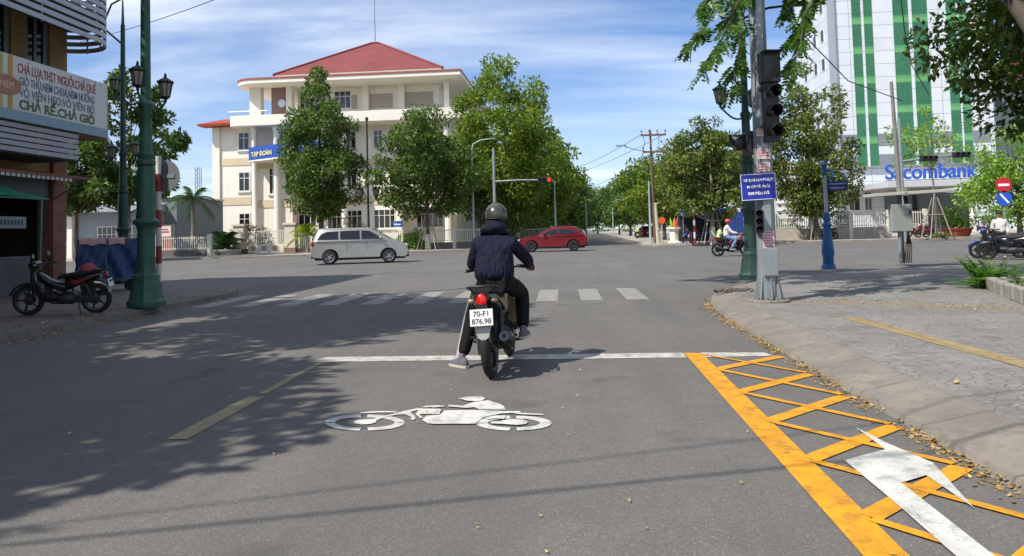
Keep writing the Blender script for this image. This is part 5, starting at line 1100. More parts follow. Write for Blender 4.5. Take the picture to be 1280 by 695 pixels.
gt = thing('entrance_gate', 'low white sliding gate with square pierced panels', 'gate', (A(337,300,56.2).x,56.2,.13)); gw = A(360,300,56.2).x-A(306,300,56.2).x
MB().bx(-gw/2,gw/2,-.05,.05,.1,.7).build('gate_panel', FW, gt, bevel=.01); q = MB()
for i in range(26): x = -gw/2+gw*i/25; q.bx(x-.02,x+.02,-.02,.02,.7,1.72)
q.bx(-gw/2,gw/2,-.03,.03,1.7,1.76); q.build('gate_bars', FW, gt)
for i in range(4): x = -gw/2+gw*(i+.5)/4; MB().bx(x-.19,x+.19,-.06,-.051,.25,.58).build('square_inset', M('inset_ochre','#b08a52',.7), gt)
for px_, lb_ in ((300,'cream gate pillar left of the low white gate'),(364,'cream gate pillar with a lamp cap right of the low white gate')):
    gp = thing('gate_pillar', lb_, 'pillar', P_(px_,56.2)); MB().bx(-.42,.42,-.3,.3,0,2.15).build('shaft', PILL, gp, bevel=.02); MB().bx(-.52,.52,-.4,.4,2.15,2.32).build('cap', PILL, gp, bevel=.02); MB().bx(-.45,.45,-.33,.33,.0,.4).build('base', M('base_brown','#7a6250',.7), gp, bevel=.01)
pb_ = thing('stone_planter', 'low rough stone planter below the clump of palms', 'planter', P_(279,54.8)); MB().lathe([(1.3,0),(1.35,.3),(1.3,.42),(1.15,.42),(1.1,.3),(.01,.28)],(0,0,0),20).build('basin', M('planter_stone','#9a968c',.9,var=.2,scale=4), pb_, smooth=30)
np_ = thing('number_sign', 'small blue sign on a white post by the silver van bonnet', 'sign', P_(503,54.5)); MB().cyl((0,0,0),(0,0,2.4),.05).build('post', FW, np_); MB().bx(-.65,.05,-.06,-.04,1.75,2.2).build('plate', M('sign_midblue','#2f64a8',.4), np_); MB().bx(-.58,-.05,-.066,-.0605,1.92,2.0).build('plate_lettering', WLET, np_)
# no entry and lane sign at the right
ne = thing('no_entry_sign', 'red no entry disc above a blue disc with a white slash', 'sign', (A(1258,300,30).x,30,.13)); zr = A(1258,231,30).z-.13; zb_ = A(1258,248,30).z-.13
MB().cyl((0,.03,0),(0,.03,zr+.3),.035).build('pole', STEEL, ne)
d1 = MB(); d1.lathe([(.001,0),(.29,0),(.29,.012),(.001,.012)],(0,-.03,zr),30,'y'); o1 = d1.build('red_disc', M('sign_red','#c01f24',.4), ne, smooth=40); MB().bx(-.2,.2,-.036,-.031,zr-.045,zr+.045).build('white_bar', WLET, o1)
d2 = MB(); d2.lathe([(.001,0),(.29,0),(.29,.012),(.001,.012)],(0,-.03,zb_),30,'y'); o2 = d2.build('blue_disc', M('sign_blue2','#1f55b5',.4), ne, smooth=40); q = MB(); q.box((0,-.034,zb_),(.46,.006,.07),(0,math.radians(50),0)); q.build('white_slash', WLET, o2)
# ---------------------------------------------------------------- wires
WIRE = M('wire_black','#1f2022',.6)
def wire(pts, label, r=.012, name='overhead_wire', sag=0.0):
    pts = [Vector(p) for p in pts]; out = []
    for a, b in zip(pts, pts[1:]):
        for i in range(12): t = i/12; out.append(a.lerp(b,t)-Vector((0,0,sag*4*t*(1-t))))
    o = MB().tube(out+[pts[-1]], r, 5).build(name, WIRE, None, smooth=60); return tag(o, label, 'wire')
wire([A(100,52,30),A(275,-3,20)], 'thin wire crossing the sky above the dark lamp post', .012, sag=.1)
wire([A(960,-40,13.5),A(1003,42,16),A(1060,101,20),A(1128,126,22.9)], 'slack cable running down to the top of the service pole', .014)
wire([A(1124,-20,30),A(1131,40,32),A(1140,82,33),A(1161,118,35)], 'dark cable hanging before the green glass strips', .02)
wire([A(1018,-30,13),A(998,26,17.4)], 'wire dropping onto the lamp head by the signal pole', .012); wire([A(918,-20,14),A(923,30,14),A(930,62,17.3)], 'loose wire hanging beside the dark green lamp post', .01)
for kx, (a, b) in enumerate(((A(700,215,120),A(802,168,58.3)),(A(700,222,130),A(830,168,58.3)),(A(690,250,140),A(832,190,58.3)))): wire([a,b],'wire slung from the '+('left tip of the upper','right tip of the upper','lower')[kx]+' cross arm down the far road', .02, sag=.5)
for kx, z in enumerate((6.0,6.9)):
    o_ = Vector((-SHD.x,-SHD.y,0))/SHD.length*z/math.tan(SUN_EL); a, b = G(200,662-kx*24)+o_, G(1000,582-kx*40)+o_; d = (b-a).normalized(); a -= d*12; b += d*14; a.z = b.z = z
    wire([a,b], ('lower','upper')[kx]+' street cable whose thin shadow falls across the asphalt', .016 if kx == 0 else .01)
# ================================================================= cars
RUB = M('rubber', '#1b1b1c', .85, var=.15, scale=12, bmp=.3, bscale=80); ALLOY = M('alloy', '#a5a8aa', .35, .8, var=.08); DALLOY = M('alloy_dark', '#4a4a4c', .35, .7); CGL = glassmat('car_glass', '#0d1113', .05); BLK = M('black_plastic', '#18191a', .55, var=.15); CHROME = M('chrome', '#c9ccce', .15, 1.0, var=.03)
TAILL = M('tail_lamp', '#8e1418', .2, coat=.5); HEADL = M('head_lamp', '#c9d0d4', .1, spec=.8, coat=.6)
def carpaint(name, col, metal=.35):
    return M(name, col, .35, metal, var=.05, scale=2, spec=.3, coat=.35, dirt=('#6a655a', .06, 2.2))
def car(label, loc, rz, paint, L, Wd, belt, lower, roofx, zroof, base_x, wheels, tr, sidewins, group=None, alloy=None, rails=False, plate='front'):
    r = thing('car', label, 'car', loc, rz, group); hw = Wd/2; ar = tr*1.2
    # lower body: side outline with wheel arches, swept across the width
    def outline(k):
        pts = [p for p in lower]; bot = []
        zb = .26
        for wx in sorted(wheels, reverse=True):
            bot += [(wx+ar*math.cos(a), max(tr+ar*math.sin(a), zb)) for a in [(-.1+ (PI+.2)*i/14) for i in range(15)]]
        q = pts + bot; cx = 0; cz = .75
        return [((x-cx)*(1-k*.5)+cx, (z-cz)*(1-k)+cz) for x, z in q]
    rings = []
    for y, k in ((-hw,.05),(-hw+.035,.012),(-hw+.1,0),(0,0),(hw-.1,0),(hw-.035,.012),(hw,.05)):
        rings.append([(x, y*(1-.17*abs(x/(L/2))**4)*(1 if z < belt*.8 else 1-.05*(z/belt-.8)/.2), z+(.03*(1-(y/hw)**2) if z > .6 else 0)) for x, z in outline(k)])
    MB().loft(rings).build('body', paint, r, smooth=38)
    MB().bx(-L*.46, L*.46, -hw+.28, hw-.28, .2, .8).build('underbody', BLK, r)
    # greenhouse
    def hwid(z): t = max(0.0,(z-belt)/(zroof-belt)); return (hw-.05)*(1-.2*t**1.25)
    zs = [belt-.05, belt+(zroof-belt)*.45, belt+(zroof-belt)*.85, zroof-.02, zroof+.015]; rg = []
    for i, z in enumerate(zs):
        t = min(1, (z-belt)/(zroof-belt-.02)); xr_ = base_x[0]+(roofx[0]-base_x[0])*t; xf = base_x[1]+(roofx[1]-base_x[1])*t; w = hwid(min(z, zroof-.02)) - (.1 if i == 4 else .03 if i == 3 else 0); ins = .12 if i == 4 else 0
        xr_ += ins*1.4; xf -= ins*1.6
        ring = []
        for x, y in ((xr_+.08,-w*.9),(xr_+.3,-w),(xf-.45,-w),(xf-.12,-w*.93),(xf,-w*.72),(xf+.05,0),(xf,w*.72),(xf-.12,w*.93),(xf-.45,w),(xr_+.3,w),(xr_+.08,w*.9),(xr_,w*.7),(xr_-.03,0),(xr_,-w*.7)): ring.append((x,y,z))
        rg.append(ring)
    MB().loft(rg).build('cabin', paint, r, smooth=50)
    for s_ in (-1, 1):
        for poly in sidewins:
            o_ = []; i_ = []
            for x, z in poly: o_.append((x, s_*(hwid(z)+.012), z)); i_.append((x, s_*(hwid(z)-.03), z))
            MB().loft([o_, i_]).build('side_window', CGL, r)
    def shield(b, t_, zb, zt, inner):
        zb += .03; zt -= .05; f0, f1 = (zb-belt)/(zroof-belt-.02), (zt-belt)/(zroof-belt-.02); sg = 1 if inner else -1
        x0 = b+(t_-b)*f0+sg*.055; x1 = b+(t_-b)*f1+sg*.055; w0, w1 = hwid(zb)*.8, hwid(zt)*.78
        o_ = [(x0-sg*.05,-w0,zb),(x0+sg*.012,0,zb),(x0-sg*.05,w0,zb),(x1-sg*.05,w1,zt),(x1+sg*.012,0,zt),(x1-sg*.05,-w1,zt)]; MB().loft([o_, [(x-sg*.06,y,z) for x,y,z in o_]]).build('windscreen' if inner else 'rear_window', CGL, r)
    shield(base_x[1], roofx[1], belt, zroof, True); shield(base_x[0], roofx[0], belt, zroof, False)
    for wx in wheels:
        for s_ in (-1, 1):
            c = (wx, s_*(hw-.13), tr); t = MB(); t.lathe([(tr*.62,-.1),(tr*.9,-.1),(tr*.985,-.08),(tr,-.04),(tr,.04),(tr*.985,.08),(tr*.9,.1),(tr*.62,.1)], c, 32, 'y', caps=False); w_ = t.build('wheel', RUB, r, smooth=50)
            q = MB(); q.lathe([(tr*.66,-.102),(tr*.66,.102),(tr*.58,.09),(tr*.56,.0),(tr*.56,-.0),(tr*.58,-.09),(tr*.66,-.102)], c, 28, 'y', caps=False); q.lathe([(.001,-.085),(tr*.2,-.085),(tr*.2,.085),(.001,.085)], c, 14, 'y')
            for k in range(10):
                a = 2*PI*k/10+(.12 if k % 2 else -.12); ca, sa = math.cos(a), math.sin(a)
                q.box((c[0]+tr*.38*ca, c[1]+s_*.06, c[2]+tr*.38*sa), (tr*.46,.03,tr*.09), (0,-a,0))
            q.build('rim', alloy or ALLOY, w_, smooth=40); MB().lathe([(.001,-.05),(tr*.58,-.05),(tr*.58,.05),(.001,.05)], c, 20, 'y').build('brake_disc', M('brake_dark','#2a2a2b',.6,.4), w_)
    xb = L/2
    for s_ in (-1, 1):
        MB().ball((base_x[1]-.55, s_*(hw+.06), belt+.07), .1, (.7,1.1,.8)).build('door_mirror', paint, r, smooth=60)
        h_ = MB(); h_.ball((xb-.2, s_*hw*.68, belt*.72), .17, (1.0,.8,.55)); h_.build('headlight', HEADL, r, smooth=60)
        MB().ball((-xb+.1, s_*hw*.78, belt*.86), .16, (.55,.55,1.1)).build('tail_light', TAILL, r, smooth=60)
        for x in (-.15, .95 if L > 4.5 else .85): MB().bx(x-.55,x-.38,s_*(hw-.0)-.012,s_*(hw)+.012,belt-.2,belt-.165).build('door_handle', CHROME if paint.name.startswith('silver') else paint, r, bevel=.005)
        MB().bx(-wheels[1]*0+min(wheels)+ar+.02, max(wheels)-ar-.02, s_*(hw-.05)-.03, s_*(hw-.05)+.03, .25, .37).build('side_sill', BLK, r, bevel=.02)
        for x in (.32,-.62): MB().bx(x-.004,x+.004,s_*(hw-.012)-.006,s_*(hw-.012)+.008,.42,belt-.05).build('door_seam', BLK, r)
        if rails: MB().tube([(roofx[0]+.25,s_*.52,zroof+.02),(roofx[0]+.35,s_*.53,zroof+.065),(roofx[1]-.4,s_*.53,zroof+.06),(roofx[1]-.25,s_*.52,zroof)],.018,6).build('roof_rail', CHROME if paint.name.startswith('silver') else BLK, r)
    g = MB(); g.bx(xb-.1,xb+.015,-hw*.5,hw*.5,belt*.55,belt*.74); g.build('grille', BLK, r, bevel=.02); p_ = MB(); p_.bx(xb+.0,xb+.03,-.24,.24,belt*.38,belt*.47); p_.build('number_plate', WLET, r); g = MB(); g.bx(xb-.14,xb+.0,-hw*.7,hw*.7,.28,.4); g.build('bumper_intake', BLK, r, bevel=.02)
    p_ = MB(); p_.bx(-xb-.03,-xb+.05,-.24,.24,belt*.62,belt*.74); p_.build('number_plate', WLET, r)
    MB().bx(-xb+.02,-xb+.2,-hw*.8,hw*.8,.3,.42).build('rear_bumper_trim', BLK, r, bevel=.02)
    return r
SILV = carpaint('silver_paint', '#a09d94', .7); REDP = carpaint('crimson_paint', '#640409', .1)
pm = A(451,320,35.3); b_ = 1.14
car('silver people carrier crossing the junction from the left', (pm.x,35.3,0), math.radians(15), SILV, 4.58, 1.76, b_,
    [(-2.2,.34),(-2.27,.5),(-2.29,.72),(-2.25,.95),(-2.2,b_),(1.45,b_),(1.62,b_-.04),(1.95,.99),(2.14,.87),(2.24,.7),(2.29,.52),(2.25,.36),(2.1,.27)], (-1.98,.55), 1.70, (-2.24,1.5), (1.34,-1.42), .335,
    [[(-1.97,1.2),(-1.02,1.19),(-1.0,1.56),(-1.55,1.54),(-1.8,1.42)],[(-.93,1.19),(-.02,1.18),(-.02,1.575),(-.92,1.565)],[(.06,1.18),(.95,1.17),(.88,1.28),(.42,1.55),(.06,1.575)]], rails=False)
psu = A(691,310,47.6); b_ = 1.03
suv = car('red crossover car crossing behind the rider towards the left', (psu.x,47.6,0), PI, REDP, 4.4, 1.8, b_,
    [(-2.1,.36),(-2.18,.5),(-2.2,.75),(-2.12,.98),(-2.02,b_),(.95,b_),(1.2,b_-.01),(1.75,.93),(2.05,.82),(2.17,.66),(2.2,.48),(2.14,.32),(2.0,.27)], (-1.5,.05), 1.56, (-2.05,1.05), (1.33,-1.34), .345,
    [[(-1.62,1.14),(-.42,1.09),(-.4,1.42),(-1.0,1.4),(-1.3,1.33)],[(-.32,1.085),(.66,1.07),(.6,1.13),(.05,1.4),(-.32,1.425)]], alloy=DALLOY, rails=True)
dup(suv, (A(808,300,96).x,96,0), math.radians(92), 'small distant red car waiting beyond the concrete pole')
# ================================================================= motorcycles (local +y forward, rear wheel touches the ground at the origin)
def ysec(mb, secs, n=16, p=2.6):
    rg = []
    for y, x0, z, hw, hh in secs:
        ring = []
        for k in range(n):
            a = 2*PI*k/n; c, s = math.cos(a), math.sin(a); ring.append((x0+hw*math.copysign(abs(c)**(2/p), c), y, z+hh*math.copysign(abs(s)**(2/p), s)))
        rg.append(ring)
    return mb.loft(rg)
DARKM = M('engine_dark','#3a3b3c',.5,.6,var=.2,scale=12); SEATM = M('seat_vinyl','#1a1a1b',.6,bmp=.2,bscale=150); SILM = M('silver_plastic','#9c9b96',.4,.3); BRK = M('brake_light','#b80f12',.25,emit='#ff1408',es=.28,coat=.4); AMB = M('indicator','#8d7a5c',.3); PLW = M('plate_white','#d9d9d4',.4,var=.04)
MUF = M('muffler','#2c2c2d',.4,.6,var=.2,scale=9); MUFS = M('heat_shield','#5c5e5f',.35,.8)
MIRG = glassmat('mirror_glass','#5c6a72',.03)
def make_bike(label, loc, rz, c1, c2, leg, group=None, plate=None, lean=0, lit=False, cowl=None, mirrors=True):
    r = thing('motorbike', label, 'motorcycle', loc, rz, group); r.rotation_euler = (0, lean, rz); R_ = .285; WB = 1.22
    for wy in (0, WB):
        t = MB(); t.torus((0,wy,R_),R_-.044,.047,'x',36,10,.95); w_ = t.build('wheel', RUB, r, smooth=60); q = MB(); q.lathe([(.2,-.035),(.22,-.04),(.225,.0),(.22,.04),(.2,.035),(.19,0),(.2,-.035)],(0,wy,R_),32,'x',caps=False); q.lathe([(.001,-.06),(.055,-.06),(.06,0),(.055,.06),(.001,.06)],(0,wy,R_),14,'x')
        for k in range(5):
            a = 2*PI*k/5; q.box((0,wy+.125*math.cos(a),R_+.125*math.sin(a)),(.03,.17,.035),(a,0,0))
        q.build('rim', DALLOY, w_, smooth=40)
        MB().lathe([(.05,.07 if wy else -.07),(.105,.07 if wy else -.07),(.105,.074 if wy else -.066),(.05,.074 if wy else -.066)],(0,wy,R_),20,'x').build('brake', MUFS, w_)
    f = MB(); 
    for s_ in (-1,1): f.tube([(s_*.085,0,R_),(s_*.08,.42,.3)],[.022,.026],8)
    f.tube([(0,.4,.3),(0,.42,.5),(0,.7,.52),(0,.98,.72),(0,1.02,.84)],[.03]*5,8); f.build('frame', DARKM, r, smooth=60)
    for s_ in (-1,1):
        q = MB(); q.tube([(s_*.115,.02,.32),(s_*.11,.16,.62)],.012,8); q.tube([(s_*.115,.05,.38),(s_*.112,.13,.56)],.026,10); q.build('shock_absorber', DARKM, r, smooth=60)
        q = MB(); q.tube([(s_*.085,WB,R_),(s_*.085,WB-.12,.62)],[.022,.024],10); q.tube([(s_*.085,WB-.1,.56),(s_*.06,WB-.19,.86)],.018,8); q.build('fork_leg', DARKM, r, smooth=60)
    e = MB(); ysec(e,[(.36,0,.3,.10,.08),(.42,0,.31,.14,.12),(.62,0,.3,.13,.11),(.7,0,.3,.08,.08)]); e.lathe([(.09,.68),(.09,.95)],(0,0,.34),14,'y')
    for k in range(6): e.lathe([(.105,.72+k*.035),(.105,.735+k*.035)],(0,0,.34),12,'y')
    e.build('engine', DARKM, r, smooth=40)
    x = MB(); x.tube([(.05,.92,.28),(.1,.85,.2),(.14,.6,.19),(.15,.38,.24),(.16,.28,.28)],[.018]*5,8); x.tube([(.16,.3,.275),(.165,.22,.3),(.17,-.08,.375),(.17,-.14,.39)],[.03,.055,.062,.05],16); x.build('exhaust', MUF, r, smooth=50)
    q = MB(); q.tube([(.17,-.141,.391),(.17,-.15,.3935)],[.052,.045],16); qo = q.build('exhaust_cap', MUFS, r, smooth=40); MB().tube([(.17,-.150,.3936),(.17,-.1515,.394)],.022,12).build('exhaust_hole', BLK, qo)
    MB().tube([(.205,.16,.325),(.212,-.06,.385)],[.032,.03],10).build('heat_shield', MUFS, r, smooth=60)
    # tail fairing, seat, centre cover, leg shields
    t = MB(); ysec(t,[(.52,0,.58,.09,.13),(.38,0,.62,.135,.12),(.15,0,.68,.14,.09),(-.05,0,.735,.12,.065),(-.19,0,.765,.075,.04)]); t.build('tail_fairing', c1, r, smooth=55)
    for s_ in (-1,1):
        q = MB(); q.loft([[(s_*.139,.42,.63),(s_*.139,.3,.56),(s_*.146,.1,.66),(s_*.125,-.1,.75),(s_*.14,.12,.71)],[(s_*.15,.40,.63),(s_*.152,.3,.58),(s_*.155,.1,.67),(s_*.135,-.08,.748),(s_*.15,.12,.70)]]); q.build('side_flash', c2, r, smooth=40)
    s = MB(); ysec(s,[(.66,0,.70,.06,.03),(.6,0,.725,.09,.045),(.42,0,.745,.125,.05),(.2,0,.785,.14,.05),(-.02,0,.81,.13,.045),(-.12,0,.82,.08,.025)]); s.build('seat', SEATM, r, smooth=60)
    g = MB(); g.tube([(-.1,.12,.78),(-.135,0,.83),(-.13,-.16,.85),(-.06,-.23,.86),(.06,-.23,.86),(.13,-.16,.85),(.135,0,.83),(.1,.12,.78)],.013,8); g.build('grab_rail', DARKM, r, smooth=60)
    c = MB(); ysec(c,[(.5,0,.5,.07,.1),(.62,0,.52,.08,.09),(.8,0,.6,.075,.09),(.95,0,.7,.08,.1),(1.05,0,.76,.07,.08)]); c.build('centre_cover', c1, r, smooth=55)
    for s_ in (-1,1):
        q = MB(); rows = []
        for v in range(7):
            z = .33+.53*v/6; yy = .86+.14*(v/6); w = .17+.06*math.sin(PI*v/6)+.03*(v > 3)
            rows.append([(s_*.07,yy+.11,z),(s_*(w*.75),yy+.08,z),(s_*w,yy,z-.01),(s_*(w-.012),yy-.03,z-.01),(s_*(w*.7),yy+.05,z),(s_*.06,yy+.09,z)])
        q.loft(rows); q.build('leg_shield', leg, r, smooth=50)
    h = MB(); ysec(h,[(.97,0,.95,.10,.05),(1.03,0,.96,.14,.075),(1.1,0,.95,.13,.085),(1.16,0,.93,.09,.06)]); hc = h.build('handlebar_cowl', cowl or c1, r, smooth=55)
    MB().ball((0,1.15,.92),.085,(1.1,.45,.75)).build('headlight', HEADL, hc, smooth=60); MB().bx(-.07,.07,.955,.972,.945,.99).build('instrument_panel', BLK, hc, bevel=.01)
    b = MB(); b.tube([(-.31,.86,.965),(-.23,.92,.975),(-.1,1.02,.96),(.1,1.02,.96),(.23,.92,.975),(.31,.86,.965)],.013,8); b.build('handlebar', BLK, r, smooth=60)
    for s_ in (-1,1):
        MB().tube([(s_*.21,.925,.975),(s_*.33,.845,.963)],.019,10).build('grip', RUB, r, smooth=60); MB().tube([(s_*.19,.97,.975),(s_*.27,.955,.965),(s_*.36,.9,.95)],[.008,.008,.006],6).build('lever', CHROME, r)
        if not mirrors: pass
        else:
          m_ = MB(); m_.tube([(s_*.2,.95,.985),(s_*.24,.97,1.07),(s_*.26,.97,1.12)],.006,6); mo = m_.build('mirror', BLK, r); q = MB(); q.ball((s_*.28,.97,1.15),.06,(1.05,.25,.72)); q.build('mirror_shell', BLK, mo, smooth=60); MB().lathe([(.001,.953),(.05,.955)],(s_*.28,0,1.15),14,'y').build('mirror_glass', MIRG, mo)
        MB().tube([(s_*.1,.52,.26),(s_*.25,.52,.27)],.016,8).build('foot_peg', RUB, r); MB().tube([(s_*.1,.3,.33),(s_*.23,.27,.34)],.014,8).build('foot_peg', RUB, r)
        MB().ball((s_*.105,-.15,.725),.034,(1.1,.8,.7)).build('indicator', AMB, r, smooth=60)
    tl = MB(); tl.ball((0,-.205,.735),.056,(.85,.6,1.05)); tl.build('brake_light', BRK if lit else TAILL, r, smooth=60)
    fd = MB(); rows = []
    for i in range(9):
        a = math.radians(60+70*i/8); rr = R_+.05+.02*(i/8); rows.append([(-.065,rr*math.cos(a),R_+rr*math.sin(a)-.01),(-.045,(rr+.02)*math.cos(a),R_+(rr+.02)*math.sin(a)),(.045,(rr+.02)*math.cos(a),R_+(rr+.02)*math.sin(a)),(.065,rr*math.cos(a),R_+rr*math.sin(a)-.01),(.04,rr*math.cos(a),R_+rr*math.sin(a)),(-.04,rr*math.cos(a),R_+rr*math.sin(a))])
    fd.loft(rows); fd.build('rear_fender', BLK, r, smooth=50); fl = MB(); fl.prism([(-.085,.15),(.085,.15),(.075,0),(.05,-.1),(0,-.13),(-.05,-.1),(-.075,0)],-.004,.004,'y'); fl.move(Matrix.Translation((0,-.235,.5))@Matrix.Rotation(math.radians(-14),4,'X')); fl.build('fender_flap', SILM, r)
    ff = MB(); rows = []
    for i in range(9):
        a = math.radians(20+120*i/8); rr = R_+.03; rows.append([(-.06,WB+rr*math.cos(a),R_+rr*math.sin(a)-.02),(-.04,WB+(rr+.02)*math.cos(a),R_+(rr+.02)*math.sin(a)),(.04,WB+(rr+.02)*math.cos(a),R_+(rr+.02)*math.sin(a)),(.06,WB+rr*math.cos(a),R_+rr*math.sin(a)-.02)])
    ff.loft(rows); ff.build('front_fender', c1, r, smooth=50)
    if not lit: MB().tube([(-.1,.3,.3),(-.19,.2,.02)],.012,6).build('side_stand', DARKM, r)
    cc = MB(); ysec(cc,[(-.06,-.09,.285,.012,.07),(.1,-.09,.29,.014,.075),(.4,-.09,.31,.014,.08)]); cc.build('chain_case', DARKM, r, smooth=50)
    bk = MB(); bk.bx(-.05,.05,-.245,-.2,.55,.7); bk.build('plate_bracket', BLK, r)
    p_ = MB(); p_.bx(-.105,.105,-.006,.006,-.075,.075); p_.move(Matrix.Translation((0,-.275,.585))@Matrix.Rotation(math.radians(-12),4,'X')); po = p_.build('number_plate', PLW, r, bevel=.004)
    if plate:
        for t_, dz in zip(plate, (.033,-.033)): text(t_, .066, M('plate_ink2','#33353a',.5) if not bpy.data.materials.get('plate_ink2') else bpy.data.materials['plate_ink2'], po, (0,-.275-.0075+dz*.21,.585+dz), (PI/2+math.radians(-12),0,0), ext=.001, bold=.001)
    else:
        q = MB(); q.bx(-.07,.07,-.285,-.2835,.6,.64); q.bx(-.085,.085,-.285,-.2835,.53,.57); q.build('plate_marks', BLK, po)
    return r
BPAINT = M('paint_black','#141416',.3,coat=.6); RPAINT = M('paint_red','#7a1418',.3,coat=.6); GOLD = M('paint_gold','#a39272',.35,.3); BLUP = M('paint_blue','#1d3576',.3,coat=.6)
RB = Vector((-.80, 6.93, 0))
make_bike('dark underbone motorbike with lit red brake light under the waiting rider', RB, math.radians(-3), BPAINT, GOLD, M('shield_beige','#a8987c',.35,.2), plate=('70-F1','876.98'), lean=math.radians(-3.5), lit=True, cowl=M('cowl_red','#b01622',.3,coat=.5), mirrors=False)
def heading(a, b): d = Vector(b)-Vector(a); return math.atan2(-d.x, d.y)
pa = G(121,391,.13); pf = G(38,394,.13); bl_ = make_bike('red and black motorbike parked in the shade by the corner shop', pa, heading(pa,pf), BPAINT, RPAINT, BPAINT, lean=math.radians(-5))
bl_.scale = (.9,.9,.9)
cpb = thing('cap', 'dusty red cap resting on the seat of the shaded motorbike', 'cap'); bpy.context.view_layer.update(); hp_ = bl_.matrix_basis @ Vector((0,.12,.825)); cpb.location = hp_
MB().ball((0,0,0),.13,(1.05,1.05,.95),18,8,0,PI/2).build('crown', M('cap_red','#8a3d40',.8,var=.2,scale=20), cpb, smooth=60); MB().prism([(.11*math.cos(a)*1.05+(.09 if abs(a)<1.2 else 0), .12*math.sin(a)) for a in [-PI+2*PI*k/20 for k in range(20)]],-.012,.004).build('brim', M('cap_brim','#7a3236',.8), cpb)
mt = A(915,318,33.6); make_bike('dark red motorbike ridden across the junction on the right', (mt.x-.6,33.6,0), math.radians(-90), RPAINT, BPAINT, BPAINT)
GP_ = 'motorbikes parked beyond the stone edged bed'
for px_, Y, a, cc, lb in ((1275,26.5,72,BLUP,'blue and black motorbike parked nearest the no entry sign'),(1290,25.2,60,BPAINT,'black motorbike at the right edge beyond the stone bed'),(1284,28.5,80,BPAINT,'black motorbike tucked behind the blue parked one')):
    p = A(px_,310,Y); make_bike(lb, (p.x,Y,0.0 if Y > 24.3 else .13), math.radians(a), cc, BPAINT, BPAINT, GP_, lean=math.radians(-6))
FARB = [(1043,56.4,70,RPAINT,'red motorbike parked against the white bank fence'),(1168,55.5,100,RPAINT,'red motorbike parked beside the young staked tree'),(1158,56.2,85,BPAINT,'dark motorbike at the end of the white bank fence'),(866,52.6,-80,BLUP,'blue motorbike standing by the blue awning stall')]
b0 = None
for px_, Y, a, cc, lb in FARB:
    p = A(px_,300,Y); make_bike(lb, (p.x,Y,.13), math.radians(a), cc, BPAINT, cc, 'motorbikes parked on the far pavement', lean=math.radians(-6))
# ================================================================= people
def skin(name, nodes, edges, mat, parent, sub=2, root=0, mats=None):
    me = bpy.data.meshes.new(name+'_src'); me.from_pydata([n[:3] for n in nodes], edges, []); o = bpy.data.objects.new(name+'_src', me); C.objects.link(o)
    o.modifiers.new('s','SKIN').use_smooth_shade = True
    for i, n in enumerate(nodes):
        d = me.skin_vertices[0].data[i]; rr = n[3] if isinstance(n[3], tuple) else (n[3], n[3]); d.radius = rr; d.use_root = (i == root)
    sb = o.modifiers.new('b','SUBSURF'); sb.levels = sub; sb.render_levels = sub
    bpy.context.view_layer.update(); dg = bpy.context.evaluated_depsgraph_get()
    m2 = bpy.data.meshes.new_from_object(o.evaluated_get(dg)); bpy.data.objects.remove(o); m2.name = name; m2.materials.clear(); m2.materials.append(mat)
    n = bpy.data.objects.new(name, m2); C.objects.link(n); n.parent = parent; return n
def chain(nodes, edges, pts, start=None):
    i0 = len(nodes)
    for k, p in enumerate(pts):
        nodes.append(p)
        if k == 0:
            if start is not None: edges.append((start, i0))
        else: edges.append((i0+k-1, i0+k))
    return len(nodes)-1
SKINM = M('skin','#9c6b4e',.55,var=.06,scale=20); SHOE = M('shoe_grey','#5c5a63',.8,var=.2,scale=30); SOLE = M('shoe_sole','#b7b0a2',.7); SOCK = M('sock_mauve','#6d6478',.9,var=.2,scale=40)
def cloth(name, col, wr=.5):
    m, nt, b = base(name); v = objco(nt); c = S(col); f = noise(nt, v, 7, 5, .6)
    nt.link(ramp(nt, f, [(.3, tuple(x*.75 for x in c)),(.7, tuple(x*1.2 for x in c))]), b.inputs['Base Color']); b.inputs['Roughness'].default_value = .85; b.inputs['Specular IOR Level'].default_value = .25
    wv = nt.new('ShaderNodeTexNoise'); wv.inputs['Scale'].default_value = 9; wv.inputs['Detail'].default_value = 3; wv.inputs['Distortion'].default_value = 1.2; nt.link(objco(nt,(1.6,1,.7)), wv.inputs['Vector']); bump(nt, b, wv.outputs['Fac'], wr, .05); return m
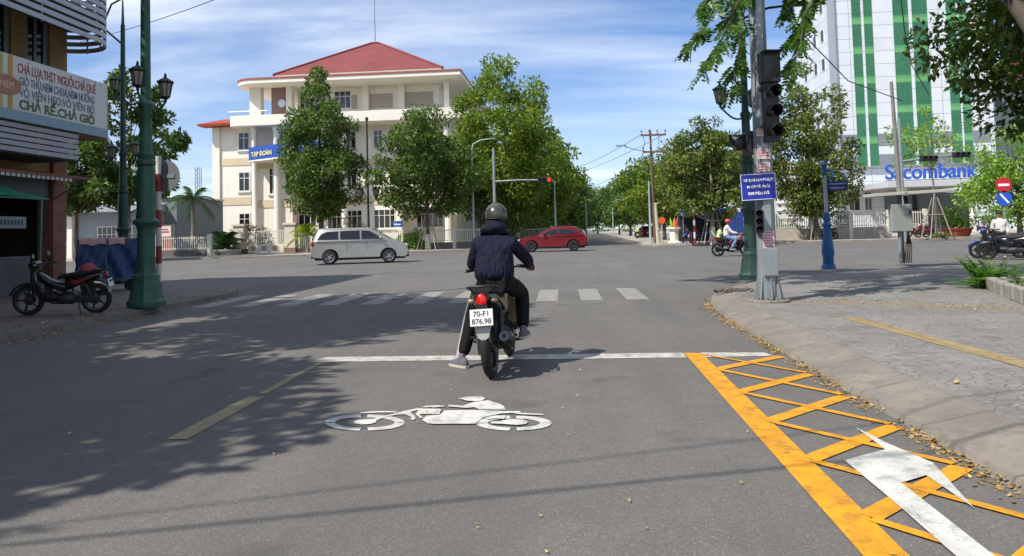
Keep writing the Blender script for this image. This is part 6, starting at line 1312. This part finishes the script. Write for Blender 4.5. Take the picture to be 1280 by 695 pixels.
def person(label, loc, rz, J, jacket, trousers, helmet=None, hood=False, shoe=None, k=1.0, stripe=None, hair=None, group=None, gloves=None, cuff=True):
    """J: joints in metres: pelvis chest neck head lsh lel lha rsh rel rha lhip lkn lan lto rhip rkn ran rto"""
    r = thing('person', label, 'person', loc, rz, group); j = {a: Vector(b) for a, b in J.items()}
    N = []; E_ = []
    def nd(v, rad): return (v.x, v.y, v.z, rad)
    N.append(nd(j['pelvis'], .10*k)); m = j['pelvis'].lerp(j['chest'], .5); sp = chain(N, E_, [nd(m,.095*k), nd(j['chest'],.105*k), nd(j['neck']+Vector((0,.015,0)),.042*k), nd(j['neck'].lerp(j['head'],.45),.048*k), nd(j['head']+Vector((0,.012,-.035)),.078*k), nd(j['head']+Vector((0,0,.05)),.083*k)], 0); ch = 2
    hands = {}
    for s in 'lr':
        w = j[s+'el'].lerp(j[s+'ha'], .8); hd = chain(N, E_, [nd(j[s+'sh'],.05*k), nd(j[s+'el'],.036*k), nd(w,.026*k), nd(j[s+'ha'],.03*k)], ch); hands[s] = hd
        a = chain(N, E_, [nd(j[s+'hip'],.075*k), nd(j[s+'kn'],.05*k), nd(j[s+'an'],.026*k), nd(j[s+'an'].lerp(j[s+'to'],.8),.016*k)], 0)
        # fingers: four and a thumb, bent round what the hand holds
        fd = (j[s+'ha']-w).normalized(); side = Vector((1,0,0)) if s == 'r' else Vector((-1,0,0)); side = (side-fd*side.dot(fd)).normalized(); dn = Vector((0,0,-1))
        for f_ in range(4):
            o = j[s+'ha']+side*(.026-.0175*f_)*k+fd*.02*k; ln = (.062,.07,.066,.052)[f_]*k
            chain(N, E_, [nd(o+fd*ln*.35,.0085*k), nd(o+fd*ln*.8+dn*.018*k,.008*k), nd(o+fd*ln*.7+dn*.048*k,.007*k)], hd)
        chain(N, E_, [nd(j[s+'ha']-side*.034*k-fd*.0*k+dn*.012*k,.01*k), nd(j[s+'ha']-side*.04*k+fd*.035*k+dn*.035*k,.0085*k)], hd)
    body = skin('body', N, E_, SKINM, r, 2)
    # face
    hd_ = j['head']; fc = MB(); fc.ball((hd_.x,hd_.y+.088*k,hd_.z-.025*k),.016*k,(.8,1.1,1.3),8,6); fc.build('nose', SKINM, r, smooth=60)
    for s_ in (-1,1): MB().ball((hd_.x+s_*.032*k,hd_.y+.076*k,hd_.z+.008*k),.011*k,(1.2,.6,.8),8,6).build('eye', BLK, r, smooth=60); MB().ball((hd_.x+s_*.082*k,hd_.y+.0,hd_.z-.01*k),.026*k,(.4,.7,1.1),8,6).build('ear', SKINM, r, smooth=60)
    MB().ball((hd_.x,hd_.y+.078*k,hd_.z-.06*k),.02*k,(1.2,.5,.35),8,6).build('mouth', M('lip','#8a4d42',.6) if not bpy.data.materials.get('lip') else bpy.data.materials['lip'], r, smooth=60)
    # jacket
    N = []; E_ = []; p = j['pelvis']; c_ = j['chest']
    N.append(nd(p.lerp(c_,.02)+Vector((0,-.01,-.085)), (.225*k,.19*k))); chain(N, E_, [nd(p.lerp(c_,.3),(.215*k,.165*k)), nd(p.lerp(c_,.7),(.205*k,.15*k)), nd(c_+Vector((0,0,.03)),(.2*k,.13*k)), nd(c_.lerp(j['neck'],.7),(.10*k,.09*k)), nd(j['neck']+Vector((0,-.02 if hood else 0,.025)),(.14 if hood else .07)*k)], 0)
    if hood: chain(N, E_, [nd(j['neck'].lerp(j['head'],.42),.118*k), nd(j['head']+Vector((0,-.012,-.03)),.108*k)], len(N)-1)
    for s in 'lr':
        sh = j[s+'sh']; el = j[s+'el']; ha = j[s+'ha']
        chain(N, E_, [nd(sh,(.085*k,.08*k)), nd(sh.lerp(el,.5),.073*k), nd(el,.066*k), nd(el.lerp(ha,.5),.058*k), nd(el.lerp(ha,.86),.046*k)], 3)
    jo = skin('jacket', N, E_, jacket, r, 2)
    # trousers, shoes
    N = [nd(p+Vector((0,.02,-.03)), (.125*k,.115*k))]; E_ = []
    for s in 'lr':
        hip, kn, an = j[s+'hip'], j[s+'kn'], j[s+'an']
        chain(N, E_, [nd(hip,.095*k), nd(hip.lerp(kn,.55),.1*k), nd(kn,.083*k), nd(kn.lerp(an,.5),.074*k), nd(kn.lerp(an,.93),.062*k)], 0)
    to_ = skin('trousers', N, E_, trousers, r, 2)
    for s in 'lr':
        an, te = j[s+'an'], j[s+'to']; d = (te-an); d.z = 0; d.normalize(); base_z = te.z-.035*k; sd = Vector((-d.y,d.x,0)); heel = an-d*.06*k
        q = MB(); rg = []
        for t, w, h in ((-.085,.022,.05),(-.06,.036,.085),(0,.038,.095),(.06,.043,.07),(.12,.046,.05),(.165,.036,.04),(.185,.012,.026)):
            c = Vector((an.x,an.y,base_z+.022*k))+d*t*k; ring = []
            for q_ in range(12): a = 2*PI*q_/12; ring.append(c+sd*w*k*math.cos(a)+Vector((0,0,max(0,math.sin(a))*h*k)))
            rg.append(ring)
        q.loft(rg); so = q.build('shoe', shoe or SHOE, r, smooth=60); q = MB(); pts = []
        for t, w in ((-.09,.025),(-.05,.04),(.06,.046),(.13,.05),(.18,.034)): pts.append(Vector((an.x,an.y,0))+d*t*k+sd*w*k)
        for t, w in ((.195,.0),(.18,-.034),(.13,-.05),(.06,-.046),(-.05,-.04),(-.09,-.025)): pts.append(Vector((an.x,an.y,0))+d*t*k+sd*w*k)
        q.prism([(v.x,v.y) for v in pts], base_z, base_z+.026*k); q.build('sole', SOLE, so, bevel=.004)
        MB().tube([(an.x,an.y,base_z+.08*k),(an.x,an.y,an.z+.03*k),tuple(j[s+'kn'].lerp(an,.88))],[.036*k,.036*k,.04*k],10).build('sock', SOCK, so, smooth=60)
    if gloves:
        for s in 'lr':
            N = []; E_ = []; w = j[s+'el'].lerp(j[s+'ha'],.85); N.append(nd(w,.036)); hd = chain(N,E_,[nd(j[s+'ha'],.04)],0); fd = (j[s+'ha']-w).normalized(); side = Vector((1,0,0)) if s == 'r' else Vector((-1,0,0)); side = (side-fd*side.dot(fd)).normalized(); dn = Vector((0,0,-1))
            for f_ in range(4):
                o = j[s+'ha']+side*(.03-.019*f_)+fd*.02; ln = (.062,.07,.066,.052)[f_]; chain(N,E_,[nd(o+fd*ln*.4,.0115),nd(o+fd*ln*.85+dn*.02,.011),nd(o+fd*ln*.75+dn*.052,.0095)],hd)
            chain(N,E_,[nd(j[s+'ha']-side*.036+dn*.012,.013),nd(j[s+'ha']-side*.042+fd*.036+dn*.036,.0115)],hd); skin('glove', N, E_, gloves, r, 1)
    if helmet:
        h = MB(); hz = hd_.z+.012*k; h.ball((hd_.x,hd_.y-.005,hz),.118*k,(.94,1.1,1.05),26,12,-.3,PI/2); ho = h.build('helmet', helmet, r, smooth=60); sd = ho.modifiers.new('t','SOLIDIFY'); sd.thickness = .012
        q = MB(); q.torus((hd_.x,hd_.y-.005,hz-.036*k),.114*k,.006*k,'z',30,6); q.v = [((x-hd_.x)*.94+hd_.x,(y-hd_.y)*1.1+hd_.y,z) for x,y,z in q.v]; q.build('helmet_rim', BLK, ho, smooth=60)
        v = MB(); v.loft([[(hd_.x+.1*k*math.cos(a),hd_.y+.09*k+.05*k*math.sin(a),hz+.0) for a in [PI*i/10 for i in range(11)]],[(hd_.x+.1*k*math.cos(a),hd_.y+.12*k+.09*k*math.sin(a),hz-.03*k) for a in [PI*i/10 for i in range(11)]]],False,False); vo = v.build('visor', helmet, ho, smooth=60); vo.modifiers.new('t','SOLIDIFY').thickness = .006
    elif hair: MB().ball((hd_.x,hd_.y-.018*k,hd_.z+.035*k),.1*k,(.95,1.05,.95),16,8,-.5,PI/2).build('hair', hair, r, smooth=60)
    if stripe:
        q = MB(); kn, an, hip = j['lkn'], j['lan'], j['lhip']; pts = [hip.lerp(kn,.25),hip.lerp(kn,.6),kn,kn.lerp(an,.4),kn.lerp(an,.9)]; rr = (.112,.1,.084,.075,.063)
        rg = []
        for p_, ra in zip(pts, rr):
            o = Vector((-.97,-.26,0)).normalized(); t_ = Vector((o.y,-o.x,0)); rg.append([p_+o*(ra-.02)+t_*.016, p_+o*(ra+.004)+t_*.016, p_+o*(ra+.004)-t_*.016, p_+o*(ra-.02)-t_*.016])
        q.loft(rg); q.build('trouser_stripe', stripe, to_, smooth=60)
    return r
NAVY = cloth('jacket_navy','#13152a',.8); BLKC = cloth('trousers_black','#131315',.6); OLIV = M('helmet_olive','#3b3c35',.3,coat=.5,var=.06); WSTR = M('stripe_white','#c9c6c2',.8,var=.1,scale=20); GLV = cloth('glove_black','#141416',.4)
person('waiting rider in navy hooded jacket and olive helmet with one foot down', RB, math.radians(-3), dict(
    pelvis=(-.015,.36,.90), chest=(-.02,.47,1.20), neck=(-.015,.52,1.345), head=(-.01,.56,1.505), lsh=(-.185,.47,1.235), lel=(-.26,.52,1.02), lha=(-.285,.85,.995), rsh=(.155,.47,1.235), rel=(.285,.63,1.06), rha=(.285,.865,.998),
    lhip=(-.10,.37,.86), lkn=(-.285,.62,.50), lan=(-.385,.50,.085), lto=(-.50,.60,.035), rhip=(.09,.38,.86), rkn=(.205,.76,.71), ran=(.235,.56,.345), rto=(.25,.72,.315)), NAVY, BLKC, OLIV, True, stripe=WSTR, gloves=GLV)
# rider and child on the crossing motorbike, facing +x
WHC = cloth('shirt_white','#c9c6c0',.4); JEAN = cloth('jeans_pale','#6f87a8',.4); REDH = M('helmet_red','#b0303a',.3,coat=.5); LIME = cloth('shirt_lime','#b7c98a',.4); DKC = cloth('cloth_dark','#26262c',.4); HAIR = M('hair_black','#151312',.6)
mtl = Vector((mt.x-.6,33.6,0))
seat = dict(pelvis=(0,.36,.90), chest=(0,.42,1.2), neck=(0,.45,1.36), head=(0,.48,1.52), lsh=(-.18,.42,1.26), lel=(-.26,.58,1.05), lha=(-.3,.85,.99), rsh=(.18,.42,1.26), rel=(.26,.58,1.05), rha=(.3,.85,.99), lhip=(-.1,.37,.86), lkn=(-.19,.76,.72), lan=(-.2,.56,.345), lto=(-.2,.72,.31), rhip=(.1,.37,.86), rkn=(.19,.76,.72), ran=(.2,.56,.345), rto=(.2,.72,.31))
person('rider in white top pale jeans and red helmet crossing on the right', mtl, math.radians(-90), seat, WHC, JEAN, REDH)
sc_ = {a: (b[0]*.75, b[1]*.75-.22, .84+(b[2]-.9)*.72) for a, b in seat.items()}
for s, sx in (('l',-1),('r',1)): sc_[s+'ha'] = (sx*.13,.2,1.02); sc_[s+'el'] = (sx*.2,.06,.98); sc_[s+'an'] = (sx*.2,.27,.42); sc_[s+'kn'] = (sx*.2,.34,.72); sc_[s+'to'] = (sx*.2,.4,.385)
person('small passenger in lime top sitting behind the red helmeted rider', mtl, math.radians(-90), sc_, LIME, DKC, None, hair=HAIR, k=.75)
def stand(h=1.65, sp=.1): 
    q = h/1.65; d = dict(pelvis=(0,0,.92), chest=(0,.0,1.22), neck=(0,.0,1.4), head=(0,.01,1.55), lsh=(-.18,0,1.3), lel=(-.24,-.02,1.04), lha=(-.24,.08,.82), rsh=(.18,0,1.3), rel=(.24,-.02,1.04), rha=(.22,.12,.84), lhip=(-.09,0,.88), lkn=(-.1,.02,.48), lan=(-.1,0,.085), lto=(-.12,.14,.035), rhip=(.09,0,.88), rkn=(.1,.03,.48), ran=(.1,0,.085), rto=(.12,.14,.035))
    return {a: tuple(c*q for c in b) for a, b in d.items()}
def sitp():
    return dict(pelvis=(0,0,.5), chest=(0,.04,.8), neck=(0,.06,.97), head=(0,.08,1.12), lsh=(-.18,.03,.87), lel=(-.24,.15,.64), lha=(-.15,.36,.58), rsh=(.18,.03,.87), rel=(.24,.15,.64), rha=(.15,.36,.58), lhip=(-.09,.02,.47), lkn=(-.12,.42,.46), lan=(-.12,.4,.085), lto=(-.13,.54,.035), rhip=(.09,.02,.47), rkn=(.12,.42,.46), ran=(.12,.4,.085), rto=(.13,.54,.035))
BLC = cloth('shirt_blue','#24408a',.4); RDC = cloth('shirt_red','#a5382e',.4)
def stool(px, Y, label):
    r = thing('plastic_stool', label, 'stool', P_(px,Y)); SB = M('stool_blue','#2b57a0',.5) if not bpy.data.materials.get('stool_blue') else bpy.data.materials['stool_blue']
    MB().bx(-.15,.15,-.15,.15,.37,.41).build('seat', SB, r, bevel=.01)
    for sx in (-1,1):
        for sy in (-1,1): MB().tube([(sx*.16,sy*.16,0),(sx*.12,sy*.12,.37)],.018,6).build('leg', SB, r)
for px_, Y, rz_, jk, lb, sl in ((861,54.2,90,BLC,'person in blue shirt sitting under the blue awning','low stool under the person in blue'),(871.5,53.6,70,RDC,'person in red shirt sitting by the red striped post','low stool under the person in red')):
    person(lb, P_(px_,Y), math.radians(rz_), sitp(), jk, DKC, None, hair=HAIR); stool(px_,Y,sl)
p = A(1268,300,27.3); person('person in a pale shirt standing among the parked motorbikes', (p.x-.3,27.6,0), math.radians(150), stand(1.6), WHC, DKC, None, hair=HAIR)
p = A(797,300,88); person('distant rider in pale yellow top on the far road', (p.x,88,0), 0, seat, LIME, DKC, WHC); make_bike('distant dark motorbike under the rider in pale yellow', (p.x,88,0), 0, BPAINT, BPAINT, BPAINT)
# ================================================================= stalls, litter and other small things
st = thing('market_stall', 'blue tarpaulin stall in the shade behind the striped post', 'stall', P_(884,56.5)); BT = M('tarp_stall','#2a56a8',.6,var=.15)
q = MB(); n = 10; g = [(-2.0+4.0*i/n, y, 2.55-.35*abs(y)+.06*math.sin(i*2.1+y)) for y in (-1.4,0,1.4) for i in range(n+1)]
q.add(g, [(j*(n+1)+i, j*(n+1)+i+1, (j+1)*(n+1)+i+1, (j+1)*(n+1)+i) for j in range(2) for i in range(n)]); q.build('canopy', BT, st, smooth=60, recalc=False).modifiers.new('t','SOLIDIFY').thickness = .02
for sx in (-1.9,1.9):
    for sy in (-1.3,1.3): MB().cyl((sx,sy,0),(sx,sy,2.1),.03).build('pole', STEEL, st)
MB().bx(-1.9,1.9,1.25,1.3,.1,2.0).build('painted_shade_sheet', M('sheet_shade','#22252e',.8,var=.2), st)  # added dark sheet, its colour stands in for the shade inside the stall
MB().bx(-1.2,.4,-.5,.3,.68,.74).build('counter', M('counter_wood','#6b5138',.7), st)
for sx in (-1.1,.3): MB().bx(sx-.03,sx+.03,-.4,.2,0,.68).build('counter_leg', M('leg_wood','#5a442f',.7), st)
hb = thing('blue_hoarding', 'plain blue hoarding panel behind the red helmeted rider', 'hoarding', P_(918,60)); MB().bx(-.75,.75,-.04,.04,.4,2.3).build('panel', M('hoarding_blue','#1f3f8a',.5), hb)
for sx in (-.7,.7): MB().cyl((sx,.06,0),(sx,.06,2.3),.04).build('post', STEEL, hb)
striped(P_(868.5,51.2), 'red and white striped post in front of the blue stall', 2.5, 6, .07)
os_ = thing('warning_sign', 'round orange warning sign on a pale post by the trees', 'sign', P_(828,58.5)); MB().cyl((0,0,0),(0,0,1.9),.05).build('post', GP, os_); MB().lathe([(.001,-.08),(.27,-.08),(.27,-.06),(.001,-.06)],(0,0,1.75),24,'y').build('disc', M('sign_orange','#d2622a',.5), os_)
pd = thing('food_stand', 'white pedestal stand with a folded green and orange parasol', 'stand', P_(843,56)); MB().lathe([(.55,0),(.5,.1),(.3,.2),(.35,1.0),(.55,1.1),(.55,1.2),(.001,1.2)],(0,0,0),8).build('pedestal', WALLW, pd, smooth=20); MB().bx(-.75,.75,-.6,.6,-.01,.08).build('base_slab', CONC, pd)
for k, (c_, a) in enumerate((('#8fae3a',-.35),('#d07a3a',.1),('#b5442e',.4))): q = MB(); q.lathe([(.05,0),(.2,.25),(.17,.7),(.05,1.15),(.001,1.3)],(0,0,0),12); q.move(Matrix.Translation((a*.35,0,1.15))@Matrix.Rotation(a*.5,4,'Y')@Matrix.Scale(.62,4)); q.build('folded_cloth', M('parasol'+c_,c_,.7), pd, smooth=50)
# stone edged bed at the right
bd = thing('stone_bed_edge', 'low row of upright grey stone blocks edging the planted bed', 'edging', (7.1,13.5,.13)); STN = M('edge_stone','#8b867f',.9,var=.22,scale=7,bmp=.5)
rd = random.Random(2); a, b = Vector((0,0,0)), Vector((-1.15,-3.6,0)); n = 15
for i in range(n):
    p = a.lerp(b,(i+.5)/n); MB().box((p.x+rd.uniform(-.012,.012),p.y,.10+rd.uniform(-.012,.012)),(.14,.215,.22),(rd.uniform(-.03,.03),rd.uniform(-.05,.05),math.atan2(-(b-a).x,(b-a).y)+PI+rd.uniform(-.03,.03))).build('edge_block', STN, bd, bevel=.015)
for i in range(12): p = Vector((.12+i*.225,.02*math.sin(i),0)); MB().box((p.x,p.y+.05,.1),(.21,.14,.21),(0,rd.uniform(-.04,.04),.02)).build('edge_block', STN, bd, bevel=.015)
o = MB().poly([(7.15,13.45,.2),(6.05,10.0,.2),(12,10,.2),(12,13.5,.2)]).build('bed_soil', M('soil','#4a4028',.95,var=.3,scale=5), None, recalc=False); tag(o, 'earth inside the stone edged bed', 'soil', kind='structure')
if o.data.polygons[0].normal.z < 0: o.data.flip_normals()
rng = np.random.default_rng(4); n = 6000; P = np.stack([rng.uniform(6.3,11.5,n), rng.uniform(10.2,13.4,n), np.full(n,.2)],1); P = P[P[:,0] > 6.12+ (P[:,1]-10.0)*.32]; n = len(P)
D = rng.normal(size=(n,3))*.45; D[:,2] = 1; D /= np.linalg.norm(D,axis=1,keepdims=True); N = rng.normal(size=(n,3)); L = rng.uniform(.06,.16,n)
o = leaf_object('grass', leaf_arrays(P,D,N,L,L*.09), leafmat('leaf_grass','#6b7a30','#86913c','#a39a4c',.3), None); tag(o,'rough yellowish grass growing in the stone edged bed','grass',kind='stuff')
# fallen leaves: gutter drift and strays on road and pavement
def drygen(n, f, name, label, mat, L0=.035, L1=.075):
    P = []; D = []; N = []
    while len(P) < n:
        p = f()
        if p is None: continue
        P.append(p); a = rd.uniform(0,2*PI); D.append((math.cos(a),math.sin(a),rd.uniform(0,.35))); N.append((rd.uniform(-.35,.35),rd.uniform(-.35,.35),1))
    P = np.array(P,dtype=float); D = np.array(D); D /= np.linalg.norm(D,axis=1,keepdims=True); N = np.array(N); L = np.array([rd.uniform(L0,L1) for _ in range(n)])
    o = leaf_object(name, leaf_arrays(P,D,N,L,L*.5), mat, None); return tag(o,label,'leaf litter',kind='stuff')
DRY = leafmat('leaf_dry','#7d5a30','#b08a4c','#cdb27a',.1,.7)
def gut():
    y = rd.uniform(2.5,14.2); t = 2.14 if y < 11 else 2.14+(y-11)**2*.035; s_ = rd.random()
    if math.sin(y*3.1)+math.sin(y*7.7+1)+rd.uniform(-1,1.6) < -.3: return None
    x = t-abs(rd.gauss(0,.07))+.015
    return (x, y, .006 if x < t else .02)
drygen(1900, gut, 'fallen_leaves', 'drift of dry brown leaves along the right gutter', DRY, .012, .055)
def stray():
    y = 2.8+9*rd.random()**1.4; x = rd.uniform(-6,2.0)
    return (x,y,.012)
drygen(95, stray, 'stray_leaves', 'few small yellow leaves scattered over the asphalt', leafmat('leaf_fallen_yellow','#c2a84a','#d8c878','#a98a4a',.1,.7), .02, .04)
def pv():
    y = 3+11*rd.random(); x = rd.uniform(2.7,7)
    return (x,y,.142)
drygen(110, pv, 'pavement_leaves', 'dry leaves scattered over the right pavement', DRY, .03, .09)
def lf():
    y = rd.uniform(8.5,16); x = -7.9-abs(rd.gauss(0,.7))+.35
    return (x, y, .012 if x > -7.9 else .145)
drygen(380, lf, 'left_leaves', 'dry leaves and scraps along the shaded left kerb', DRY, .04, .1)
# gritty rubble band across the right pavement
p0, p1 = G(985,376,.13), G(1275,386,.13); mb = MB()
for i in range(900):
    t = rd.random(); p = p0.lerp(p1,t)+Vector((rd.gauss(0,.1),rd.gauss(0,.22),0)); s_ = rd.uniform(.005,.016)*(2.0 if rd.random() < .06 else 1); mb.box((p.x,p.y,.13+s_*.3),(s_*1.5,s_*1.2,s_),(rd.uniform(-.5,.5),rd.uniform(-.5,.5),rd.uniform(0,3)))
o = mb.build('rubble', M('rubble_pale','#8c806c',.95,var=.3,scale=30)); tag(o,'pale grit and rubble strewn in a band over the right pavement','rubble',kind='stuff')
bk_ = M('kerb_dark','#57504a',.9,var=.3)
dm = MB()
for i in range(60):
    p = G(908,364,.13)+Vector((rd.gauss(.1,.16),rd.gauss(0,.12),0)); s_ = rd.uniform(.015,.06); dm.box((p.x,p.y,.13+s_*.3),(s_*1.5,s_,s_*.8),(rd.uniform(-.5,.5),rd.uniform(-.5,.5),rd.uniform(0,3)))
o = dm.build('kerb_debris', bk_); tag(o,'dark broken debris heaped at the kerb corner by the signal pole','debris',kind='stuff')
